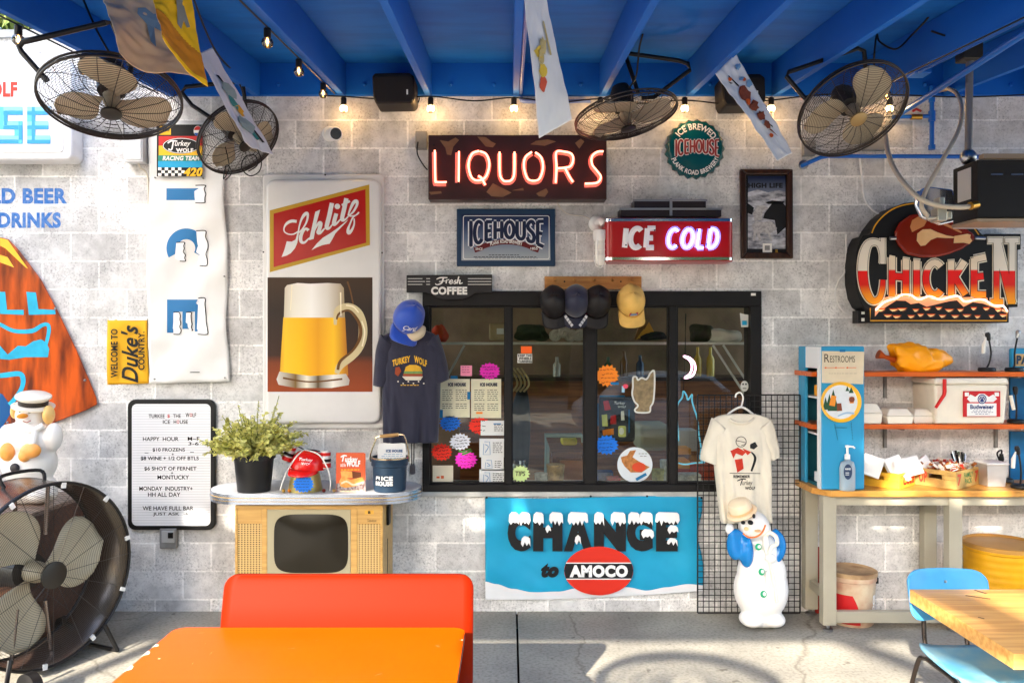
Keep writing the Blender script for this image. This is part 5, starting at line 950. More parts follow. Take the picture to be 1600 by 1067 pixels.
for i, (x, y0, h, c_) in enumerate(((950, 1.592, .2, (70, 90, 60)), (975, 1.592, .26, (120, 80, 40)), (1000, 1.592, .22, (60, 70, 90)), (1090, 1.592, .3, (200, 160, 60)), (1110, 1.592, .3, (214, 180, 80)), (870, 1.592, .2, (180, 170, 150)))):
    X = (x-CX)/sc(2.4); mb = MB(); mb.lathe([(.04, 0), (.04, h*.6), (.016, h*.75), (.016, h)], (X, 2.4, y0), 14)
    tag(mb.build('bottle', mat('bottle%d' % i, c_, .2, coat=.6), smooth=True), 'dim bottle standing on the back counter inside the room', 'bottle', 'bottles on the back counter')
t = thing('inner_counter', 'pale counter just inside the window, crowded with small goods', 'counter', (.6, .55, 0)); mb = MB(); mb.box(-.55, 1.72, .22, .62, .8, .84); mb.build('top', mat('inner_top', (200, 190, 170), .5), t); mb = MB(); mb.box(-.5, 1.68, .26, .6, -.05, .799); mb.build('body', BRN, t)
rn = random.Random(31)
for i, (px_, w_, h_, dpt, c_, nm, lab) in enumerate(((868, .07, .16, .4, (190, 150, 90), 'wicker_basket', 'brown woven basket on the inner counter at the right of the second pane'), (845, .05, .1, .35, (210, 206, 196), 'paper_cups', 'short stack of white cups on the inner counter in the second pane'), (945, .06, .1, .45, (60, 90, 150), 'blue_carton', 'blue carton on the inner counter at the left of the third pane'), (958, .05, .07, .36, (190, 40, 60), 'red_carton', 'red packet on the inner counter in front of the blue carton'), (1028, .05, .12, .42, (206, 196, 110), 'yellow_tin', 'pale yellow tin on the inner counter right of the plate decal'), (1038, .035, .18, .5, (226, 224, 214), 'white_jug', 'white jug on the inner counter by the third mullion'), (1075, .09, .09, .4, (214, 206, 190), 'bakery_box', 'flat cream box on the inner counter under the wolf neon'), (782, .05, .13, .42, (196, 168, 120), 'kraft_bag', 'brown paper bag on the inner counter behind the info cards'))):
    X = (px_-CX)/sc(dpt); mb = MB()
    if nm in ('wicker_basket', 'paper_cups', 'yellow_tin', 'white_jug'): mb.lathe([(w_*.8, 0), (w_*.85, .01), (w_, h_*.9), (w_*1.05, h_), (w_*.9, h_*1.001)], (X, dpt, .842), 20)
    else: mb.box(X-w_, X+w_, dpt-.06, dpt+.06, .842, .842+h_)
    tag(mb.build(nm, mat('goods%d' % i, c_, .6, noise=.6, nscale=40), smooth=True, bevel=.006), lab, nm.split('_')[1])
# ================================================================= HATS, SHIRTS, GRID
def cap_hat(name, label, px, py, Y, m, mbrim, tilt=0, yaw=0, s=1.0, pitch=-62, patch=None, group=None, mesh=None, scene_rot=None, cat='cap'):
    """a baseball cap hung with its crown up and the peak hanging towards the floor; local +z is the crown top, +x the peak"""
    t = thing(name, label, cat, tuple(at(px, py, Y)), group); o = at(px, py, Y)
    Mx = scene_rot or (Matrix.Rotation(R(tilt), 3, 'Y') @ Matrix.Rotation(R(-90), 3, 'Z') @ Matrix.Rotation(R(-pitch), 3, 'Y'))
    def put(mb, nm, mm, par=t, **k): mb.v = [o+Mx @ (p*s) for p in mb.v]; return mb.build(nm, mm, par, smooth=True, **k)
    mb = MB(); n_ = 28; prof = [(.098, 0), (.1, .02), (.098, .05), (.088, .085), (.066, .115), (.035, .132), (.004, .138)]
    v = []
    for r, zz in prof:
        for k in range(n_):
            a = 2*math.pi*k/n_; f = 1+.06*math.cos(a)*(1-zz/.14); bmp = .003*abs(math.sin(3*a)); v.append((r*f*math.cos(a)*1.02-bmp*math.cos(a), r*.9*math.sin(a)-bmp*math.sin(a), zz+.018*max(0, math.cos(a))*(zz > .04)))
    mb.add(v, [(i*n_+k, i*n_+(k+1) % n_, (i+1)*n_+(k+1) % n_, (i+1)*n_+k) for i in range(len(prof)-1) for k in range(n_)]); put(mb, 'crown', m, solid=.003)
    mb = MB(); nb = 17; v = []
    for j in range(6):
        q = j/5
        for k in range(nb):
            a = R(-62+124*k/(nb-1)); r0 = .1; x0, y0 = r0*1.05*math.cos(a), r0*.9*math.sin(a); x1, y1 = .1+.075*math.cos(R(-90+180*k/(nb-1)))**.6 if abs(k-(nb-1)/2) < (nb-1)/2 else x0, .082*math.sin(R(-90+180*k/(nb-1)))
            x, y = x0+(x1-x0)*q, y0+(y1-y0)*q; v.append((x, y, .004-.02*(y/.08)**2*q-.012*q))
    mb.add(v, [(j*nb+k, j*nb+k+1, (j+1)*nb+k+1, (j+1)*nb+k) for j in range(5) for k in range(nb-1)]); put(mb, 'brim', mbrim, solid=.004)
    mb = MB(); mb.ball((0, 0, .139), .008, .008, .005, 10, 6); put(mb, 'button', m)
    if patch:
        for nm, mm, fn in patch:
            mb = MB(); fn(mb); put(mb, nm, mm)
    return t
def on_front(u, v, off=.004):           # point on the front of the crown: u across, v up (0..1)
    a = R(u*45); zz = .02+.07*v; i = v; r = .1-.012*v*v+off; f = 1+.06*math.cos(a)*(1-zz/.14); return Vector((r*f*math.cos(a)*1.02, r*.9*math.sin(a), zz+.018*max(0, math.cos(a))*min(1, max(0, (zz-.02)/.03))))
def front_text(s, u0, u1, v0, v1, **k):
    def f(mb): V, Fc = text_mesh(s, k.get('bold', .02), k.get('shear', 0)); mb.add([on_front(u0+(u1-u0)*a, v0+(v1-v0)*b+k.get('slope', 0)*a) for a, b in V], Fc)
    return f
def on_brim(x, y): q = (x-.1)/.075; return Vector((x, y, .011-.02*(y/.08)**2*q-.012*q))
t = thing('hat_rack', 'long wooden peg board above the window holding four hanging caps', 'hat rack', tuple(at(928, 452, 0)))
mb = MB(); mb.pbox(851, 432, 1002.5, 452, -.035, -.002); mb.build('board', wood('pine', (196, 138, 74), (160, 100, 50), .45, 'X', 3), t, bevel=.003)
for x in (867, 897, 928, 957, 986):
    mb = MB(); c = at(x, 438, -.035); mb.tube([c, c+Vector((0, -.03, .004)), c+Vector((0, -.05, .012))], [.01, .008, .012], 10); mb.build('peg', wood('pine', (196, 138, 74), (160, 100, 50), .45, 'X', 3), t, smooth=True)
mb = MB(); 
for x, y in ((882, 440), (970, 440)): mb.ball(at(x, y, -.036), .006)
mb.build('screw', INK, t)
CB = mat('cap_black', (24, 22, 24), .55, noise=.3, c2=(44, 38, 36)); CN = mat('cap_navy', (30, 34, 58), .5, sheen=.3); CY_ = mat('cap_yellow', (230, 186, 100), .6, noise=.25, bump=.1)
GCAP = 'caps hanging on the peg board'
cap_hat('baseball_hat', 'black shiny cap on the leftmost peg with an orange stitch', 865, 473, -.1, CB, CB, tilt=-6, s=1.12, group=GCAP, pitch=-72)
LV = mat('leaf_silver', (196, 196, 200), .5)
def leaves(mb):
    for sx in (-1, 1):
        for k in range(4): a = .1+.017*k; y = sx*(.062-.012*k); mb.add([on_brim(a+dx, y+dy) for dx, dy in ((-.009, 0), (0, sx*.012), (.016, sx*.004), (.004, -sx*.01))], [(0, 1, 2, 3)])
cap_hat('baseball_hat', 'navy cap with silver leaves on its peak, on the second peg', 899, 472, -.11, CN, mat('brim_navy', (22, 24, 44), .5), s=1.12, group=GCAP, patch=[('leaf_embroidery', LV, leaves)], pitch=-72)
cap_hat('baseball_hat', 'plain black cap on the middle peg between the navy and the yellow caps', 932, 473, -.1, CB, CB, tilt=5, s=1.12, group=GCAP, pitch=-72)
cap_hat('baseball_hat', 'yellow cap with a small red and blue badge on the rightmost peg', 985, 472, -.11, CY_, CY_, tilt=-4, s=1.12, group=GCAP, pitch=-68, patch=[('badge', REDP, lambda mb: mb.add([on_front(u, v, .003) for u, v in ((-.35, .05), (.45, .05), (.42, .4), (-.32, .4))], [(0, 1, 2, 3)])), ('badge_centre', mat('badge_blue', (120, 150, 196), .5), lambda mb: mb.add([on_front(u, v, .005) for u, v in ((-.26, .1), (.36, .1), (.33, .34), (-.24, .34))], [(0, 1, 2, 3)]))])
# --- hanging t-shirts
T = {}
def shirt(t, cx, cy_top, Y, prof, m, sleeves, depth=.07, fold=.010, seed=0):
    """prof: rows of (y px, half width left, half width right); the torso is a closed flattened tube, open at neck and hem"""
    rn = random.Random(seed); ph = [rn.uniform(0, 6.28) for _ in range(5)]; sv = Vector((seed*3.7, seed*1.3, 0))
    pr = spline([(a, b, c) for a, b, c in prof], k=9); y0, y1 = pr[0][0], pr[-1][0]; n = 110
    mb = MB(); v = []
    for y, wl_, wr_ in pr:
        k = (y-y0)/(y1-y0)
        for i in range(n):
            a = 2*math.pi*i/n; ca, sa = math.cos(a), math.sin(a); e = .5
            u = math.copysign(abs(ca)**.7, ca); d = math.copysign(abs(sa)**.55, sa)
            p = at(cx+(wr_ if u > 0 else wl_)*u, y, Y); q = depth*(.45+.55*min(1, k*5))*d
            fo = fold*max(0, k-.3)*1.6*(math.sin(u*9+ph[0]+k*1.2)+.6*math.sin(u*17+ph[1]-k)); fo2 = .020*mn.noise(Vector((u*2.6+k*.8, k*2.2, 0))+sv)*min(1, k*4)+.009*mn.noise(Vector((u*7-k*2.5, k*5, 3))+sv)*min(1, k*3)
            p.y += q-(fo+fo2)*(1 if sa < 0 else -1); v.append(p)
    mb.add(v, [(j*n+i, j*n+(i+1) % n, (j+1)*n+(i+1) % n, (j+1)*n+i) for j in range(len(pr)-1) for i in range(n)])
    T['bvh'] = BVHTree.FromPolygons([tuple(p) for p in mb.v], mb.f); mb.build('torso', m, t, smooth=True, ang=80, solid=.002)
    for nm, q in sleeves:          # q: list of (x, y, rx px, ry px) stations from shoulder to cuff
        mb = MB(); st = spline([tuple(map(float, s_)) for s_ in q], k=4); v = []; nn = 28
        for j, (x, y, hw, an) in enumerate(st):
            ax_ = Vector((math.cos(R(an)), 0, -math.sin(R(an))))
            for i in range(nn):
                a = 2*math.pi*i/nn; p = at(x, y, Y)+ax_*(hw/sc(Y)*math.copysign(abs(math.cos(a))**.8, math.cos(a))); p.y += depth*.8*math.sin(a)+.012*mn.noise(Vector((math.cos(a)*2, j*.35, x*.1))); v.append(p)
        mb.add(v, [(j*nn+i, j*nn+(i+1) % nn, (j+1)*nn+(i+1) % nn, (j+1)*nn+i) for j in range(len(st)-1) for i in range(nn)]); mb.build(nm, m, t, smooth=True, ang=80, solid=.003)
NV = mat('shirt_navy', (40, 40, 58), .8, noise=.2, bump=.15, bscale=120, sheen=.3)
t = thing('dark_shirt', 'dark navy t-shirt with a burger print on a hanging bust beside the window', 'shirt', tuple(at(644, 692, -.13)))
shirt(t, 644, 515, -.13, [(514, 8, 10), (517, 22, 22), (522, 40, 34), (530, 47, 42), (545, 48, 46), (570, 46, 46), (600, 46, 44), (640, 45, 43), (690, 45, 40)], NV,
      [('sleeve', [(607, 531, 15, 35), (603, 552, 16, 22), (600, 575, 15, 14), (596, 604, 13, 10)]), ('sleeve', [(672, 531, 15, -35), (678, 552, 16, -26), (684, 575, 16, -24), (689, 598, 14, -24)])], seed=2, depth=.085)
mb = MB(); SY = -.228
mb.text('TURKEY', (613, 556, 641, 573), SY, bold=.03, warp=lambda u, v: (u, v*.6+.55*u-.12*u*u)); mb.text('WOLF', (647, 556, 667, 574), SY, bold=.03, warp=lambda u, v: (u, v*.6+.55*(1-u)-.1*(1-u)**2))
mb.flat([(632, 580), (634, 573), (640, 570), (650, 570), (657, 573), (660, 580)], SY-.001); painted(mb, [(626, 654, 601)], SY, 0, 3, 1.3); mb.fine(.03).drape(T['bvh'], 0.004).build('yellow_print', mat('shirt_yellow', (220, 170, 40), .6), t)
mb = MB(); mb.flat(rect(630, 584, 660, 588), SY-.002); mb.flat([(618, 574), (624, 573), (627, 580), (622, 588), (617, 584)], SY-.001); mb.build('burger_print', mat('burger_brown', (150, 64, 30), .6), t)
mb = MB(); mb.flat([(628, 588), (661, 588), (657, 594), (634, 594)], SY-.003)
for k in range(6): mb.flat(ell(622+k*8, 596+(k % 2)*3, 1.3, 1.3, 8), SY-.002)
mb.fine(.03).drape(T['bvh'], 0.008).build('pale_print', mat('shirt_cream', (216, 206, 190), .6), t); mb = MB(); mb.flat(rect(631, 580, 660, 584), SY-.002); mb.fine(.03).drape(T['bvh'], 0.0075).build('green_print', mat('shirt_green', (110, 140, 80), .6), t)
t = thing('hanging_bust', 'black hanging bust form with cream neck inside the dark t-shirt', 'mannequin', tuple(at(640, 530, -.13)))
mb = MB(); mb.tube([at(645, 500, -.14), at(644, 515, -.13), at(643, 530, -.13)], [.055, .06, .1], 20); mb.ball(at(642, 538, -.165), .1, .03, .09, 24, 14); mb.build('body', mat('bust_black', (14, 14, 16), .6), t, smooth=True)
mb = MB(); mb.tube([at(628, 512, -.17), at(634, 522, -.2), at(645, 527, -.215), at(656, 521, -.2), at(659, 512, -.17)], [.03, .034, .03, .034, .03], 12, sm=True); mb.build('neck_band', mat('cream_strap', (206, 190, 160), .7), t, smooth=True)
CBL = mat('cap_blue', (30, 74, 178), .45, sheen=.4)
cap_hat('baseball_hat', 'bright blue cap with white script tilted on top of the hanging bust', 636, 501, -.15, CBL, CBL, s=1.22, scene_rot=Matrix.Rotation(R(18), 3, 'Y') @ Matrix.Rotation(R(-72), 3, 'Z') @ Matrix.Rotation(R(46), 3, 'Y'), patch=[('script', WHITE, front_text('Card', -.4, .7, .15, .45, bold=.01, shear=.3, slope=.12)), ('script_line', WHITE, lambda mb: mb.add([on_front(u, v, .004) for u, v in ((-.35, .07), (.7, .2), (.7, .13), (-.35, .01))], [(0, 1, 2, 3)]))])
t = thing('key_lanyard', 'thin black lanyard with a silver tag hanging below the dark t-shirt', 'lanyard', tuple(at(644, 740, -.06))); mb = MB(); mb.tube([at(643, 690, -.1), at(643.5, 726, -.08), at(646.5, 726, -.08), at(647, 690, -.1)], .004, 6); mb.build('cord', BLK, t); mb = MB(); mb.prism(rrect(640, 726, 649, 741, 3), -.085, -.078); mb.build('tag', STEEL, t)
# --- black grid panel with white shirt
t = thing('grid_panel', 'black wire grid panel leaning on the wall right of the window', 'grid panel', tuple(at(1170, 957, -.1)))
mb = MB(); gx0, gx1, gy0, gy1 = 1090, 1250, 617, 957
nx = 18; ny = 37
for i in range(nx+1):
    x = gx0+(gx1-gx0)*i/nx; r = .0055 if i in (0, nx) else .0032; mb.tube([at(x, gy0, -.09), at(x, gy1, -.1)], r, 6)
for j in range(ny+1):
    y = gy0+(gy1-gy0)*j/ny; k = j/ny; mb.tube([at(gx0, y, -.095-.01*k), at(gx1, y, -.095-.01*k)], .0055 if j in (0, ny) else .0032, 6)
mb.build('wire_grid', BLACK, t)
t = thing('coat_hanger', 'white plastic hanger hooked on the black grid holding the cream shirt', 'hanger', tuple(at(1158, 655, -.16))); mb = MB(); WP = mat('hanger_white', (236, 234, 228), .35)
mb.tube([at(1149, 621, -.14), at(1151, 615, -.14), at(1157, 613.5, -.15), at(1161, 620, -.16), at(1160, 629, -.17), at(1158, 636, -.17)], .006, 8, sm=True); mb.tube([at(1136, 652, -.17), at(1140, 645, -.17), at(1158, 636, -.17), at(1174, 645, -.17), at(1180, 652, -.17)], .008, 8, sm=True); mb.build('hanger', WP, t, smooth=True)
CS = mat('shirt_cream_cloth', (226, 218, 200), .85, noise=.08, bump=.12, bscale=120, sheen=.2)
t = thing('cream_shirt', 'cream t-shirt with a red and black print hung on the black grid', 'shirt', tuple(at(1158, 812, -.17)))
shirt(t, 1158, 648, -.18, [(647, 18, 18), (649, 32, 32), (655, 44, 44), (665, 46, 46), (690, 44, 44), (720, 42, 45), (760, 38, 46), (815, 31, 47)], CS, [('sleeve', [(1124, 662, 15, 40), (1117, 685, 15, 30), (1110, 705, 14, 22), (1107, 722, 13, 18)]), ('sleeve', [(1192, 662, 15, -40), (1199, 682, 14, -30), (1205, 700, 12, -24), (1208, 716, 9, -20)])], seed=5, depth=.065, fold=.007)
mb = MB(); mb.tube([at(x, y, Yq) for x, y, Yq in ((1137, 648, -.16), (1141, 655, -.215), (1150, 660, -.24), (1160, 661, -.243), (1170, 659, -.24), (1177, 654, -.215), (1180, 648, -.16))], .009, 8, sm=True); mb.build('collar', CS, t, smooth=True)
SY = -.262; RDS = mat('shirt_red', (196, 52, 30), .7)
mb = MB()
for q in ([(1141, 704), (1153, 699), (1166, 706), (1160, 712), (1150, 708), (1146, 716)], [(1148, 718), (1160, 716), (1156, 726), (1162, 732), (1152, 738), (1154, 729)], [(1160, 700), (1174, 706), (1168, 711)]): mb.flat(q, SY)
mb.fine(.03).drape(T['bvh'], .004).build('red_print', RDS, t)
mb = MB()
mb.ribbon(ell(1158, 690, 8, 8, 20), 1, SY, close=True, smooth=False); mb.flat([(1172, 694), (1180, 690), (1184, 697), (1178, 702), (1172, 700)], SY); mb.ribbon([(1174, 706, 2), (1180, 716, 4), (1174, 736, 3)], 2, SY); mb.ribbon([(1140, 739), (1188, 739.5)], 1, SY, smooth=False); mb.ribbon([(1150, 688), (1166, 692), (1158, 696)], .9, SY)
mb.text('REMEMBER', (1146, 742, 1172, 746.5), SY, bold=.02); mb.text('WOLF', (1164, 760, 1180, 765), SY, bold=.02)
mb.ribbon([(1152, 751, 1.4), (1160, 748, 1.6), (1166, 749, 1.2)], 1.2, SY); mb.ribbon([(1160, 749, 1.4), (1157, 758, 1.4)], 1.2, SY); mb.text('urkey', (1160, 750, 1176, 760), SY, shear=.3); mb.fine(.03).drape(T['bvh'], .006).build('black_print', INK, t)
# ================================================================= TELEVISION CONSOLE AND WHAT STANDS ON IT
TVY = -.49; TANW = wood('tv_wood', (206, 164, 96), (184, 140, 76), .4, 'X', 3, coat=.2)
t = thing('television_console', 'old tan wooden television cabinet with woven speaker panels and dark screen', 'television', tuple(at(482, 930, TVY)))
mb = MB(); a, b = at(367, 789, TVY), at(598, 940, TVY)
mb.box(a.x, b.x, TVY+.012, -.03, .12, .878); mb.build('cabinet', TANW, t, bevel=.008)
mb = MB(); mb.pbox(367, 789, 598, 794, TVY, TVY+.012); mb.pbox(367, 794, 371, 935, TVY, TVY+.012); mb.pbox(409, 794, 417, 935, TVY, TVY+.012); mb.pbox(548, 794, 558, 935, TVY, TVY+.012); mb.pbox(594, 794, 598, 935, TVY, TVY+.012); mb.pbox(417, 925, 548, 935, TVY, TVY+.012); mb.build('front_trim', TANW, t, bevel=.003)
mb = MB(); mb.pbox(371, 794, 409, 815, TVY+.004, TVY+.012); mb.pbox(558, 794, 594, 817, TVY+.004, TVY+.012); mb.build('front_panel', TANW, t)
def weave_mat():
    m = mat('speaker_weave', (206, 170, 110), .7); n = m.node_tree.nodes; l = m.node_tree.links; b = n['Principled BSDF']; tc = n.new('ShaderNodeTexCoord'); s = n.new('ShaderNodeSeparateXYZ'); l.new(tc.outputs['Object'], s.inputs[0]); r = []
    for i, f_ in ((0, 2*math.pi/.0195), (2, 2*math.pi/.0145)):
        q = n.new('ShaderNodeMath'); q.operation = 'MULTIPLY'; q.inputs[1].default_value = f_; l.new(s.outputs[i], q.inputs[0]); k = n.new('ShaderNodeMath'); k.operation = 'SINE'; l.new(q.outputs[0], k.inputs[0]); g = n.new('ShaderNodeMath'); g.operation = 'GREATER_THAN'; g.inputs[1].default_value = .05; l.new(k.outputs[0], g.inputs[0]); r.append(g)
    u = n.new('ShaderNodeMath'); u.operation = 'MULTIPLY'; l.new(r[0].outputs[0], u.inputs[0]); l.new(r[1].outputs[0], u.inputs[1]); x = n.new('ShaderNodeMix'); x.data_type = 'RGBA'; x.inputs[6].default_value = lin((206, 172, 112)); x.inputs[7].default_value = lin((56, 36, 20)); l.new(u.outputs[0], x.inputs[0]); l.new(x.outputs[2], b.inputs['Base Color']); return m
WEAVE = weave_mat()
for q in ((371, 818, 409, 935), (558, 819, 594, 935)):
    mb = MB(); mb.pbox(*q, TVY+.007, TVY+.012); mb.build('speaker_grille', WEAVE, t)
mb = MB(); mb.pbox(417.5, 796, 547.5, 925, TVY+.003, TVY+.012); mb.build('screen_mask', mat('mask_grey', (170, 160, 130), .5), t); mb = MB()
sq = []
for k in range(48):
    an = 2*math.pi*k/48; c_, s_ = math.cos(an), math.sin(an); sq.append((486+58*math.copysign(abs(c_)**.42, c_), 849+46*math.copysign(abs(s_)**.42, s_)))
P0 = [at(x, y, TVY+.001) for x, y in sq]; cc = at(486, 849, TVY); v = []
for k in range(7):
    f_ = 1-k/6.0; v += [Vector((cc.x+(p.x-cc.x)*f_, TVY+.001-.022*(1-f_*f_), cc.z+(p.z-cc.z)*f_)) for p in P0]
mb.add(v, [(j*48+i, j*48+(i+1) % 48, (j+1)*48+(i+1) % 48, (j+1)*48+i) for j in range(6) for i in range(48)]); mb.build('screen', mat('screen_glass', (34, 30, 22), .2, spec=.22), t, smooth=True)
mb = MB(); mb.pbox(570, 797, 584, 803, TVY+.001, TVY+.004); mb.build('brand_badge', mat('badge_gold', (220, 170, 70), .35, .6), t); mb = MB(); mb.text('B', (575, 798, 579, 802.3), TVY-.0005, bold=.03); mb.text('Television', (574, 811, 588, 815), TVY+.0025, shear=.3); mb.build('lettering', INK, t)
mb = MB(); o = Vector((b.x, -.3, .79)); mb.box(b.x+.001, b.x+.02, -.34, -.26, .7, .83); mb.box(b.x+.001, b.x+.004, -.3, -.29, .33, .6); mb.build('side_bracket', BLK, t, bevel=.004)
for x, y in ((-1.78, -.44), (-.9, -.44), (-1.78, -.08), (-.9, -.08)):
    mb = MB(); mb.tube([(x, y, .12), (x, y, 0)], [.022, .014], 10); mb.build('leg', TANW, t)
# laminate top
t = thing('laminate_top', 'grey laminate counter top with rounded ends and ribbed metal edge lying on the television', 'table top', (-1.32, -.3, .88))
def stad(cx, cy, hl, r, n=16): return [(cx+hl-r+r*math.cos(R(-90+180*i/n)), cy+r*math.sin(R(-90+180*i/n))) for i in range(n+1)]+[(cx-hl+r+r*math.cos(R(90+180*i/n)), cy+r*math.sin(R(90+180*i/n))) for i in range(n+1)]
def vprism(mb, P, z0, z1, m=0): n = len(P); mb.add([(x, y, z0) for x, y in P]+[(x, y, z1) for x, y in P], [tuple(range(n-1, -1, -1)), tuple(range(n, 2*n))]+[(i, (i+1) % n, (i+1) % n+n, i+n) for i in range(n)], m); return mb
mb = vprism(MB(), stad(-1.32, -.292, .712, .262), .884, .954); mb.build('top', mat('laminate', (176, 178, 184), .3, noise=.2, nscale=40, coat=.2), t)
mb = MB()
for z0, z1, g in ((.885, .903, .006), (.907, .925, .009), (.929, .951, .007)): vprism(mb, stad(-1.32, -.292, .712+g, .262+g), z0, z1)
mb.build('edge_band', mat('band_metal', (168, 176, 190), .25, .9), t, smooth=True)
mb = MB()
for z0, z1 in ((.9035, .9065), (.9255, .9285)): vprism(mb, stad(-1.32, -.292, .7175, .2675), z0, z1)
mb.build('edge_groove', mat('band_gold', (200, 160, 80), .4, .5), t, smooth=True)
TT = .954
def ontop(px, Y, z=TT): return Vector(((px-CX)/sc(Y), Y, z))
# plant
t = thing('potted_plant', 'bushy yellow green herb in a black plastic nursery pot', 'plant', tuple(ontop(397, -.44)))
o = ontop(397, -.44); mb = MB(); mb.lathe([(.103, 0), (.107, .004), (.128, .215), (.138, .217), (.139, .245), (.131, .246), (.128, .222), (.1, .2)], o, 32); mb.build('pot', mat('pot_black', (26, 26, 27), .45), t, smooth=True)
mb = MB(); mb.lathe([(.127, .205), (.02, .215)], o, 24); mb.build('soil', mat('soil', (50, 38, 28), .95, bump=.5), t)
rn = random.Random(4); st = MB(); lf = MB()
for k in range(150):
    a = rn.uniform(0, 6.28); el = rn.random(); L = rn.uniform(.17, .34); sp = rn.uniform(.3, 1.0)
    p0 = o+Vector((math.cos(a)*.06*sp, math.sin(a)*.06*sp, .21)); d = Vector((math.cos(a)*sp*.92, math.sin(a)*sp*.75, 1.0-.68*sp*sp)).normalized()
    p1 = p0+d*L*.55; p2 = p0+d*L+Vector((math.cos(a)*.04*sp, math.sin(a)*.04*sp, -.06*sp*rn.random())); st.tube([p0, p1, p2], .0025, 4)
    for j in range(30):
        f_ = .22+.78*j/29; q = p0.lerp(p1, min(1, f_*2)) if f_ < .5 else p1.lerp(p2, (f_-.5)*2); s_ = .031*rn.uniform(.7, 1.4)*(1.12-f_*.4); e = Euler((rn.uniform(-.9, .9), rn.uniform(-.9, .9), rn.uniform(0, 6.28))).to_matrix()
        lf.add([q+e @ Vector(r_)*s_ for r_ in ((0, 0, 0), (.5, -.5, .12), (1.2, 0, -.12), (.5, .5, .12))], [(0, 1, 2, 3)])
for k, (px_, py_) in enumerate(((436, 618), (372, 632), (404, 626), (430, 634))):
    tp = at(px_, py_, -.44); b0 = o+Vector((tp.x-o.x, 0, .2))*.35; b0.z = o.z+.24; st.tube([b0, tp], .0025, 4)
    for j in range(70):
        q = b0.lerp(tp, rn.random()); s_ = .014*rn.uniform(.7, 1.3); e = Euler((rn.uniform(-.9, .9), rn.uniform(-.9, .9), rn.uniform(0, 6.28))).to_matrix(); lf.add([q+e @ Vector(r_)*s_ for r_ in ((0, 0, 0), (.5, -.4, .1), (1.2, 0, -.1), (.5, .4, .1))], [(0, 1, 2, 3)])
st.build('stems', mat('stem', (110, 120, 60), .7), t); lf.build('leaves', mat('herb_leaf', (190, 188, 92), .6, noise=.9, nscale=14, c2=(226, 220, 146)), t)
# beer helmet on its bucket
t = thing('drink_helmet', 'red plastic drinking helmet with two cans and clear tubes', 'helmet', tuple(ontop(476, -.42, 1.1))); o = ontop(477, -.42)
hm = MB(); prof = [(.115, .15), (.112, .19), (.1, .225), (.078, .252), (.045, .268), (.003, .273)]; hm.lathe(prof, o, 28, cap0=False); hm.tf(Matrix.Translation(o) @ Matrix.Rotation(R(6), 4, 'Y') @ Matrix.Translation(-o)); hm.build('shell', mat('helmet_red', (216, 24, 22), .2, coat=.6), t, smooth=True)
mb = MB(); v = []
for j in range(3):
    for k in range(13):
        a = R(-150+120*k/12); r = .112+.05*j/2*math.sin(math.pi*k/12); v.append(o+Vector((r*math.cos(a), r*math.sin(a), .16-.02*j+.008*math.cos(a*2))))
mb.add(v, [(j*13+k, j*13+k+1, (j+1)*13+k+1, (j+1)*13+k) for j in range(2) for k in range(12)]); mb.build('peak', mat('helmet_red', (216, 24, 22), .2), t, smooth=True, solid=.004)
mb = MB(); zz = .5; Sf = lambda X, Yp: o+Vector((.114*math.sin(X), -.114*math.cos(X), Yp)); V, Fc = text_mesh('Turkey', .01, .3); mb.add([Sf(-.1+.8*u, .212+.024*v-.012*u) for u, v in V], Fc); V, Fc = text_mesh('WOLF', .02, .2); mb.add([Sf(.05+.65*u, .19+.016*v-.012*u) for u, v in V], Fc); mb.v = [Vector((p.x, p.y-.004, p.z)) for p in mb.v]; mb.build('lettering', WHITE, t)
for px_, py_, tl, dz in ((452, 708, 22, 0), (509, 718, 0, 0)):
    c = at(px_, py_, -.42); Mr = Matrix.Rotation(R(tl), 3, 'Y'); mb = MB(); mb.lathe([(.026, -.06), (.033, -.052), (.033, .05), (.027, .06)], c, 20, M=Mr); cn_ = mb.build('can', mat('can_white', (216, 212, 208), .3, .3), t, smooth=True)
    mb = MB(); mb.lathe([(.0335, -.05), (.0335, -.022)], c, 20, M=Mr, cap0=False, cap1=False); mb.lathe([(.0335, .028), (.0335, .05)], c, 20, M=Mr, cap0=False, cap1=False); mb.build('red_band', REDP, cn_, smooth=True); mb = MB(); mb.lathe([(.035, -.012), (.035, .008)], c, 20, M=Mr, cap0=False, cap1=False); mb.build('strap', BLK, cn_, smooth=True)
mb = MB(); c0 = o+Vector((0, -.02, .275)); mb.tube([at(460, 694, -.42), at(469, 699, -.43), c0], .004, 6, sm=True); mb.tube([at(500, 705, -.42), at(491, 703, -.43), c0], .004, 6, sm=True); mb.build('bracket', BLK, t)
mb = MB(); mb.tube([c0, at(464, 712, -.5), at(449, 735, -.5), at(441, 755, -.5), at(438.5, 765, -.48)], .005, 8, sm=True); mb.tube([c0, at(498, 710, -.5), at(510, 728, -.5), at(516, 748, -.5), at(516, 766, -.46)], .005, 8, sm=True); mb.build('drinking_tube', mat('clear_tube', (226, 224, 220), .2), t, smooth=True)
t = thing('gold_bucket', 'upturned dull gold bucket carrying the red helmet', 'bucket', tuple(ontop(477, -.42))); mb = MB(); mb.lathe([(.112, 0), (.113, .006), (.088, .15), (.086, .185), (.02, .187)], o, 32); mb.build('body', mat('dull_gold', (176, 160, 96), .35, .5), t, smooth=True)
fy = -.42-.125; bst_seed = 21; mb = MB(); mb.prism(burst(474, 756, 17, 14, 16, .82, 21), fy, fy+.0012); tt = tag(mb.build('starburst_card', BLU), 'blue starburst card stuck on the gold bucket under the helmet', 'paper star'); mb = MB(); rn = random.Random(3)
for k in range(5): painted(mb, [(465-2*(k in (1, 2, 3)), 484, 747+k*4.4)], fy-.001, 0, k, .9)
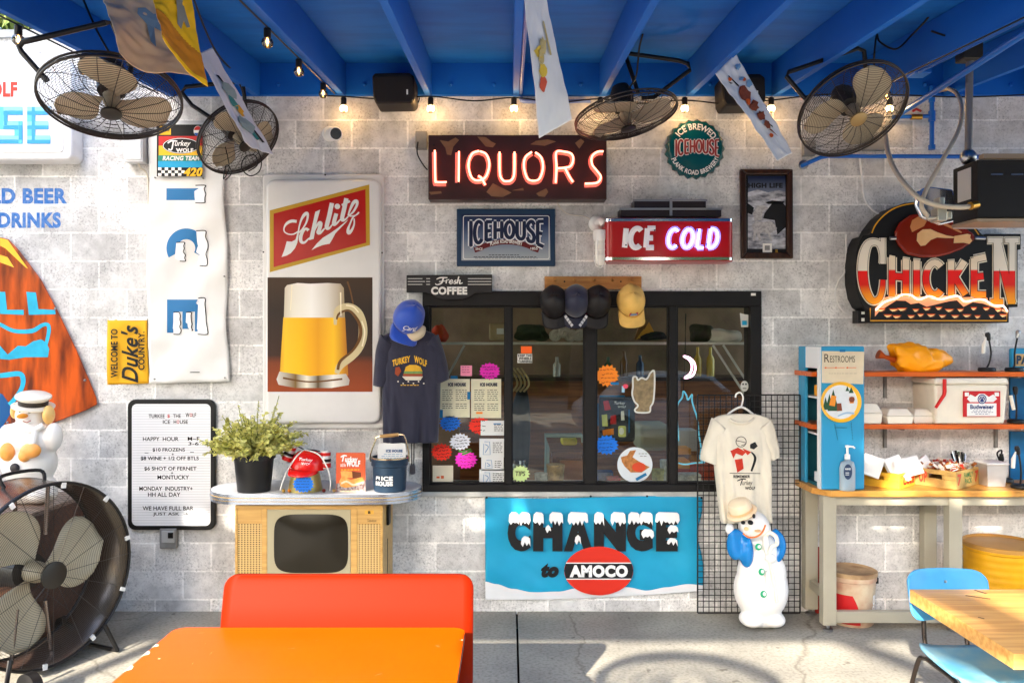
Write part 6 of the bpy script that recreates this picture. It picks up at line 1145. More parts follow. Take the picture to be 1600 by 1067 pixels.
mb.build('handwriting', NAVY, tt)
# book
BO = ontop(548, -.44); t = thing('cook_book', 'orange cookbook standing upright with a sandwich photo on its cover', 'book', tuple(BO)); BY_ = -.47
mb = MB(); mb.pbox(525.5, 709, 570, 768.5, BY_, BY_+.035); mb.build('pages', PAPER, t); mb = MB(); mb.pbox(525, 708, 571, 769, BY_-.004, BY_-.0004); mb.pbox(525, 708, 526, 769, BY_, BY_+.038); mb.pbox(525, 707, 569, 768, BY_+.0355, BY_+.0395); mb.build('cover', mat('book_orange', (214, 92, 52), .45), t)
yy = BY_-.005; mb = MB()
mb.ribbon([(532.5, 714, 2), (537, 711.5, 2.4), (542, 712, 2)], 2, yy); mb.ribbon([(537, 712, 2.4), (535, 721, 2)], 2, yy); mb.text('urkey', (539, 713, 559, 724), yy, bold=.03, shear=.2); mb.text('WOLF', (541, 719, 563, 729), yy-.001, bold=.04, shear=.1); mb.text('and the', (532, 723, 540, 729), yy, bold=.01); mb.build('lettering', WHITE, t); mb = MB(); painted(mb, [(533, 563, 733)], yy, 0, 3, 1.4); mb.build('subtitle', YELP, t)
mb = MB(); mb.flat([(525.5, 755), (571, 750), (571, 768.5), (525.5, 768.5)], yy+.0003); mb.build('cover_photo', mat('photo_dark', (96, 66, 60), .5, noise=.8, nscale=60, c2=(200, 190, 190)), t)
mb = MB(); mb.flat([(532, 736), (537, 735), (551, 736.5), (551, 746), (534, 747)], yy-.0004); mb.flat([(530, 752), (534, 744), (548, 749), (566, 745), (569, 752), (556, 759), (540, 762), (532, 760)], yy-.0008); mb.build('bread_photo', mat('photo_bread', (232, 170, 90), .5, noise=.7, nscale=40, c2=(206, 120, 40)), t)
mb = MB(); mb.flat([(550, 736), (564, 738), (565, 747), (551, 747)], yy-.0006); mb.build('crust_photo', mat('photo_crust', (110, 56, 30), .5), t); mb = MB(); mb.ribbon([(533, 755, 3), (542, 752, 3), (552, 757, 3), (568, 753, 3)], 3, yy-.0012); mb.flat(rect(531, 766, 566, 768), yy-.001); mb.build('pale_photo', mat('photo_pale', (236, 220, 190), .5, noise=.5, nscale=90, c2=(206, 150, 70)), t)
# cooler bucket
KO = ontop(609, -.43); t = thing('navy_bucket', 'navy ice bucket with white lettering and arched handle', 'ice bucket', tuple(KO)); NVB = mat('bucket_navy', (30, 50, 70), .4)
mb = MB(); mb.lathe([(.1, 0), (.106, .006), (.113, .165), (.122, .172), (.122, .2), (.126, .205), (.126, .226), (.118, .226), (.112, .17), (.1, .02)], KO, 40, cap1=False); mb.build('body', NVB, t, smooth=True); mb = MB(); mb.lathe([(.127, .219), (.1275, .2275), (.117, .2285)], KO, 40, cap0=False, cap1=False); mb.build('rim', mat('rim_steel', (190, 170, 140), .25, 1), t, smooth=True)
mb = MB(); Sb = lambda a, zz: KO+Vector((.1155*math.sin(a), -.1155*math.cos(a), zz))
for s_, a0, a1, z0, z1 in (('ICE', -.35, .32, .083, .112), ('HOUSE', -.75, .32, .05, .079)): V, Fc = text_mesh(s_, .03); mb.add([Sb(a0+(a1-a0)*u, z0+(z1-z0)*v) for u, v in V], Fc)
V = [Sb(a, zz) for a, zz in ((-.75, .085), (-.6, .1), (-.45, .083), (-.45, .11), (-.72, .11))]; mb.add(V, [(0, 1, 2, 3, 4)]); mb.build('lettering', WHITE, t)
mb = MB(); hx = .128; mb.tube([KO+Vector((-hx, 0, .195)), KO+Vector((-hx, -.01, .24)), KO+Vector((-.095, -.02, .33)), KO+Vector((-.075, -.02, .362)), KO+Vector((.07, -.02, .376)), KO+Vector((.105, -.02, .355)), KO+Vector((hx, -.01, .25)), KO+Vector((hx, 0, .195))], .0055, 8, sm=True); mb.build('handle', mat('handle_steel', (196, 180, 150), .25, 1), t, smooth=True); mb = MB(); mb.tube([KO+Vector((-.06, -.02, .364)), KO+Vector((.06, -.02, .375))], .012, 12); mb.build('grip', wood('grip_wood', (190, 150, 96), (150, 110, 60), .5, 'X', 6), t, smooth=True)
t = thing('menu_card', 'white ICE HOUSE menu card standing inside the navy ice bucket', 'menu', tuple(KO+Vector((0, 0, .1)))); yq = -.43
mb = MB(); mb.prism(rrect(590, 693, 634, 740, 3), yq, yq+.002); mb.build('card', WHITE, t); mb = MB(); mb.text('ICE HOUSE', (603, 702, 629, 706.5), yq-.002, bold=.05); mb.build('title', mat('card_ink', (60, 90, 130), .6), t); mb = MB(); painted(mb, [(600, 628, 709), (596, 630, 712), (596, 630, 715), (596, 630, 718)], yq-.002, 0, 5, .8); mb.build('print_lines', mat('pale_blue_ink', (110, 150, 190), .6), t)
for i, (x, c_) in enumerate(((443, (190, 150, 60)), (452, (206, 120, 30)), (506, (120, 40, 30)), (522, (150, 120, 70)))):
    mb = MB(); mb.ball(ontop(x, -.5, TT+.012), .012); tag(mb.build('trinket', mat('trinket%d' % i, c_, .3, .5)), ('dull brass bead at the foot of the left clear tube', 'orange gold bead left of the gold bucket', 'dark red bead right of the gold bucket', 'brown bead between the right tube and the book')[i], 'bead', 'beads lying on the counter top')
# ================================================================= SNOWMEN
def pb(mb, x, y, rx, ry, rd, Y, m=0, M=None, nu=24, nv=16): s = sc(Y); mb.ball(at(x, y, Y), rx/s, rd/s, ry/s, nu, nv, m, M); return mb
PLW = mat('blow_mould', (236, 234, 230), .3, noise=.1, nscale=5, c2=(226, 206, 180)); PEACH = mat('peach_paint', (240, 190, 130), .4, noise=.5, nscale=9, c2=(240, 214, 176)); GRN = mat('button_green', (40, 170, 120), .4); JBL = mat('jacket_blue', (16, 122, 196), .22, coat=.5)
Y = -.30
t = thing('snowman_figure', 'white plastic snowman figure with blue jacket and bowler hat on the floor by the grid', 'snowman', tuple(at(1190, 978, Y)))
mb = MB(); pb(mb, 1189, 920, 42, 48, 36, Y); pb(mb, 1189, 868, 31, 40, 27, Y); pb(mb, 1190, 895, 38, 40, 32, Y); pb(mb, 1174, 966, 19, 12, 24, Y-.04); pb(mb, 1207, 966, 19, 12, 24, Y-.04); pb(mb, 1190, 968, 34, 9, 24, Y); pb(mb, 1178, 822, 24, 24, 22, Y-.02); pb(mb, 1190, 826, 14, 14, 18, Y-.05); pb(mb, 1140, 826, 7, 9, 7, Y-.06)
mb.build('body', PLW, t, remesh=.008)
mb = MB(); mb.tube([at(1156, 828, Y-.05), at(1148, 838, Y-.05), at(1146, 850, Y-.055), at(1148, 862, Y-.06), at(1154, 872, Y-.065)], [.03, .046, .05, .05, .038], 14, sm=True); mb.tube([at(1143, 826, Y-.07), at(1146, 845, Y-.07)], [.026, .04], 12); pb(mb, 1166, 862, 11, 26, 18, Y-.06); pb(mb, 1164, 846, 9, 14, 18, Y-.05); mb.build('jacket', JBL, t, remesh=.011)
mb = MB(); mb.tube([at(1206, 828, Y-.03), at(1215, 838, Y-.04), at(1219, 852, Y-.05), at(1216, 866, Y-.06), at(1209, 876, Y-.07)], [.03, .042, .045, .042, .036], 14, sm=True); mb.build('jacket_sleeve', JBL, t, remesh=.011)
Mh = Matrix.Rotation(R(14), 3, 'Y'); mb = MB(); c = at(1159, 800, Y-.02); mb.lathe([(.102, -.01), (.106, 0), (.1, .007), (.079, .01), (.081, .046), (.07, .078), (.04, .095), (.003, .098)], c, 30, M=Matrix.Rotation(R(-24), 3, 'Y') @ Matrix.Rotation(R(12), 3, 'X')); mb.build('bowler_hat', mat('hat_cream', (240, 222, 190), .35, noise=.3, nscale=6, c2=(236, 180, 120)), t, smooth=True); mb = MB(); mb.lathe([(.083, .012), (.083, .03)], c, 30, M=Matrix.Rotation(R(-24), 3, 'Y') @ Matrix.Rotation(R(12), 3, 'X'), cap0=False, cap1=False); mb.build('hat_band', PEACH, t, smooth=True)
mb = MB(); pb(mb, 1161, 816, 3.4, 3, 3, Y-.125); pb(mb, 1178, 806, 2.4, 3.6, 3, Y-.125); pb(mb, 1172.5, 816, 4, 3.6, 6, Y-.13); mb.build('face_dots', INK, t)
mb = MB(); mb.tube([at(1161, 833, Y-.115), at(1170, 839, Y-.13), at(1182, 838, Y-.135), at(1191, 831, Y-.13), at(1196, 820, Y-.11)], .006, 8, sm=True); mb.build('chin_line', mat('chin_orange', (232, 130, 60), .4), t, smooth=True); mb = MB(); pb(mb, 1166, 826, 4, 3, 3, Y-.118); pb(mb, 1184, 829, 5, 2, 4, Y-.13); mb.build('cheek', PEACH, t, smooth=True)
for x, y, d in ((1185, 854, .125), (1190, 893, .155), (1193, 928, .165)):
    mb = MB(); pb(mb, x, y, 5, 5.5, 4, Y-d); bt = mb.build('button', GRN, t, smooth=True); mb = MB(); pb(mb, x+1, y-.5, 3, 3.3, 3.4, Y-d-.008); mb.build('button_centre', PLW, bt, smooth=True)
mb = MB(); mb.tube([at(1196, 838, Y-.12), at(1202, 832, Y-.13), at(1212, 838, Y-.14), at(1214, 850, Y-.14), at(1205, 855, Y-.15), at(1202, 875, Y-.16), at(1209, 905, Y-.17), at(1214, 940, Y-.175)], [.014, .014, .014, .013, .012, .011, .011, .011], 10, sm=True); mb.build('cane', mat('cane_cream', (238, 232, 214), .3), t, smooth=True)
mb = MB(); pb(mb, 1204, 872, 9, 8, 8, Y-.15); pb(mb, 1200, 905, 5, 16, 5, Y-.15); pb(mb, 1197, 850, 5, 16, 6, Y-.12); mb.build('mitten', PLW, t, remesh=.007)
Y = -.45
t = thing('sailor_snowman', 'white plastic snowman with sailor cap and orange mittens at the left edge', 'snowman', tuple(at(45, 785, Y)))
mb = MB(); pb(mb, 46, 722, 41, 40, 34, Y); pb(mb, 44, 690, 46, 34, 32, Y); pb(mb, 48, 762, 40, 26, 32, Y); pb(mb, 22, 772, 22, 14, 26, Y-.03); pb(mb, 66, 772, 20, 14, 26, Y-.03); pb(mb, 48, 648, 22, 22, 21, Y); pb(mb, 84, 682, 13, 22, 15, Y-.03); pb(mb, 12, 684, 13, 22, 15, Y-.03); mb.build('body', PLW, t, remesh=.008)
mb = MB(); c = at(52, 632, Y); Mr = Matrix.Rotation(R(8), 3, 'Y') @ Matrix.Rotation(R(10), 3, 'X'); mb.lathe([(.088, 0), (.09, .034)], c, 28, M=Mr, cap0=False, cap1=False); mb.build('cap_band', mat('band_dark', (52, 44, 38), .35, noise=.5), t, smooth=True)
mb = MB(); mb.lathe([(.09, .034), (.108, .05), (.108, .062), (.09, .074), (.003, .08)], c, 28, M=Mr); mb.lathe([(.085, -.012), (.128, -.016), (.13, -.006), (.088, .002)], c, 28, M=Mr); mb.build('sailor_cap', mat('cap_cream', (240, 232, 216), .35), t, smooth=True)
mb = MB(); pb(mb, 24, 642, 5, 12, 11, Y-.02); pb(mb, 76, 648, 7, 15, 13, Y-.02); mb.build('ear_muff', mat('muff_yellow', (246, 206, 130), .35, noise=.5, c2=(240, 160, 60)), t, smooth=True)
mb = MB(); pb(mb, 35, 650, 6, 4, 12, Y-.11); mb.build('nose', mat('nose_orange', (244, 160, 50), .4), t, smooth=True); mb = MB(); pb(mb, 46, 643, 2.6, 2.4, 2, Y-.098); pb(mb, 31, 642, 1.8, 2.2, 2, Y-.088); mb.build('eye', INK, t, smooth=True); mb = MB(); mb.tube([at(36, 658, Y-.096), at(42, 660, Y-.098), at(48, 657, Y-.096)], .003, 6); mb.build('mouth', mat('mouth_red', (170, 70, 60), .5), t)
mb = MB(); pb(mb, 12, 706, 12, 15, 10, Y-.13); pb(mb, 48, 704, 16, 12, 10, Y-.14); pb(mb, 38, 712, 9, 10, 8, Y-.14); mb.build('mitten', mat('mitten_orange', (240, 160, 70), .35, noise=.4, nscale=8, c2=(246, 206, 150)), t, remesh=.007); mb = MB(); pb(mb, 23, 731, 7.5, 7.5, 4, Y-.15); mb.build('button', mat('button_dark', (50, 46, 48), .3), t, smooth=True)
mb = MB(); mb.tube([at(27, 668, Y-.08), at(40, 672, Y-.1), at(55, 671, Y-.1), at(68, 664, Y-.08)], .02, 10, sm=True); mb.tube([at(55, 673, Y-.1), at(52, 690, Y-.13), at(46, 700, Y-.14)], [.018, .022, .02], 10); mb.build('scarf', PLW, t, smooth=True)
z0 = at(45, 785, -.45).z
t = thing('storage_chest', 'brown wooden chest under the sailor snowman behind the drum fan', 'chest', (-3.6, -.4, 0)); mb = MB(); mb.box(-4.4, -3.02, -.75, -.1, .03, z0-.03); mb.build('body', wood('chest_brown', (96, 60, 40), (70, 42, 28), .4, 'X', 2), t, bevel=.01); mb = MB(); mb.box(-4.44, -2.98, -.79, -.06, z0-.028, z0); mb.build('lid', wood('chest_lid', (150, 126, 110), (110, 90, 78), .35, 'X', 2), t, bevel=.006)
# ================================================================= WORKBENCH AND SHELVES
BF = mat('bench_grey', (166, 160, 142), .4, noise=.25, nscale=5, c2=(140, 134, 118)); BT = wood('bench_top', (206, 150, 72), (180, 120, 48), .35, 'X', 3, coat=.2)
t = thing('work_bench', 'grey steel framed workbench with a thick yellow wooden top', 'workbench', (2.6, -.25, 0))
mb = vprism(MB(), [(2.06, -.012), (2.06, -.33), (2.145, -.46), (4.6, -.46), (4.6, -.012)], .915, .957); mb.build('top', BT, t, bevel=.004)
for x in (2.105, 2.95, 3.9):
    for y in (-.42, -.1):
        mb = MB(); mb.box(x, x+.09, y, y+.075, .045, .914); lg = mb.build('leg', BF, t, bevel=.005); mb = MB(); mb.lathe([(.03, 0), (.034, .004), (.034, .016), (.012, .022), (.012, .044)], (x+.045, y+.037, 0), 16); mb.build('foot', STEEL, lg, smooth=True)
mb = MB(); mb.box(2.196, 2.949, -.412, -.36, .06, .135); mb.box(3.041, 3.899, -.412, -.36, .06, .135); mb.build('front_stretcher', BF, t, bevel=.004); mb = MB()
for x in (2.13, 2.97, 3.92): mb.box(x, x+.04, -.344, -.101, .2, .26)
mb.build('side_stretcher', BF, t, bevel=.004); mb = MB(); mb.box(2.196, 2.949, -.41, -.36, .85, .913); mb.box(3.041, 3.899, -.41, -.36, .85, .913); mb.build('apron', BF, t)
SH = wood('shelf_orange', (216, 104, 30), (184, 74, 16), .35, 'X', 3, coat=.3)
for z_, y0, lab in ((1.95-(581-533.5)/229, 588, 'upper orange wooden shelf board carrying the orange bag and gooseneck lamps'), (1.95-(663-533.5)/229, 671, 'lower orange wooden shelf board carrying the cooler and foam boxes')):
    t = thing('shelf_board', lab, 'shelf', (3.4, -.16, z_)); mb = MB(); mb.box(2.06, 4.6, -.33, -.003, z_-.032, z_); mb.build('board', SH, t, bevel=.003); mb = MB()
    for x in (2.7, 3.5): mb.box(x, x+.02, -.28, -.003, z_-.045, z_-.034); mb.box(x, x+.02, -.025, -.003, z_-.2, z_-.046)
    mb.build('bracket', GREYM, t)
z1s, z2s = 1.95-(581-533.5)/229, 1.95-(663-533.5)/229; BZ = .957
# blue cabinet
t = thing('blue_cabinet', 'tall pale blue metal cabinet with open side standing on the left end of the workbench', 'cabinet', (2.25, -.22, BZ)); CB1 = mat('cabinet_blue', (44, 146, 190), .35, noise=.2, nscale=4, c2=(30, 120, 166), coat=.2); CW = mat('cabinet_white', (232, 234, 236), .4); CI = mat('cabinet_teal', (26, 96, 112), .5)
a = at(1283, 541, -.43); b = at(1351, 760, -.43); x0, x1, zt, zb = a.x, b.x, a.z, BZ+.001
mb = MB(); mb.box(x0+.004, x1, -.43, -.412, zb, zt); mb.build('front_panel', CB1, t, bevel=.012); mb = MB(); mb.box(x0, x0+.02, -.408, -.36, zb, zt-.004); mb.box(x0, x0+.02, -.36, -.15, zt-.15, zt-.004); mb.build('white_jamb', CW, t); mb = MB(); mb.box(x0-.004, x0+.02, -.148, -.02, zb, zt-.002); mb.build('blue_jamb', CB1, t, bevel=.006)
mb = MB(); mb.box(x1-.02, x1-.001, -.411, -.02, zb, zt-.002); mb.box(x0+.021, x1-.021, -.411, -.02, zt-.02, zt-.003); mb.box(x0+.021, x1-.021, -.04, -.02, zb, zt-.021); mb.box(x0+.021, x1-.021, -.41, -.041, zb, zb+.02); mb.build('shell', CI, t); mb = MB(); mb.box(x0+.022, x1-.022, -.4, -.042, zb+.35, zb+.362); mb.box(x0+.022, x1-.022, -.4, -.042, zb+.6, zb+.612); mb.build('inner_shelf', CW, t)
mb = MB(); mb.box(x0+.05, x0+.12, -.34, -.26, zb+.364, zb+.5); tag(mb.build('white_jug', CW, bevel=.02), 'white plastic jug inside the open side of the blue cabinet', 'jug'); mb = MB(); mb.box(x0+.04, x0+.14, -.36, -.2, zb+.614, zb+.69); tag(mb.build('amber_box', mat('amber', (226, 160, 40), .6), bevel=.006), 'amber carton on the top shelf inside the blue cabinet', 'box'); mb = MB(); mb.box(x0+.04, x0+.14, -.36, -.2, zb+.022, zb+.09); tag(mb.build('white_carton', CW, bevel=.006), 'white carton at the bottom inside the blue cabinet', 'box')
PY_ = -.432; rn = random.Random(2)
mb = MB()
for k in range(20):
    mb.lathe([(.0022, 0), (.0022, .002)], at(1304+k*.25, 662+k*1.3, PY_), 6, M=Matrix.Rotation(R(90), 3, 'X')); mb.lathe([(.0022, 0), (.0022, .002)], at(1304+k*1.0, 668, PY_), 6, M=Matrix.Rotation(R(90), 3, 'X'))
for k in range(12): mb.lathe([(.003, 0), (.003, .002)], at(1330+.2*k, 660+k*2.4, PY_), 6, M=Matrix.Rotation(R(90), 3, 'X'))
mb.build('rivet_holes', CI, t)
t = thing('restroom_note', 'hand lettered tan RESTROOMS paper with red arrows taped to the blue cabinet', 'notice', tuple(at(1317, 600, PY_))); mb = MB(); mb.flat([(1284, 548.5), (1350.5, 549.5), (1349, 600), (1284, 598)], -.4335); mb.build('paper', mat('note_tan', (214, 200, 172), .8, noise=.15), t); mb = MB(); yy = -.435
mb.text('R', (1288, 553, 1296, 566), yy); mb.text('ESTROOMS', (1297, 556, 1336, 566), yy); mb.build('lettering', mat('pencil', (56, 50, 44), .7), t); mb = MB()
for a0 in (1290, 1306, 1324): mb.ribbon([(a0, 574.5), (a0+14, 574.5)], .8, yy, smooth=False); mb.flat([(a0-2.5, 574.5), (a0+1, 572.8), (a0+1, 576.2)], yy-.0004)
mb.build('arrows', mat('arrow_red', (226, 100, 50), .6), t); mb = MB(); painted(mb, [(1295, 1340, 583)], yy, 0, 4, .9); mb.build('faint_writing', mat('faint', (170, 160, 140), .7), t); mb = MB(); mb.flat([(1312, 546), (1321, 546), (1321, 550), (1312, 550)], -.4362); mb.build('tape', TAPE, t)
t = thing('round_tray', 'round tray with a yellow rim and winter picture fixed to the blue cabinet', 'tray', tuple(at(1313, 628, PY_))); c = at(1313.3, 628, -.434); mb = MB(); mb.lathe([(.133, 0), (.136, .012), (.13, .014), (.116, .004)], c, 48, M=Matrix.Rotation(R(90), 3, 'X')); mb.build('rim', mat('tray_yellow', (240, 180, 40), .3, coat=.4), t, smooth=True); ty = -.4395
mb = MB(); mb.flat(ell(1313.3, 628, 26.5, 26.5, 40), ty); mb.build('picture', mat('tray_snow', (216, 222, 226), .4, noise=.2), t); mb = MB()
for x, y, h, w_ in ((1302, 608, 34, 9), (1290, 620, 20, 5), (1330, 604, 10, 4), (1324, 603, 8, 3), (1296, 615, 24, 6)): mb.flat([(x, y), (x+w_, y+h), (x-w_, y+h)], ty-.0012-.0003*w_/3)
mb.build('tree_print', mat('tree_print', (36, 76, 50), .5), t); mb = MB(); mb.ribbon([(1300, 634, 9), (1303, 618, 8)], 8, ty-.005); mb.ribbon([(1331, 620, 8), (1331, 630, 6)], 6, ty-.005); mb.build('orange_figure', mat('fig_orange', (226, 140, 40), .5), t); mb = MB(); mb.ribbon([(1312, 642, 8), (1311, 630, 7)], 7, ty-.0055); mb.flat(ell(1331, 624, 4.5), ty-.006); mb.build('brown_figure', mat('fig_brown', (120, 60, 36), .5), t); mb = MB(); mb.ribbon([(1309, 650, 2), (1322, 645, 3), (1335, 646, 3)], 2, ty-.002); mb.build('path_print', mat('path_print', (150, 180, 206), .5), t)
# sanitizer
so_ = Vector(((1324-CX)/sc(-.448), -.447, BZ)); t = thing('pump_bottle', 'clear pump bottle of hand gel in front of the blue cabinet', 'bottle', tuple(so_)); CLR = mat('clear_gel', (210, 226, 232), .08, trans=.75, coat=.5)
def gel():
    m = bpy.data.materials.new('clear_bottle'); m.use_nodes = True; n = m.node_tree.nodes; l = m.node_tree.links; n.remove(n['Principled BSDF']); tr = n.new('ShaderNodeBsdfTransparent'); tr.inputs[0].default_value = (.95, .98, 1, 1); g = n.new('ShaderNodeBsdfGlossy'); g.inputs['Roughness'].default_value = .05; f_ = n.new('ShaderNodeLayerWeight'); f_.inputs[0].default_value = .35; x = n.new('ShaderNodeMixShader'); l.new(f_.outputs['Fresnel'], x.inputs[0]); l.new(tr.outputs[0], x.inputs[1]); l.new(g.outputs[0], x.inputs[2]); df = n.new('ShaderNodeBsdfDiffuse'); df.inputs[0].default_value = (.8, .86, .88, 1); y = n.new('ShaderNodeMixShader'); y.inputs[0].default_value = .35; l.new(x.outputs[0], y.inputs[1]); l.new(df.outputs[0], y.inputs[2]); l.new(y.outputs[0], n['Material Output'].inputs[0]); return m
CLR = gel(); mb = MB(); prof = [(.038, 0), (.042, .005), (.042, .15), (.034, .19), (.016, .2), (.016, .21)]; mb.lathe(prof, so_, 24, M=Matrix.Diagonal((1.25, .7, 1))); mb.build('body', CLR, t, smooth=True); mb = MB(); mb.lathe([(.018, .21), (.018, .24), (.008, .245), (.008, .285), (.014, .287), (.014, .3), (.002, .302)], so_, 16); mb.tube([so_+Vector((0, 0, .295)), so_+Vector((.035, -.01, .292)), so_+Vector((.045, -.012, .283))], .006, 8); mb.build('pump', WHITE, t, smooth=True); mb = MB(); mb.prism(ell(1325, 737, 6.5, 12), -.48, -.478); mb.build('label', mat('gel_label', (44, 60, 90), .5), t)
mb = MB(); mb.text('HAND', (1320.5, 731, 1329.5, 734), -.4815, bold=.02); painted(mb, [(1321, 1329, 738), (1321, 1329, 741)], -.4815, 0, 2, .9); mb.build('label_lettering', WHITE, t)
# foam boxes
FO = mat('foam', (236, 228, 212), .7)
for x0, x1, y0, y1, lab in ((1345, 1380, 630, 662, 'tall white foam box at the left end of the lower shelf by the blue cabinet'), (1386, 1428.5, 637.5, 661, 'white foam box in the middle of the three on the lower shelf'), (1427.5, 1461, 639, 661.5, 'white foam box next to the white cooler on the lower shelf')):
    Yb = -.32 if x0 != 1427.5 else -.29; a = at(x0, y0, Yb); b = at(x1, y1, Yb); hb = z2s+.001; zt = hb+(y1-y0)/sc(Yb); zm = hb+(zt-hb)*.55; t = thing('foam_box', lab, 'box', ((a.x+b.x)/2, Yb+.1, hb), 'foam boxes on the shelf'); mb = MB(); v = []
    def ringp(zz, ins): return [(a.x+ins, Yb+ins, zz), (b.x-ins, Yb+ins, zz), (b.x-ins, Yb+.18-ins, zz), (a.x+ins, Yb+.18-ins, zz)]
    for nm, z0_, z1_, i0, i1 in (('base', hb, zm-.001, .008, 0), ('lid', zm+.001, zt, 0, .03)):
        mb = MB(); mb.add(ringp(z0_, i0)+ringp(z1_, i1), [(3, 2, 1, 0), (4, 5, 6, 7)]+[(i, (i+1) % 4, (i+1) % 4+4, i+4) for i in range(4)]); mb.build(nm, FO, t, bevel=.008)
# cooler
CO = mat('cooler_cream', (232, 224, 206), .5, noise=.1); Yc = -.34; t = thing('white_cooler', 'cream foam cooler with a red strap and beer label on the lower shelf', 'cooler', tuple(at(1518, 664, Yc))); a = at(1460, 590.5, Yc); b = at(1577, 664, Yc); zb_ = z2s+.001; Xr = a.x
mb = MB(); ins = .018
def crate_ring(zz, i): return [(a.x+i, Yc+i, zz), (b.x-i, Yc+i, zz), (b.x-i, -.02, zz), (a.x+i, -.02, zz)]
mb.add(crate_ring(zb_, ins)+crate_ring(a.z-.045, .003), [(3, 2, 1, 0), (4, 5, 6, 7)]+[(i, (i+1) % 4, (i+1) % 4+4, i+4) for i in range(4)]); mb.build('body', CO, t, bevel=.02, seg=3); mb = MB(); mb.add(crate_ring(a.z-.043, -.004)+crate_ring(a.z, .006), [(3, 2, 1, 0), (4, 5, 6, 7)]+[(i, (i+1) % 4, (i+1) % 4+4, i+4) for i in range(4)]); mb.build('lid', CO, t, bevel=.014, seg=3)
mb = MB(); mb.tube([at(1476, 592, Yc-.012), at(1476, 612, Yc-.012), at(1475, 617, Yc-.012), at(1462, 637, Yc+.0)], [.012, .013, .012, .01], 8); mb.build('red_strap', mat('strap_red', (206, 30, 26), .5), t, smooth=True); mb = MB(); mb.tube([at(1579, 618, Yc+.03), at(1584, 640, Yc+.03)], .012, 8); mb.build('handle', FO, t)
yl = Yc-.004; mb = MB(); mb.prism(rect(1506, 611, 1563, 651), yl, yl+.012); mb.build('label', mat('label_red', (196, 30, 36), .5), t); mb = MB(); mb.flat(rect(1511, 630, 1557, 650), yl-.001); mb.flat([(1511, 623), (1516, 616), (1524, 620), (1530, 615), (1538, 615), (1545, 620), (1552, 616), (1558, 623), (1552, 628), (1516, 628)], yl-.001); mb.flat(rect(1507.5, 613, 1514, 619), yl-.0008); mb.flat(rect(1554, 613, 1561, 619), yl-.0008); mb.build('label_white', WHITE, t)
mb = MB(); mb.flat(ell(1534.5, 623.5, 7, 7.5, 20), yl-.002); mb.text('Budweiser', (1516, 632, 1553, 639), yl-.002, bold=.02); painted(mb, [(1520, 1550, 641), (1518, 1552, 643.6), (1524, 1546, 646.2)], yl-.002, 0, 3, .8); mb.build('label_blue', mat('label_navy', (36, 56, 116), .5), t); mb = MB(); mb.ribbon(ell(1534.5, 623.5, 5, 5.3, 16), .8, yl-.0025, close=True, smooth=False); mb.ribbon([(1531, 626), (1534.5, 619), (1538, 626)], .8, yl-.0025, smooth=False); mb.build('label_seal', WHITE, t)
# orange bag
rn = random.Random(1); bagf = lambda p: (lambda q: Vector((q.x, q.y, max(q.z, -.094))))(p*(1+.28*mn.noise(p*7+Vector((3, 1, 2)))+.16*mn.noise(p*17)+.07*mn.noise(p*38))*(1.0 if p.x > -.12 else max(.25, 1-.9*(-.12-p.x)/.13))); fnb = lambda p: p*(1+.09*math.sin(p.x*26+1)*math.sin(p.z*22)+.05*math.sin(p.x*55+p.y*40)); t = thing('orange_bag', 'lumpy shiny orange plastic bag tied at its left end on the upper shelf', 'bag', tuple(at(1425, 582, -.26))); mb = MB(); c = at(1425, 560, -.24); mb.ball(c+Vector((0, 0, -.002)), .215, .1, .105, 64, 40, fn=bagf)
mb.build('sack', mat('bag_orange', (252, 164, 14), .3, coat=.3, bump=.3, bscale=24), t, smooth=True); mb = MB(); mb.tube([c+Vector((-.12, 0, -.01)), c+Vector((-.19, 0, .012)), c+Vector((-.235, 0, .03))], [.022, .014, .034], 10); mb.build('tied_end', mat('bag_dark_orange', (190, 84, 20), .4), t, smooth=True)
# gooseneck lamps
def goose(px_, z0, lab, P, shade, tagp=None, Y=-.24):
    o = Vector(((px_-CX)/sc(Y), Y, z0)); t = thing('gooseneck_lamp', lab, 'lamp', tuple(o), 'black gooseneck lamps on the shelves'); mb = MB(); mb.lathe([(.052, 0), (.056, .004), (.056, .018), (.05, .026), (.01, .028)], o, 24); mb.build('base', BLK, t, smooth=True); mb = MB(); mb.tube([o+Vector((0, 0, .026))]+[o+Vector((a, -.01, c_)) for a, c_ in P], .006, 8, sm=True); mb.build('neck', BLK, t, smooth=True)
    e = o+Vector((P[-1][0], -.01, P[-1][1])); d = Vector((P[-1][0]-P[-2][0], 0, P[-1][1]-P[-2][1])).normalized(); mb = MB(); mb.tube([e-d*.01, e+d*.03, e+d*.045], [.012, .018, .012], 12); mb.build('head', shade, t, smooth=True)
    if tagp: mb = MB(); mb.tube([e+Vector((tagp, -.02, .01)), e+Vector((tagp*1.5, -.02, -.04)), e+Vector((tagp*1.6, -.02, -.1))], [.004, .014, .012], 8); mb.build('paper_tag', PAPER, t)
goose(1542, z1s, 'black gooseneck lamp with a white tag on the upper shelf', [(.01, .06), (.022, .12), (.016, .18), (.006, .225)], BLK, -.03); goose(1584, z1s, 'black gooseneck lamp with silver head on the upper shelf by the PAY sign', [(0, .06), (.0, .13), (.012, .2), (.02, .24)], STEEL)
goose(1594, BZ, 'black gooseneck lamp with a white tag standing on the workbench at the right edge', [(.0, .1), (-.01, .2), (-.02, .24)], BLK, -.03, Y=-.36); goose(1570, BZ, 'black gooseneck lamp bent over behind the white tub', [(-.03, .12), (-.06, .2), (-.03, .225), (-.03, .19)], BLK, None, Y=-.12)
goose(1588, z2s, 'black gooseneck lamp against the blue panel right of the cooler', [(-.005, .1), (-.01, .18), (-.012, .21)], BLK, None)
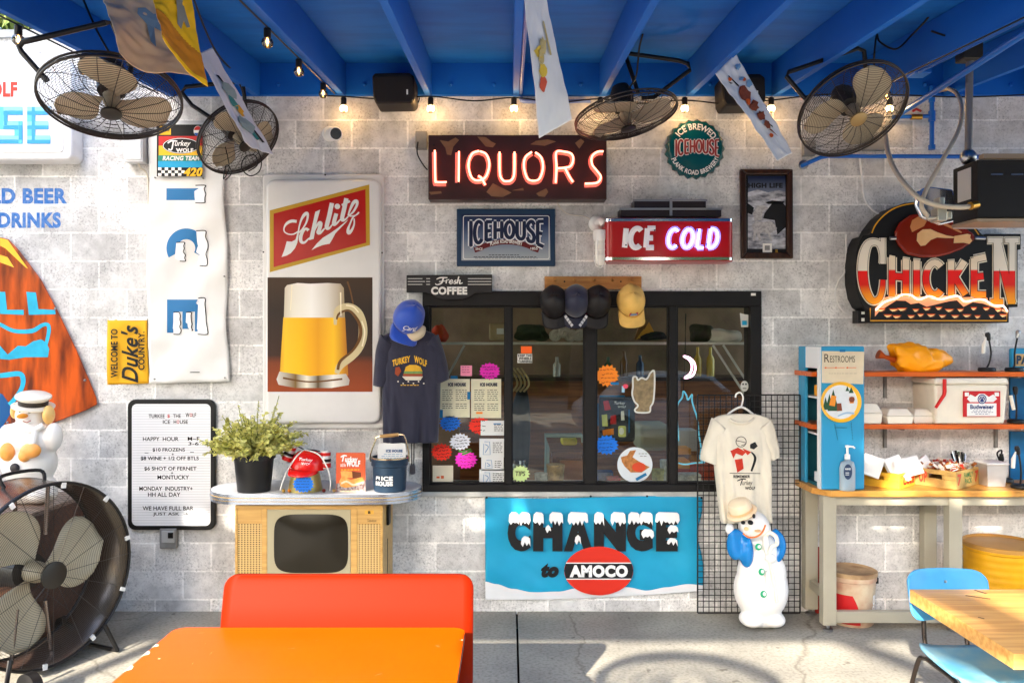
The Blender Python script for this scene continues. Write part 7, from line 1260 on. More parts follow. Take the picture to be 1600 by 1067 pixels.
# right blue pieces
t = thing('pay_sign', 'blue rounded PAY sign with tan face at the right end of the upper shelf', 'sign', tuple(at(1605, 582, -.2))); mb = MB(); mb.prism(rrect(1580, 544, 1660, 575, 3), -.2, -.17); mb.build('frame', CB1, t, bevel=.006); mb = MB(); mb.flat(rect(1586, 553, 1655, 572), -.2015); mb.build('face', mat('pay_tan', (206, 170, 110), .5), t); mb = MB(); mb.text('PAY', (1588, 555, 1618, 569), -.203, bold=.04); mb.build('lettering', mat('pay_ink', (30, 60, 84), .5), t)
mb = MB(); mb.pbox(1580, 577.5, 1665, 582, -.2, -.16); mb.build('foot', CB1, t)
t = thing('blue_metal_sheets', 'dull blue metal panel on the wall behind the right end of the shelves', 'panel', tuple(at(1620, 760, -.01)))
for q in ((1579, 590, 1700, 662), (1579, 674, 1700, 757)):
    mb = MB(); mb.pbox(*q, -.022, -.003); mb.build('sheet', mat('panel_blue', (18, 104, 160), .4, noise=.25), t)
# crates
def crate(name, label, px_, Yc, ang, L, W, H, m, paint):
    t = thing(name, label, 'crate', tuple(Vector(((px_-CX)/sc(Yc), Yc, BZ+.001))), 'wooden bottle crates'); o = Vector(((px_-CX)/sc(Yc), Yc, BZ+.001)); Mx = Matrix.Translation(o) @ Matrix.Rotation(R(ang), 4, 'Z')
    # local: the near corner at the origin, long side along -x, short side along +y
    def bld(nm, bs, mm, bev=.003):
        mb = MB()
        for q in bs: mb.box(*q)
        mb.tf(Mx); return mb.build(nm, mm, t, bevel=bev)
    h0, h1 = H*.5, H*.74
    bld('long_side', [(-L, 0, 0, .012, 0, h0), (-L, 0, 0, .012, h1, H), (-L, -L*.66, 0, .012, h0+.0003, h1-.0003), (-L*.34, 0, 0, .012, h0+.0003, h1-.0003)], m); bld('long_side', [(-L, 0, W-.012, W, 0, H)], m); bld('short_side', [(-.0125, 0, .0125, W-.0125, 0, H-.001)], m); bld('short_side', [(-L, -L+.0125, .0125, W-.0125, 0, H-.001)], m); bld('bottom', [(-L+.013, -.013, .013, W-.013, .002, .01)], m)
    for s_, face, box_, mm, bold, sh in paint:
        mb = MB(); V, Fc = text_mesh(s_, bold, sh); x0, z0_, x1, z1_ = box_
        f_ = (lambda u, v: (-L+L*(x0+(x1-x0)*u), -.0015, H*(z0_+(z1_-z0_)*v))) if face == 'L' else (lambda u, v: (.0015, W*(x0+(x1-x0)*u), H*(z0_+(z1_-z0_)*v)))
        mb.add([f_(u, v) for u, v in V], Fc); mb.tf(Mx); mb.build('lettering', mm, t)
    return t, Mx
YC1 = mat('crate_yellow', (228, 180, 56), .5, noise=.35, nscale=6, c2=(190, 140, 40)); YC2 = mat('crate_worn', (206, 170, 96), .6, noise=.9, nscale=10, c2=(150, 120, 72))
crate('yellow_crate', 'yellow wooden crate with red script and slot handle, filled with napkins', 1405, -.43, -48, .3, .26, .105, YC1, [('Coca', 'S', (.25, .2, .95, .85), REDP, .02, .35), ('ICE COLD', 'S', (.05, .7, .5, .85), mat('rust_ink', (206, 90, 40), .6), .0, 0)]); crate('worn_crate', 'worn yellow wooden crate with green FAMILY PACK lettering, filled with small packets', 1494, -.44, -52, .27, .36, .12, YC2, [('FAMILY\nPACK', 'S', (.32, .2, .72, .85), GREENP, .02, 0), ('7', 'S', (.05, .2, .22, .85), mat('faded_red', (206, 80, 56), .6), .03, 0), ('UP', 'L', (.1, .2, .3, .85), mat('faded_red', (206, 80, 56), .6), .03, 0), ('7', 'S', (.8, .2, .95, .85), mat('faded_red', (206, 80, 56), .6), .03, 0)])
NP = mat('napkin', (240, 238, 234), .8)
def slabm(o, sx, sy, sz, e): mb = MB(); mb.box(-sx/2, sx/2, -sy/2, sy/2, -sz/2, sz/2); mb.tf(Matrix.Translation(o) @ Euler(tuple(R(k) for k in e)).to_matrix().to_4x4()); return mb
for i, (x, y, Yn, dims, e) in enumerate(((1362, 728, -.36, (.13, .03, .14), (-20, 16, -30)), (1398, 728, -.31, (.14, .025, .13), (-25, -14, 20)), (1408, 736, -.34, (.13, .03, .1), (-40, 24, 10)), (1425, 728, -.27, (.13, .03, .13), (-24, -8, 16)), (1446, 728, -.2, (.1, .03, .13), (-20, -24, 30)))):
    tag(slabm(at(x, y, Yn), *dims, e).build('napkin_stack', NP, bevel=.004), ('white napkin bundle leaning at the left end of the yellow crate', 'white napkin bundle standing in the back of the yellow crate', 'white napkin bundle slumped forward over the front of the yellow crate', 'white napkin bundle at the right end of the yellow crate', 'white napkin bundle leaning behind the two crates against the wall')[i], 'napkins', 'napkin bundles in the crates')
rn = random.Random(12); pm_ = [mat('packet_red', (206, 60, 40), .5), mat('packet_white', (236, 226, 214), .5), mat('packet_brown', (160, 96, 50), .5)]
mb = MB()
for k in range(170):
    u, v = rn.uniform(.06, .94), rn.uniform(.06, .94); o = Vector(((1494-CX)/sc(-.44), -.44, BZ)); p = Matrix.Rotation(R(-52), 3, 'Z') @ Vector((-.27*u, .36*v, .1+.05*rn.random())); q = slabm(o+p, .035, .02, .005, (rn.uniform(-60, 60), rn.uniform(-60, 60), rn.uniform(0, 180))); mb.add(q.v, q.f, rn.choice((0, 1, 1, 2)))
pk_ = mb.build('sauce_packets', pm_); pk_['kind'] = 'stuff'; tag(pk_, 'heap of small red, white and brown packets filling the worn crate', 'packets')
for i, (x, y, Yn, e) in enumerate(((1484, 735, -.3, (-50, -24, 20)), (1505, 733, -.26, (-60, 26, 40)))): tag(slabm(at(x, y, Yn), .11, .02, .1, e).build('brown_packet', mat('packet_kraft', (176, 120, 66), .7), bevel=.004), ('yellow brown paper packet leaning left on top of the worn crate', 'brown paper packet leaning right on top of the worn crate')[i], 'packet', 'paper packets on the worn crate')
t = thing('white_tub', 'white metal tub with a lid behind the worn crate', 'tub', tuple(at(1549, 757, -.3))); o = Vector(((1549-CX)/sc(-.26), -.26, BZ)); mb = MB(); mb.lathe([(.08, .0), (.085, .004), (.1, .15)], o, 4, M=Matrix.Rotation(R(45), 3, 'Z')); mb.build('body', mat('tub_steel', (190, 188, 186), .35, .3), t, bevel=.012, seg=3); mb = MB(); mb.lathe([(.112, .151), (.112, .162), (.1, .168)], o, 4, M=Matrix.Rotation(R(45), 3, 'Z')); mb.build('lid', WHITE, t, bevel=.006)
t = thing('cutlery_pot', 'round pale pot holding a bunch of black handled cutlery behind the crates', 'pot', (3.2, -.15, BZ)); o = Vector(((1505-CX)/sc(-.14), -.14, BZ)); mb = MB(); mb.lathe([(.06, 0), (.068, .13), (.074, .135), (.06, .136)], o, 20); mb.build('pot', mat('pot_cream', (206, 196, 176), .5), t, smooth=True)
rn = random.Random(8); ck = [BLK, CHROME]
for k in range(14):
    a = rn.uniform(0, 6.28); d = Vector((math.cos(a)*.05-.03, math.sin(a)*.04, .19+.03*rn.random())); mb = MB(); mb.tube([o+Vector((d.x*.3, d.y*.3, .08)), o+Vector((d.x*.8, d.y*.8, d.z*.75)), o+d], [.004, .006, .008], 8); tag(mb.build('fork', BLK if k % 3 else CHROME, smooth=True), 'slim cutlery handle sticking up from the pale pot behind the crates', 'cutlery', 'cutlery in the pot')
# under the bench
t = thing('paint_bucket', 'worn cream bucket with red side and stained lid under the workbench', 'bucket', (2.36, -.22, 0)); o = Vector(((1330-CX)/sc(-.2), -.2, 0)); mb = MB(); mb.lathe([(.14, 0), (.145, .006), (.158, .3), (.165, .305), (.165, .335)], o, 36); mb.build('body', mat('bucket_cream', (206, 190, 160), .5, noise=.7, nscale=7, c2=(170, 90, 70)), t, smooth=True); mb = MB(); mb.lathe([(.17, .336), (.17, .362), (.16, .366), (.15, .358), (.002, .357)], o, 36); mb.build('lid', mat('lid_stained', (190, 160, 120), .6, noise=.8, nscale=9, c2=(120, 84, 54)), t, smooth=True)
mb = MB(); cyl = lambda a, zz, r=.1: o+Vector(((.146+.012*zz/.3+.003)*math.sin(a), -(.146+.012*zz/.3+.003)*math.cos(a), zz))
v = [cyl(-1.5+1.45*i/12, .02+(.2-.0)*j/6+(.0)) for j in range(7) for i in range(13)]; mb.add([cyl(-1.5+(1.5+.1*math.sin(j*.5)-.06*j)*i/12, .02+.2*j/6) for j in range(7) for i in range(13)], [(j*13+i, j*13+i+1, (j+1)*13+i+1, (j+1)*13+i) for j in range(6) for i in range(12)]); mb.build('red_side', mat('bucket_red', (190, 30, 34), .4), t, smooth=True); mb = MB(); V, Fc = text_mesh('Coca', .03, .25); mb.add([cyl(.55+.3*(1-v), .05+.17*u) for u, v in V], Fc); mb.build('lettering', WHITE, t); mb = MB(); mb.box(o.x+.155, o.x+.178, -.23, -.2, .27, .31); mb.build('handle_lug', BLK, t)
t = thing('red_box', 'dark red box at the back under the left end of the workbench', 'box', (2.3, -.05, 0)); mb = MB(); mb.box(2.205, 2.34, -.045, -.012, 0, .47); mb.build('box', mat('deep_red', (150, 36, 30), .6), t)
t = thing('yellow_bin', 'big yellow metal bin with a brown dished lid under the workbench', 'bin', (3.34, -.2, 0)); o = Vector(((1566-CX)/sc(-.25), -.25, 0)); mb = MB(); mb.lathe([(.215, 0)]+[(.229+.008*k/40+(.004 if k % 4 == 2 else 0), .012+.0125*k) for k in range(41)]+[(.246, .52), (.246, .535)], o, 48); mb.build('body', mat('bin_yellow', (222, 164, 20), .45, noise=.5, nscale=6, c2=(180, 124, 14)), t, smooth=True); mb = MB(); mb.lathe([(.248, .536), (.25, .56), (.24, .566), (.225, .55), (.002, .56)], o, 48); mb.build('lid', mat('bin_lid', (190, 140, 70), .4, noise=.4, nscale=5, c2=(140, 96, 46)), t, smooth=True)
# ================================================================= TABLES AND SEATS
TO = mat('table_orange', (228, 80, 0), .3, noise=.18, nscale=4, c2=(216, 68, 0), spec=.12); t = thing('orange_table', 'glossy orange laminate table with chipped edges in the foreground', 'table', (-.8, -2.9, 0))
def rtop(x0, x1, y0, y1, r, n=8): return [(cx+r*math.cos(R(a+90*i/n)), cy+r*math.sin(R(a+90*i/n))) for cx, cy, a in ((x1-r, y1-r, 0), (x0+r, y1-r, 90), (x0+r, y0+r, 180), (x1-r, y0+r, 270)) for i in range(n+1)]
X0, X1, Yt0, Yt1 = (275-CX)/372, (727-CX)/372, -3.5, -2.416
mb = vprism(MB(), rtop(X0, X1, Yt0, Yt1, .05), .7465, .75); mb.build('laminate', TO, t); mb = vprism(MB(), rtop(X0+.001, X1-.001, Yt0+.001, Yt1-.001, .05), .715, .746); mb.build('edge', mat('edge_cream', (216, 196, 160), .5), t); mb = vprism(MB(), rtop(X0-.0015, X1+.0015, Yt0-.0015, Yt1+.0015, .05), .724, .7425); mb.build('edge_strip', mat('edge_dark', (84, 60, 50), .4), t)
CHW = mat('chip_white', (236, 214, 180), .7); mb = MB()
for y, l_ in ((-2.62, .02), (-2.7, .03), (-2.84, .035)):
    x = X0; mb.add([(x-.002, y-l_, .7512), (x+.004, y-l_*.5, .7512), (x+.018, y-l_*.2, .7512), (x+.012, y+l_*.6, .7512), (x-.002, y+l_, .7512)], [(0, 1, 2, 3, 4)])
mb.add([(X0+.07, -2.75, .7512), (X0+.078, -2.752, .7512), (X0+.08, -2.744, .7512), (X0+.072, -2.742, .7512)], [(0, 1, 2, 3)]); mb.add([(X1-.012, -2.56, .7512), (X1-.002, -2.565, .7512), (X1-.002, -2.55, .7512)], [(0, 1, 2)]); 
rn = random.Random(77)
for k in range(9):
    x, y, a, L = rn.uniform(X0+.1, X1-.08), rn.uniform(-3.1, -2.45), rn.uniform(0, 3.1), rn.uniform(.006, .022); c_, s_ = math.cos(a)*L, math.sin(a)*L; mb.add([(x-c_, y-s_, .7504), (x+s_*.02, y-c_*.02, .7504), (x+c_, y+s_, .7504), (x-s_*.02, y+c_*.02, .7504)], [(0, 1, 2, 3)])
mb.build('chip', CHW, t)
for x in (-1.1, -.5):
    mb = MB(); mb.tube([(x, -2.95, .02), (x, -2.95, .714)], .035, 12); mb.lathe([(.2, 0), (.2, .012), (.04, .03)], (x, -2.95, 0), 24); mb.build('pedestal', BLACK, t)
t = thing('orange_bench', 'orange red moulded bench with rounded back behind the orange table', 'bench', (-.7, -2.3, 0)); OB = mat('bench_orange', (122, 25, 0), .5, noise=.2, nscale=3, c2=(110, 19, 0), spec=.06)
bx0, bx1 = (352-CX)/354, (740-CX)/354
prof = [(-2.72, .43), (-2.7, .447), (-2.6, .45), (-2.45, .44), (-2.37, .445), (-2.325, .475), (-2.305, .53), (-2.3, .6), (-2.3, .68), (-2.285, .76), (-2.262, .84), (-2.245, .9), (-2.243, .924)]
prof = spline([(a, b) for a, b in prof], k=4); L_ = []; tot = len(prof); mb = MB(); nxx = 24; zt = prof[-1][1]; v = []
for j, (y, zz) in enumerate(prof):
    d = zt-zz; ins = 0 if d > .06 else .06-math.sqrt(max(0, .06**2-(.06-d)**2)); d0 = (y-prof[0][0]); ins = max(ins, 0 if (d0 > .05 or zz > .46) else .05-math.sqrt(max(0, .05**2-(.05-d0)**2)))
    v += [(bx0+ins+(bx1-bx0-2*ins)*i/nxx, y, zz) for i in range(nxx+1)]
mb.add(v, [(j*(nxx+1)+i, j*(nxx+1)+i+1, (j+1)*(nxx+1)+i+1, (j+1)*(nxx+1)+i) for j in range(tot-1) for i in range(nxx)]); mb.build('shell', OB, t, smooth=True, solid=.016, ang=70)
for x in (bx0+.2, bx1-.2):
    mb = MB(); mb.tube([(x, -2.5, .01), (x, -2.5, .425)], .03, 10); mb.box(x-.03, x+.03, -2.72, -2.28, 0, .03); mb.build('leg', BLACK, t)
WT = wood('butcher_block', (216, 164, 92), (186, 126, 58), .35, 'X', 2.5, coat=.3); t = thing('wooden_table', 'butcher block wooden table at the lower right edge', 'table', (2.7, -2.3, 0)); tx0 = (1421-CX)/322
mb = MB(); mb.box(tx0, 3.7, -2.696, -1.897, .687, .75); mb.build('top', WT, t, bevel=.003)
mb = MB()
for q in ((2.2, -2.02, .05, .006, 20), (2.26, -1.94, .03, .007, -15), (2.05, -2.3, .012, .004, 5)):
    mb2 = MB(); mb2.box(-q[2], q[2], -q[3], q[3], .7503, .7508); mb2.tf(Matrix.Translation((q[0], q[1], 0)) @ Matrix.Rotation(R(-50+q[4]), 4, 'Z')); mb.add(mb2.v, mb2.f)
mb.build('dark_mark', mat('burn_mark', (70, 40, 20), .5), t); mb = MB(); mb.tube([(3.1, -2.3, 0), (3.1, -2.3, .686)], .04, 12); mb.lathe([(.26, 0), (.26, .012), (.05, .03)], (3.1, -2.3, 0), 24); mb.build('pedestal', BLACK, t)
t = thing('blue_chair', 'light blue plastic school chair with dark tube frame behind the wooden table', 'chair', (2.16, -1.9, 0)); BC = mat('chair_blue', (70, 154, 206), .3, coat=.3, noise=.15); bc = Vector((2.165, -1.8, .7))
mb = MB(); v = []; nu_, nv_ = 20, 12
for j in range(nv_+1):
    for i in range(nu_+1):
        u, vv = i/nu_*2-1, j/nv_*2-1; r_ = 1 if abs(vv) < .6 else 1-.1*((abs(vv)-.6)/.4)**2*1.0; X_ = .2*u*(1-.11*max(0, (abs(vv)-.6)/.4)**2*1.2); v.append((bc.x+X_, bc.y-.045*u*u+.03*vv, bc.z+.118*vv*(1-.04*max(0, (abs(u)-.75)/.25)**2*3)))
mb.add(v, [(j*(nu_+1)+i, j*(nu_+1)+i+1, (j+1)*(nu_+1)+i+1, (j+1)*(nu_+1)+i) for j in range(nv_) for i in range(nu_)]); mb.build('backrest', BC, t, smooth=True, solid=.012, bevel=.004)
mb = MB(); v = []
for j in range(13):
    for i in range(17):
        u, vv = i/16*2-1, j/12; y = -1.86-.4*vv; w_ = .19+.02*vv; zz = .45+.012*abs(u)**3-.02*max(0, vv-.75)**2*8-.008*math.sin(math.pi*vv)+.02*max(0, .15-vv)*3; v.append((2.19+w_*u*(1-.06*(vv > .9)-.04*(vv < .05)), y, zz))
mb.add(v, [(j*17+i, j*17+i+1, (j+1)*17+i+1, (j+1)*17+i) for j in range(12) for i in range(16)]); mb.build('seat', mat('chair_blue_worn', (86, 164, 206), .4, noise=.8, nscale=7, c2=(150, 190, 200)), t, smooth=True, solid=.012)
DT = mat('tube_dark', (70, 62, 58), .25, .9)
for s_ in (-1, 1):
    mb = MB(); x = 2.17+s_*.105; mb.tube([(x, -1.785, .74), (x, -1.79, .6), (x, -1.8, .47), (x, -1.84, .43), (x, -2.0, .425), (x, -2.2, .42)], .011, 10, sm=True); mb.build('back_tube', DT, t, smooth=True)
    mb = MB(); x2 = 2.18+s_*.17; mb.tube([(x2+s_*.03, -2.27, 0), (x2+s_*.01, -2.21, .36), (x2, -2.17, .415), (x2, -2.0, .42), (x2, -1.9, .415), (x2+s_*.01, -1.85, .36), (x2+s_*.03, -1.74, 0)], .011, 10, sm=True); mb.build('leg', DT, t, smooth=True)
mb = MB(); mb.ball((bc.x, bc.y-.008, bc.z+.06), .007); mb.build('rivet', STEEL, t)
# ================================================================= FANS
def fan_core(t, M, Rd, depth, blades, bm, wire, hub, rings=34, spokes=18, drum=None, badge_m=None, twist=32, a0=10, wr=.0013):
    """local +z is the way the fan blows; every piece a child mesh of t"""
    def put(mb, nm, m, par=t, **k): mb.tf(M); return mb.build(nm, m, par, **k)
    def circ(r, zz, n=56): return [(r*math.cos(2*math.pi*i/n), r*math.sin(2*math.pi*i/n), zz) for i in range(n)]
    fz = lambda r: depth*.5*(1-(r/Rd)**4) if not drum else depth*.5+.004
    for nm, sg in (('front_grille', 1), ('rear_grille', -1)):
        mb = MB(); nr = rings if sg > 0 else max(8, rings//2)
        for i in range(1, nr+1):
            r = Rd*(.14+.86*i/nr); mb.tube(circ(r, sg*fz(r)), wr, 4, closed=True)
        for i in range(spokes if sg > 0 else spokes//2):
            a = 2*math.pi*i/(spokes if sg > 0 else spokes//2); mb.tube([(r*math.cos(a+(.18*(1-r/Rd) if not drum else 0)), r*math.sin(a+(.18*(1-r/Rd) if not drum else 0)), sg*fz(r)) for r in (Rd*.12, Rd*.4, Rd*.7, Rd*.9, Rd)], wr*1.6, 5)
        put(mb, nm, wire)
    if not drum:
        mb = MB(); mb.tube(circ(Rd, .012), .006, 8, closed=True); mb.tube(circ(Rd, -.012), .006, 8, closed=True); put(mb, 'rim', wire, smooth=True)
    mb = MB(); mb.lathe([(Rd*.15, 0), (Rd*.15, .012), (Rd*.1, .018), (.002, .019)], (0, 0, depth*.5), 28); put(mb, 'badge', badge_m or hub, smooth=True)
    mb = MB(); mb.lathe([(Rd*.05, depth*.48), (Rd*.12, depth*.1), (Rd*.12, -.02)], (0, 0, 0), 20); put(mb, 'hub', bm, smooth=True)
    mb = MB(); mb.lathe([(Rd*.1, -.03), (Rd*.2, -.04), (Rd*.22, -depth*.5-.08), (Rd*.16, -depth*.5-.12), (.003, -depth*.5-.13)], (0, 0, 0), 24); put(mb, 'motor', hub, smooth=True)
    for k in range(blades):
        b0 = R(a0)+2*math.pi*k/blades; mb = MB(); v = []; nr, na = 12, 8
        for i in range(nr+1):
            f = i/nr; r = Rd*(.12+.76*f); wd = R(14+46*math.sin(math.pi*min(1, .12+f*.8))**1.0)*(1 if f < .85 else 1-.55*((f-.85)/.15)**2); sk = R(26)*f
            for j in range(na+1):
                q = j/na-.5; a = b0+sk+wd*q*1.35; v.append((r*math.cos(a), r*math.sin(a), .05*math.tan(R(twist))*(-q)*(.6+.7*f)-.012*(1-4*q*q)))
        mb.add(v, [(i*(na+1)+j, i*(na+1)+j+1, (i+1)*(na+1)+j+1, (i+1)*(na+1)+j) for i in range(nr) for j in range(na)]); put(mb, 'blade', bm, smooth=True, solid=.003)
def orient(p, n, up=(0, 0, 1)):
    z = Vector(n).normalized(); return Matrix.Translation(p) @ z.to_track_quat('Z', 'Y').to_matrix().to_4x4()
TANB = mat('blade_tan', (204, 190, 162), .35, noise=.2, nscale=4); WIRE = mat('fan_wire', (54, 48, 46), .3, .5); HUBM = mat('hub_dark', (40, 36, 32), .4, .3)
GF = 'black cage fans hung from the porch rafters'
def rafter_z(y): return rb(y, 3.71)
def hung(label, px_, py_, Y, n, Rd, arm, depth=.17, a0=10, badge=None, br=.014):
    c = at(px_, py_, Y); t = thing('cage_fan', label, 'fan', tuple(c), GF); fan_core(t, orient(c, n), Rd, depth, 3, TANB, WIRE, HUBM, a0=a0, badge_m=badge)
    mb = MB(); mb.tube(arm, br, 10, sm=False); mb.build('mounting_arm', BLACK, t, smooth=True); return t, c
def vis(px_, py_, Y): return at(px_, py_, Y)
Yf = -1.81; zr_ = rafter_z(-1.7)
hung('largest black cage fan with tan blades, hung at the left end of the porch', 174, 154, Yf, (.16, -.33, -.93), .325, [vis(74, 126, Yf-.05), vis(66, 118, Yf-.05), vis(34, 82, Yf-.05), vis(30, 74, Yf-.05), vis(36, 66, Yf-.05), vis(165, 36, Yf+.02), vis(176, 36, Yf+.1), vis(205, 105, Yf+.15), vis(200, 130, Yf+.05)], a0=75)
hung('small black cage fan with drooping cords on the wall behind the flags', 373, 216, -.42, (.66, -.4, -.75), .285, [vis(338, 190, -.45), vis(300, 165, -.45), vis(284, 145, -.45), vis(290, 136, -.45), vis(372, 128, -.4), vis(380, 134, -.36), vis(385, 180, -.34)], a0=120)
hung('black cage fan seen from below beside the neon liquor sign', 978, 181, -.55, (.17, -.15, -.97), .335, [vis(1002, 154, -.6), vis(1022, 152, -.6), vis(1078, 110, -.6), vis(1075, 100, -.6), vis(1060, 95, -.58), vis(982, 84, -.55), vis(979, 92, -.55), vis(997, 145, -.55)], a0=30)
t, c = hung('black cage fan with pale blades above the chicken sign', 1332, 173, -.95, (.12, -.64, -.75), .325, [vis(1262, 157, -1.0), vis(1254, 150, -1.0), vis(1229, 120, -1.0), vis(1232, 113, -1.0), vis(1340, 76, -.95), vis(1350, 80, -.92), vis(1353, 110, -.9)], a0=60, badge=mat('badge_brass', (160, 136, 90), .4, .4))
t = thing('coiled_cord', 'loops of black cord dangling under the small cage fan', 'cord', tuple(at(392, 255, -.45))); mb = MB(); mb.tube([at(388, 205, -.45), at(398, 225, -.5), at(408, 250, -.5), at(405, 268, -.5), at(390, 275, -.5), at(377, 262, -.5), at(383, 246, -.5), at(398, 243, -.5), at(402, 258, -.51), at(388, 268, -.51)], .004, 6, sm=True); mb.tube([at(352, 230, -.45), at(358, 262, -.46), at(349, 280, -.46), at(354, 258, -.46), at(362, 270, -.46), at(352, 282, -.46)], .0035, 6, sm=True); mb.build('cord', BLK, t, smooth=True)
# drum fan on the floor
DS = mat('drum_steel', (150, 140, 132), .26, .9, noise=.3, nscale=3, c2=(50, 44, 42)); Rd = .53; fc = Vector(((83-CX)/265, -1.065, 1.95-(915-533.5)/265)); n_ = Vector((.915, -.4, 0)).normalized()
fc.z = max(fc.z, .575); t = thing('drum_fan', 'huge black steel drum fan on wheels standing on the floor at the left', 'fan', (fc.x, fc.y, 0)); M = orient(fc, n_); dep = .34
M = Matrix.Translation(fc) @ Matrix((Vector((0, 0, 1)).cross(n_), Vector((0, 0, 1)), n_)).transposed().to_4x4()
M2 = M @ Matrix.Translation((0, 0, -dep/2))
fan_core(t, M2, Rd, dep, 3, TANB, WIRE, HUBM, rings=38, spokes=16, drum=True, a0=-8, twist=40, wr=.0011)
mb = MB(); mb.lathe([(Rd+.002, -dep/2), (Rd+.012, -dep/2+.012), (Rd+.004, -dep/2+.03), (Rd+.004, dep/2-.03), (Rd+.014, dep/2-.01), (Rd+.004, dep/2+.002)], (0, 0, 0), 72, cap0=False, cap1=False); mb.tf(M2); mb.build('drum', DS, t, smooth=True, solid=.004)
mb = MB(); mb.tube([(Rd*math.cos(2*math.pi*i/72)*1.01, Rd*math.sin(2*math.pi*i/72)*1.01, dep/2) for i in range(72)], .01, 8, closed=True); mb.tube([(Rd*math.cos(2*math.pi*i/72)*1.01, Rd*math.sin(2*math.pi*i/72)*1.01, -dep/2) for i in range(72)], .01, 8, closed=True); mb.tf(M2); mb.build('rim', BLACK, t, smooth=True)
mb = MB()
for k in range(10):
    a = 2*math.pi*k/10+.2; q = MB(); q.box(-.016, .016, -.012, .012, 0, .014); q.tf(Matrix.Rotation(a, 4, 'Z') @ Matrix.Translation((Rd*.985, 0, dep/2+.004))); mb.add(q.v, q.f)
mb.tf(M2); mb.build('clip', WHITE, t)
mb = MB()
for xx in (-.09, .09):
    mb.tube([(xx, .2, -.02), (xx*1.2, Rd-.02, -.02)], .012, 8); mb.tube([(xx, -.2, -.02), (xx*1.4, -Rd+.02, -.02)], .012, 8)
mb.tf(M2); mb.build('motor_brace', mat('brace_steel', (150, 136, 128), .25, .9), t, smooth=True)
u_ = Vector((0, 0, 1)).cross(n_)
def fl_(a, b, zz): p = fc+u_*a+n_*b; return Vector((p.x, p.y, zz))
for s_ in (-1, 1):
    mb = MB(); mb.tube([fl_(s_*.3, .06, .19), fl_(s_*.36, .1, .02), fl_(s_*.36, -.36, .02), fl_(s_*.3, -.3, .19)], .014, 8); mb.build('leg', BLACK, t, smooth=True)
    mb = MB(); wc = fl_(s_*.3, .22, .075) if s_ < 0 else fl_(s_*.4, -.42, .075); mb.lathe([(.03, -.03), (.075, -.026), (.075, .026), (.03, .03)], wc, 24, M=u_.to_track_quat('Z', 'Y').to_matrix()); wh = mb.build('wheel', BLACK, t, smooth=True); mb = MB(); mb.lathe([(.028, -.034), (.028, .034)], wc, 16, M=u_.to_track_quat('Z', 'Y').to_matrix()); mb.build('hub_cap', CHROME, wh, smooth=True)
mb = MB(); hz = fc.z+Rd; mb.tube([fl_(-.12, -.24, hz-.03), fl_(-.12, -.28, hz+.05), fl_(.12, -.28, hz+.05), fl_(.12, -.24, hz-.03)], .011, 8, sm=True); mb.build('handle', BLACK, t, smooth=True)
# ================================================================= FLAGS
def flag(name, label, TL, TR, BR, BL, m, art, nu=40, nv=70, wave=(.03, 6, 3), mf=None, mats=None):
    """corners are (x, y, depth); hangs as a rippling cloth"""
    P = [at(*q) for q in (TL, TR, BR, BL)]
    def Sf(u, v, off=0):
        p = (P[0]*(1-u)+P[1]*u)*(1-v)+(P[3]*(1-u)+P[2]*u)*v; n = (P[1]-P[0]).cross(P[3]-P[0]).normalized()
        if n.y > 0: n = -n
        return p+n*min(1, (P[1]-P[0]).length/.45)*(wave[0]*math.sin(u*wave[1]+v*wave[2])*(.25+v*.75)+.035*mn.noise(Vector((u*2.5, v*4, TL[0]*.1)))*(.3+v)+.014*mn.noise(Vector((u*6, v*11, TL[0]*.2))))+n*off
    t = thing(name, label, 'flag', tuple((P[0]+P[1])/2), 'cloth flags hanging from the porch roof')
    cloth(Sf, nu, nv, mf).build('cloth', mats or m, t, smooth=True, solid=.002)
    for nm, mm, polys in art:
        mb = MB()
        for i, Pq in enumerate(polys): fan_poly(mb, Pq, lambda a, b: Sf(a, b, .006+.0006*i))
        mb.build(nm, mm, t)
    return t
FW = mat('flag_white', (226, 226, 228), .8, noise=.12, nscale=3); FBG = mat('flag_beige', (214, 190, 160), .8, noise=.2, nscale=4, c2=(180, 150, 116))
def blob(cx, cy, rx, ry, seed, n=14): rn = random.Random(seed); return [(cx+rx*(1+rn.uniform(-.3, .3))*math.cos(2*math.pi*i/n), cy+ry*(1+rn.uniform(-.3, .3))*math.sin(2*math.pi*i/n)) for i in range(n)]
def wings(s): return [(.50+.13*s, .30), (.62+.13*s, .28), (.72, .33), (.86, .30), (.74, .40), (.80, .52), (.66, .46), (.56, .70), (.53, .62), (.56, .44), (.46, .36)]
flag('beige_flag', 'beige cloth flag with a blue bird hanging behind the yellow flag at top left', (150, -25, -2.3), (246, -25, -2.1), (316, 132, -2.2), (188, 86, -2.5), FBG, [('bird_print', mat('bird_blue', (112, 142, 168), .7), [wings(0)])], wave=(.05, 5, 3))
YG = mat('flag_yellow', (244, 192, 28), .7, noise=.2, nscale=4, c2=(226, 150, 30)); OG = mat('flag_amber', (206, 130, 30), .7)
flag('amber_flag', 'bright yellow and amber cloth flag with a grey bird hanging at top left', (235, -20, -2.5), (297, -20, -2.35), (322, 141, -2.4), (252, 64, -2.6), YG, [('bird_print', mat('bird_grey', (140, 140, 130), .7, noise=.4), [[(.58, .05), (.72, .12), (.78, .3), (.84, .42), (.76, .44), (.7, .38), (.6, .5), (.52, .46), (.55, .3)]])], wave=(.03, 5, 2), mf=lambda u, v: 1 if v > .42+.25*u and v < .94 else 0, mats=[YG, OG])
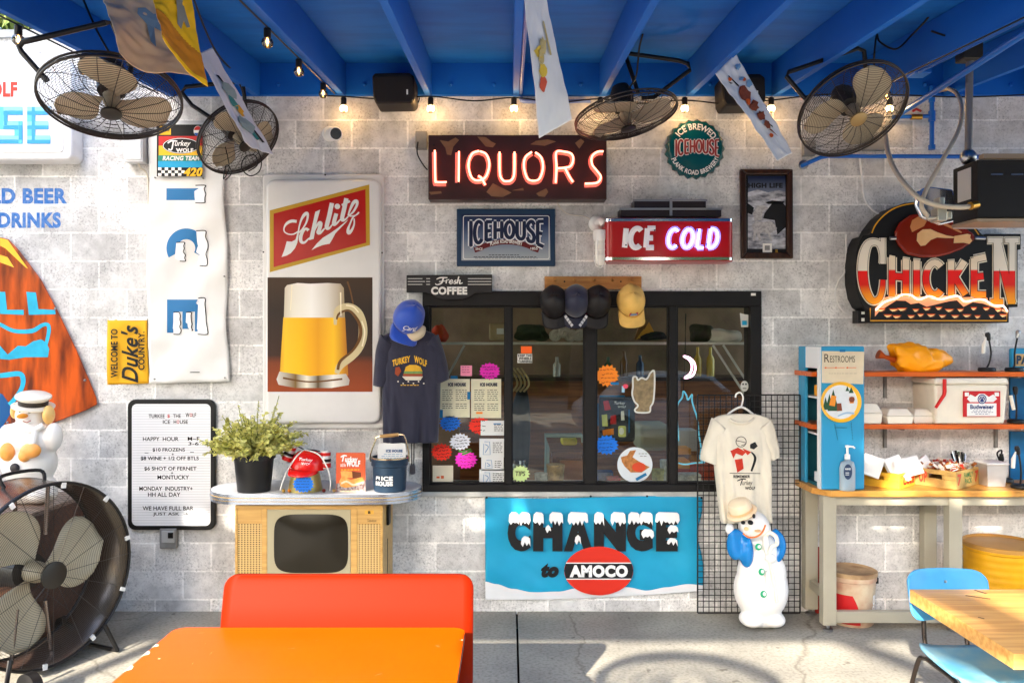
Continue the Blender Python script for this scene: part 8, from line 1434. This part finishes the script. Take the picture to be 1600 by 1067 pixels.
flag('grey_flag', 'narrow pale grey flag with teal and orange brushwork in front of the small fan', (308, 86, -1.5), (332, 74, -1.35), (428, 243, -1.3), (382, 223, -1.55), FW, [('teal_print', mat('brush_teal', (60, 140, 136), .7), [blob(.45, .52, .18, .08, 1), [(.4, .72), (.6, .7), (.72, .88), (.6, .9)]]), ('orange_print', mat('brush_orange', (220, 160, 40), .7), [blob(.6, .6, .14, .06, 2)]), ('black_print', INK, [[(.3, .25), (.42, .26), (.5, .33), (.4, .34)], [(.6, .7), (.72, .72), (.86, .9), (.76, .91)]]), ('pale_print', mat('brush_grey', (150, 170, 166), .8), [blob(.5, .4, .3, .09, 5), blob(.5, .75, .3, .08, 6)])], wave=(.02, 4, 3))
TANC = mat('brush_tan', (196, 176, 120), .8); YEC = mat('brush_yellow', (224, 190, 70), .8); RDB = mat('brush_red', (206, 86, 60), .8)
flag('long_white_flag', 'long white flag with pale painted shapes hanging left of the middle fan', (817, -22, -2.28), (850, -22, -2.2), (893, 188, -2.18), (841, 217, -2.32), FW, [('tan_brush', TANC, [blob(.5, .42, .12, .06, 3), [(.62, .25), (.7, .26), (.76, .5), (.68, .5)], blob(.35, .5, .12, .05, 9)]), ('yellow_brush', YEC, [blob(.32, .46, .2, .04, 4), blob(.34, .58, .16, .05, 5)]), ('red_brush', RDB, [blob(.3, .67, .15, .05, 6)])], wave=(.025, 5, 2))
flag('ant_flag', 'white flag with a row of brown ants hanging right of the middle fan', (1117, 116, -1.2), (1150, 84, -1.1), (1237, 241, -1.08), (1216, 250, -1.22), FW, [('ant_print', mat('ant_brown', (136, 66, 44), .7, noise=.3, nscale=40), [blob(.5, .32, .26, .075, 1), blob(.55, .46, .2, .05, 2), blob(.58, .57, .18, .045, 3), blob(.6, .67, .15, .04, 4), [(.56, .71), (.66, .72), (.74, .81)]]), ('black_print', INK, [[(.42, .24), (.3, .1), (.34, .1), (.47, .23)], [(.32, .18), (.2, .14), (.22, .17)], [(.6, .64), (.8, .7), (.78, .72)]]), ('orange_print', mat('splash_orange', (226, 96, 30), .7), [blob(.3, .13, .07, .02, 5), blob(.42, .4, .12, .03, 6), blob(.75, .22, .08, .02, 7), blob(.5, .77, .1, .02, 8)]), ('blue_print', mat('splash_blue', (120, 160, 196), .7), [blob(.8, .1, .12, .025, 9), blob(.85, .28, .12, .03, 10), blob(.7, .2, .1, .02, 11)])], wave=(.02, 5, 4))
# ================================================================= STRING LIGHTS
def bulb_mats():
    m = bpy.data.materials.new('bulb_glass'); m.use_nodes = True; n = m.node_tree.nodes; l = m.node_tree.links; n.remove(n['Principled BSDF']); tr = n.new('ShaderNodeBsdfTransparent'); tr.inputs[0].default_value = (1, .95, .85, 1); g = n.new('ShaderNodeBsdfGlossy'); g.inputs['Roughness'].default_value = .05; f_ = n.new('ShaderNodeLayerWeight'); f_.inputs[0].default_value = .5; x = n.new('ShaderNodeMixShader'); l.new(f_.outputs['Fresnel'], x.inputs[0]); l.new(tr.outputs[0], x.inputs[1]); l.new(g.outputs[0], x.inputs[2]); l.new(x.outputs[0], n['Material Output'].inputs[0]); return m
BG = bulb_mats(); FIL = mat('filament', (255, 180, 80), .4, emit=8, ecol=(255, 176, 84))
def string(label, cord, bulbs, group='string light runs under the porch roof'):
    t = thing('string_light', label, 'string light', tuple(cord[0]), group); mb = MB(); mb.tube(cord, .005, 6, sm=True); mb.build('cord', BLK, t, smooth=True)
    for p, r, lamp in bulbs:
        p = Vector(p); mb = MB(); mb.lathe([(r*.55, .0), (r*.62, r*.2), (r*.62, r*1.6), (r*.4, r*1.8)], p+Vector((0, 0, r*.7)), 14); mb.build('socket', BLK, t, smooth=True)
        mb = MB(); mb.lathe([(r*.002, -r), (r*.5, -r*.87), (r*.87, -r*.5), (r, 0), (r*.85, r*.5), (r*.5, r*.86)], p, 18, cap0=False, cap1=False); b_ = mb.build('bulb', BG, t, smooth=True); mb = MB(); mb.tube([p+Vector((0, 0, r*.8)), p+Vector((r*.16, 0, r*.1)), p+Vector((0, 0, -r*.3)), p+Vector((-r*.16, 0, r*.1)), p+Vector((0, 0, r*.8))], r*(.15 if lamp else .07), 6); mb.build('filament', FIL, b_)
        if lamp:
            ld = bpy.data.lights.new('bulb_light', 'POINT'); ld.energy = lamp; ld.color = (1, .66, .3); ld.shadow_soft_size = .03; lo = bpy.data.objects.new('bulb_light', ld); COL.objects.link(lo); lo.location = p+Vector((0, -.012, -r*.3)); lo.parent = t; lo.matrix_parent_inverse = Matrix.Translation(-OFF[t])
yb = -.14; bl = [(at(x, 170, yb), .032, .32) for x in (537, 673, 803, 938, 1070, 1205, 1390)]
string('string light run along the ledger close to the wall, with seven lit bulbs', [at(x, y, yb) for x, y in ((500, 150), (537, 151), (600, 155), (673, 151), (740, 158), (803, 153), (870, 160), (938, 155), (1000, 162), (1070, 157), (1140, 163), (1205, 157), (1290, 148), (1390, 148), (1500, 152), (1610, 148))], bl)
def along(i, yy, dz=0, dx=0): return Vector((RX[i]+dx, yy, rafter_z(yy)+dz))
def yof(i, px_):             # distance along rafter i at picture column px_
    return F*RX[i]/(px_-CX)-D
def run(i, pxs, label, extra=(), lamp=0): ys = [yof(i, p) for p in pxs]; string(label, [along(i, y, -.012, -.026) for y in (-.2, -1, -2, -3)], [(along(i, y, -.085, -.03), .03, lamp) for y in ys])
run(0, (138, 38), 'string light run under the leftmost rafter at the roof edge'); run(2, (512, 475, 427), 'string light run under the rafter left of the loudspeaker, three bulbs'); run(8, (1315, 1256, 1392), 'string light run under the rafter above the right cage fan, three bulbs'); run(10, (1650, 1590), 'string light run under the rafter at the right edge')
t = thing('hanging_cable', 'black cable hanging down from the rafters to the middle cage fan', 'cable', tuple(at(1010, 0, -.8))); mb = MB(); mb.tube([at(1011, -20, -1.0), at(1007, 40, -.8), at(999, 75, -.7), at(994, 118, -.62), at(982, 140, -.58), at(979, 150, -.55)], .006, 6, sm=True); mb.build('cable', BLK, t, smooth=True)
t = thing('hanging_cable', 'black cable running along the blue deck from the left fan to the small fan', 'cable', tuple(at(300, 0, -1.8))); mb = MB(); mb.tube([at(126, -10, -1.7), at(150, 45, -1.75), at(176, 92, -1.8)], .006, 6, sm=True); mb.tube([at(303, 0, -1.6), at(320, 45, -1.3), at(340, 85, -1.0), at(368, 118, -.5), at(385, 160, -.36)], .006, 6, sm=True); mb.build('cable', BLK, t, smooth=True)
t = thing('hanging_cable', 'black cable looping from the rafter to the right cage fan', 'cable', tuple(at(1450, 0, -1.5))); mb = MB(); mb.tube([at(1458, 0, -1.2), at(1452, 25, -1.1), at(1425, 55, -1.0), at(1400, 77, -1.0), at(1375, 66, -1.0), at(1370, 55, -.98), at(1366, 85, -.96), at(1366, 105, -.92)], .006, 6, sm=True); mb.tube([at(1610, 5, -1.4), at(1560, 45, -1.3), at(1500, 60, -1.2), at(1455, 49, -1.2)], .006, 6, sm=True); mb.build('cable', BLK, t, smooth=True)
# ================================================================= LOUDSPEAKERS, HEATER, PIPES
SPK = mat('speaker_black', (24, 20, 20), .55)
def speaker(label, x0, x1, y0, y1, Yf, skew):
    t = thing('loudspeaker', label, 'speaker', tuple(at((x0+x1)/2, y0, -.05)), 'black loudspeakers under the roof'); P = [(x0, y0+6), (x0+4, y0+1), (x1-8, y0), (x1, y0+6), (x1+1, y1-6), (x1-4, y1), (x0+6, y1+1), (x0+2, y1-8)]
    if skew: P = [(x, y) for x, y in P]
    mb = MB(); mb.prism(P, Yf, -.06); mb.build('cabinet', SPK, t, bevel=.02, seg=3); mb = MB(); q = [(x0+(x-x0)*.94+(x1-x0)*.03, y0+(y-y0)*.86+(y1-y0)*.11) for x, y in P]; mb.prism(q, Yf-.01, Yf-.001); mb.build('grille', mat('speaker_grille', (34, 29, 27), .7, bump=.3, bscale=300), t, bevel=.008)
    mb = MB(); mb.flat(rect(x0+54, y0+27, x0+56.5, y0+35), Yf-.012); mb.build('logo_mark', PAPER, t); mb = MB(); mb.box(at((x0+x1)/2, y0, 0).x-.03, at((x0+x1)/2, y0, 0).x+.03, -.06, -.044, at(0, y1-8, -.05).z, at(0, y0+10, -.05).z); mb.build('wall_bracket', BLK, t)
    mb = MB(); mb.tube([at(x1-2, y1-12, -.1), at(x1+8, y1-8, -.06), at(x1+4, y1+2, -.05), at(x1-6, y1, -.05)], .004, 6, sm=True); mb.build('cable', BLK, t)
speaker('black loudspeaker under the ledger above the security camera', 581, 647, 113, 161, -.28, 0); speaker('black loudspeaker half hidden behind the ant flag', 1128, 1196, 115, 164, -.28, 1)
PB = mat('pipe_blue', (30, 100, 190), .35, coat=.2); PL_ = mat('pipe_lilac', (110, 130, 190), .4)
t = thing('blue_pipe', 'blue conduit running level along the wall under the right cage fan', 'pipe', tuple(at(1255, 258, -.03))); c0 = at(1254, 259, -.03); mb = MB(); mb.tube([at(1254, 259, .05), c0, at(1262, 255, -.07), at(1283, 246, -.08), at(1295, 244, -.08), at(1700, 246, -.08)], .015, 12); mb.build('pipe', PB, t, smooth=True); mb = MB(); mb.lathe([(.034, 0), (.034, .012), (.02, .016)], at(1255, 258, -.002), 20, M=Matrix.Rotation(R(90), 3, 'X')); mb.build('escutcheon', STEEL, t, smooth=True)
t = thing('blue_pipe', 'blue pipe slanting out from the wall valve towards the roof edge', 'pipe', tuple(at(1415, 170, -.1))); mb = MB(); mb.tube([at(1407, 178, -.12), at(1620, 40, -1.7)], .02, 12); mb.build('pipe', PB, t, smooth=True)
t = thing('gas_valve', 'blue drop pipe with a brass valve and red lever on the wall', 'valve', tuple(at(1456, 235, -.06))); mb = MB(); mb.tube([at(1456, 135, -.06), at(1456, 233, -.06)], .016, 12); mb.tube([at(1395, 183, -.06), at(1450, 182, -.06)], .014, 12); mb.tube([at(1456, 174, -.06), at(1456, 190, -.06)], .024, 12); mb.tube([at(1456, 227, -.06), at(1456, 234, -.06)], .024, 12); mb.tube([at(1456, 152, -.06), at(1456, 160, -.06)], .022, 12); mb.build('pipe', PB, t, smooth=True); mb = MB(); mb.tube([at(1423, 183, -.06), at(1440, 183, -.06)], .02, 12); mb.build('valve_body', BRASS, t, smooth=True); mb = MB(); mb.tube([at(1426, 174, -.08), at(1432, 171, -.085), at(1439, 174, -.08)], .009, 8); mb.build('lever', mat('lever_red', (150, 20, 26), .4), t)
t = thing('rafter_conduit', 'pale lilac conduit running down the rafter left of the long white flag', 'conduit', tuple(at(805, 150, -.03))); mb = MB(); x = RX[4]+.034; mb.tube([(x, -3.2, rafter_z(-3.2)+.03), (x, -.09, rafter_z(-.09)+.03), (x+.005, -.06, rafter_z(0)-.02), (x+.06, -.06, rafter_z(0)-.045), (x+.5, -.06, rafter_z(0)-.04)], .014, 10, sm=True); mb.build('conduit', PL_, t, smooth=True)
t = thing('rafter_conduit', 'blue conduit with a junction box running along the rafters over the heater', 'conduit', tuple(at(1425, 120, -.4))); mb = MB(); mb.tube([at(1413, 118, -.3), at(1430, 115, -.35), at(1620, 20, -1.75)], .014, 10); mb.build('conduit', PB, t, smooth=True); mb = MB(); p = at(1433, 113, -.34); mb.box(p.x-.06, p.x+.06, -.42, -.3, p.z-.03, p.z+.03); mb.build('junction', PB, t, bevel=.006)
t = thing('grey_wall_box', 'small grey box and plate on the wall behind the right cage fan', 'electrical box', tuple(at(1265, 240, 0))); mb = MB(); mb.pbox(1256, 220, 1275, 243, -.05, -.002); mb.pbox(1350, 215, 1385, 235, -.04, -.002); mb.build('box', GREYM, t, bevel=.005)
# heater on its pole
Yh = -1.05; HB = mat('heater_black', (18, 15, 14), .6, noise=.2); t = thing('gas_heater', 'black gas heater box on a grey hanging pole at the right edge', 'heater', tuple(at(1515, 100, Yh)))
a = at(1527, 250, Yh); b = at(1680, 345, Yh); mb = MB(); mb.add([(a.x, Yh, a.z), (b.x, Yh, a.z), (b.x, Yh+.26, a.z), (a.x, Yh+.26, a.z), (a.x+.0, Yh, b.z+.02), (b.x, Yh, b.z+.02), (b.x, Yh+.26, b.z-.0), (a.x, Yh+.26, b.z)], [(0, 1, 2, 3), (7, 6, 5, 4), (0, 4, 5, 1), (1, 5, 6, 2), (2, 6, 7, 3), (3, 7, 4, 0)]); mb.tf(Matrix.Translation((0, 0, 0))); mb.build('housing', HB, t, bevel=.006)
mb = MB(); mb.box(a.x+.02, b.x, Yh-.03, Yh+.02, a.z+.004, a.z+.03); mb.box(a.x-.01, b.x, Yh-.012, Yh+.255, b.z-.006, b.z+.012); mb.build('edge_trim', mat('heater_trim', (150, 132, 110), .4, .4), t); mb = MB(); mb.box(a.x-.004, a.x-.001, Yh+.06, Yh+.2, b.z+.14, a.z-.03); mb.build('rating_label', mat('label_grey', (196, 194, 190), .6), t); mb = MB()
for k in range(3): mb.box(a.x+.08+.12*k, a.x+.15+.12*k, Yh-.004, Yh-.001, a.z-.09, a.z-.083)
mb.build('vent_slot', STEEL, t)
mb = MB(); mb.tube([at(1515, 90, Yh+.2), at(1513, 250, Yh+.2)], .022, 12); mb.build('pole', mat('pole_grey', (128, 126, 124), .4, .5), t, smooth=True); p = at(1514, 86, Yh+.2); mb = MB(); mb.box(p.x-.06, p.x+.06, p.y-.05, p.y+.05, p.z-.04, rafter_z(p.y)+.2); mb.build('roof_bracket', mat('bracket_dark', (70, 62, 50), .4, .6), t, bevel=.006); p = at(1513, 246, Yh+.2); mb = MB(); mb.ball(p, .05, .04, .05); mb.build('swivel', STEEL, t, smooth=True)
mb = MB(); mb.prism([(1432, 300), (1450, 291), (1490, 296), (1497, 345), (1470, 352), (1440, 340), (1431, 320)], Yh+.3, Yh+.33); mb.build('reflector', mat('reflector', (206, 212, 224), .15, .9), t, smooth=True, bevel=.01); mb = MB(); mb.pbox(1492, 347, 1572, 357, Yh+.52, Yh+.54); mb.build('deflector', mat('deflector', (220, 222, 228), .3, .3), t)
mb = MB()
for q in ((1465, 325, 1480, 345, .06), (1480, 330, 1488, 342, .05), (1468, 308, 1476, 326, .05)): mb.pbox(q[0], q[1], q[2], q[3], Yh-.02, Yh+q[4])
mb.tube([at(1448, 341, Yh), at(1470, 340, Yh)], .012, 10); mb.build('gas_fitting', mat('fitting', (190, 184, 170), .3, .7), t, bevel=.004)
t = thing('gas_hose', 'beige ribbed hose looping from the blue pipe down to the heater', 'hose', tuple(at(1478, 141, -.3))); mb = MB(); mb.tube([at(1470, 140, -.12), at(1482, 139, -.3), at(1496, 148, -.5), at(1503, 170, -.7), at(1497, 205, -.8), at(1470, 255, -.95), at(1448, 295, -1.02), at(1440, 322, -1.05), at(1450, 338, -1.05)], .013, 12, sm=True); mb.tube([at(1383, 205, -.5), at(1388, 240, -.7), at(1402, 272, -.9), at(1430, 305, -1.08), at(1460, 320, -1.1), at(1500, 324, -1.1), at(1522, 321, -1.08)], .015, 12, sm=True); mb.build('hose', mat('hose_beige', (186, 176, 158), .5), t, smooth=True); mb = MB(); mb.tube([at(1516, 322, -1.1), at(1526, 320, -1.08)], .024, 12); mb.tube([at(1468, 141, -.1), at(1478, 139, -.2)], .018, 10); mb.build('coupling', BRASS, t, smooth=True)
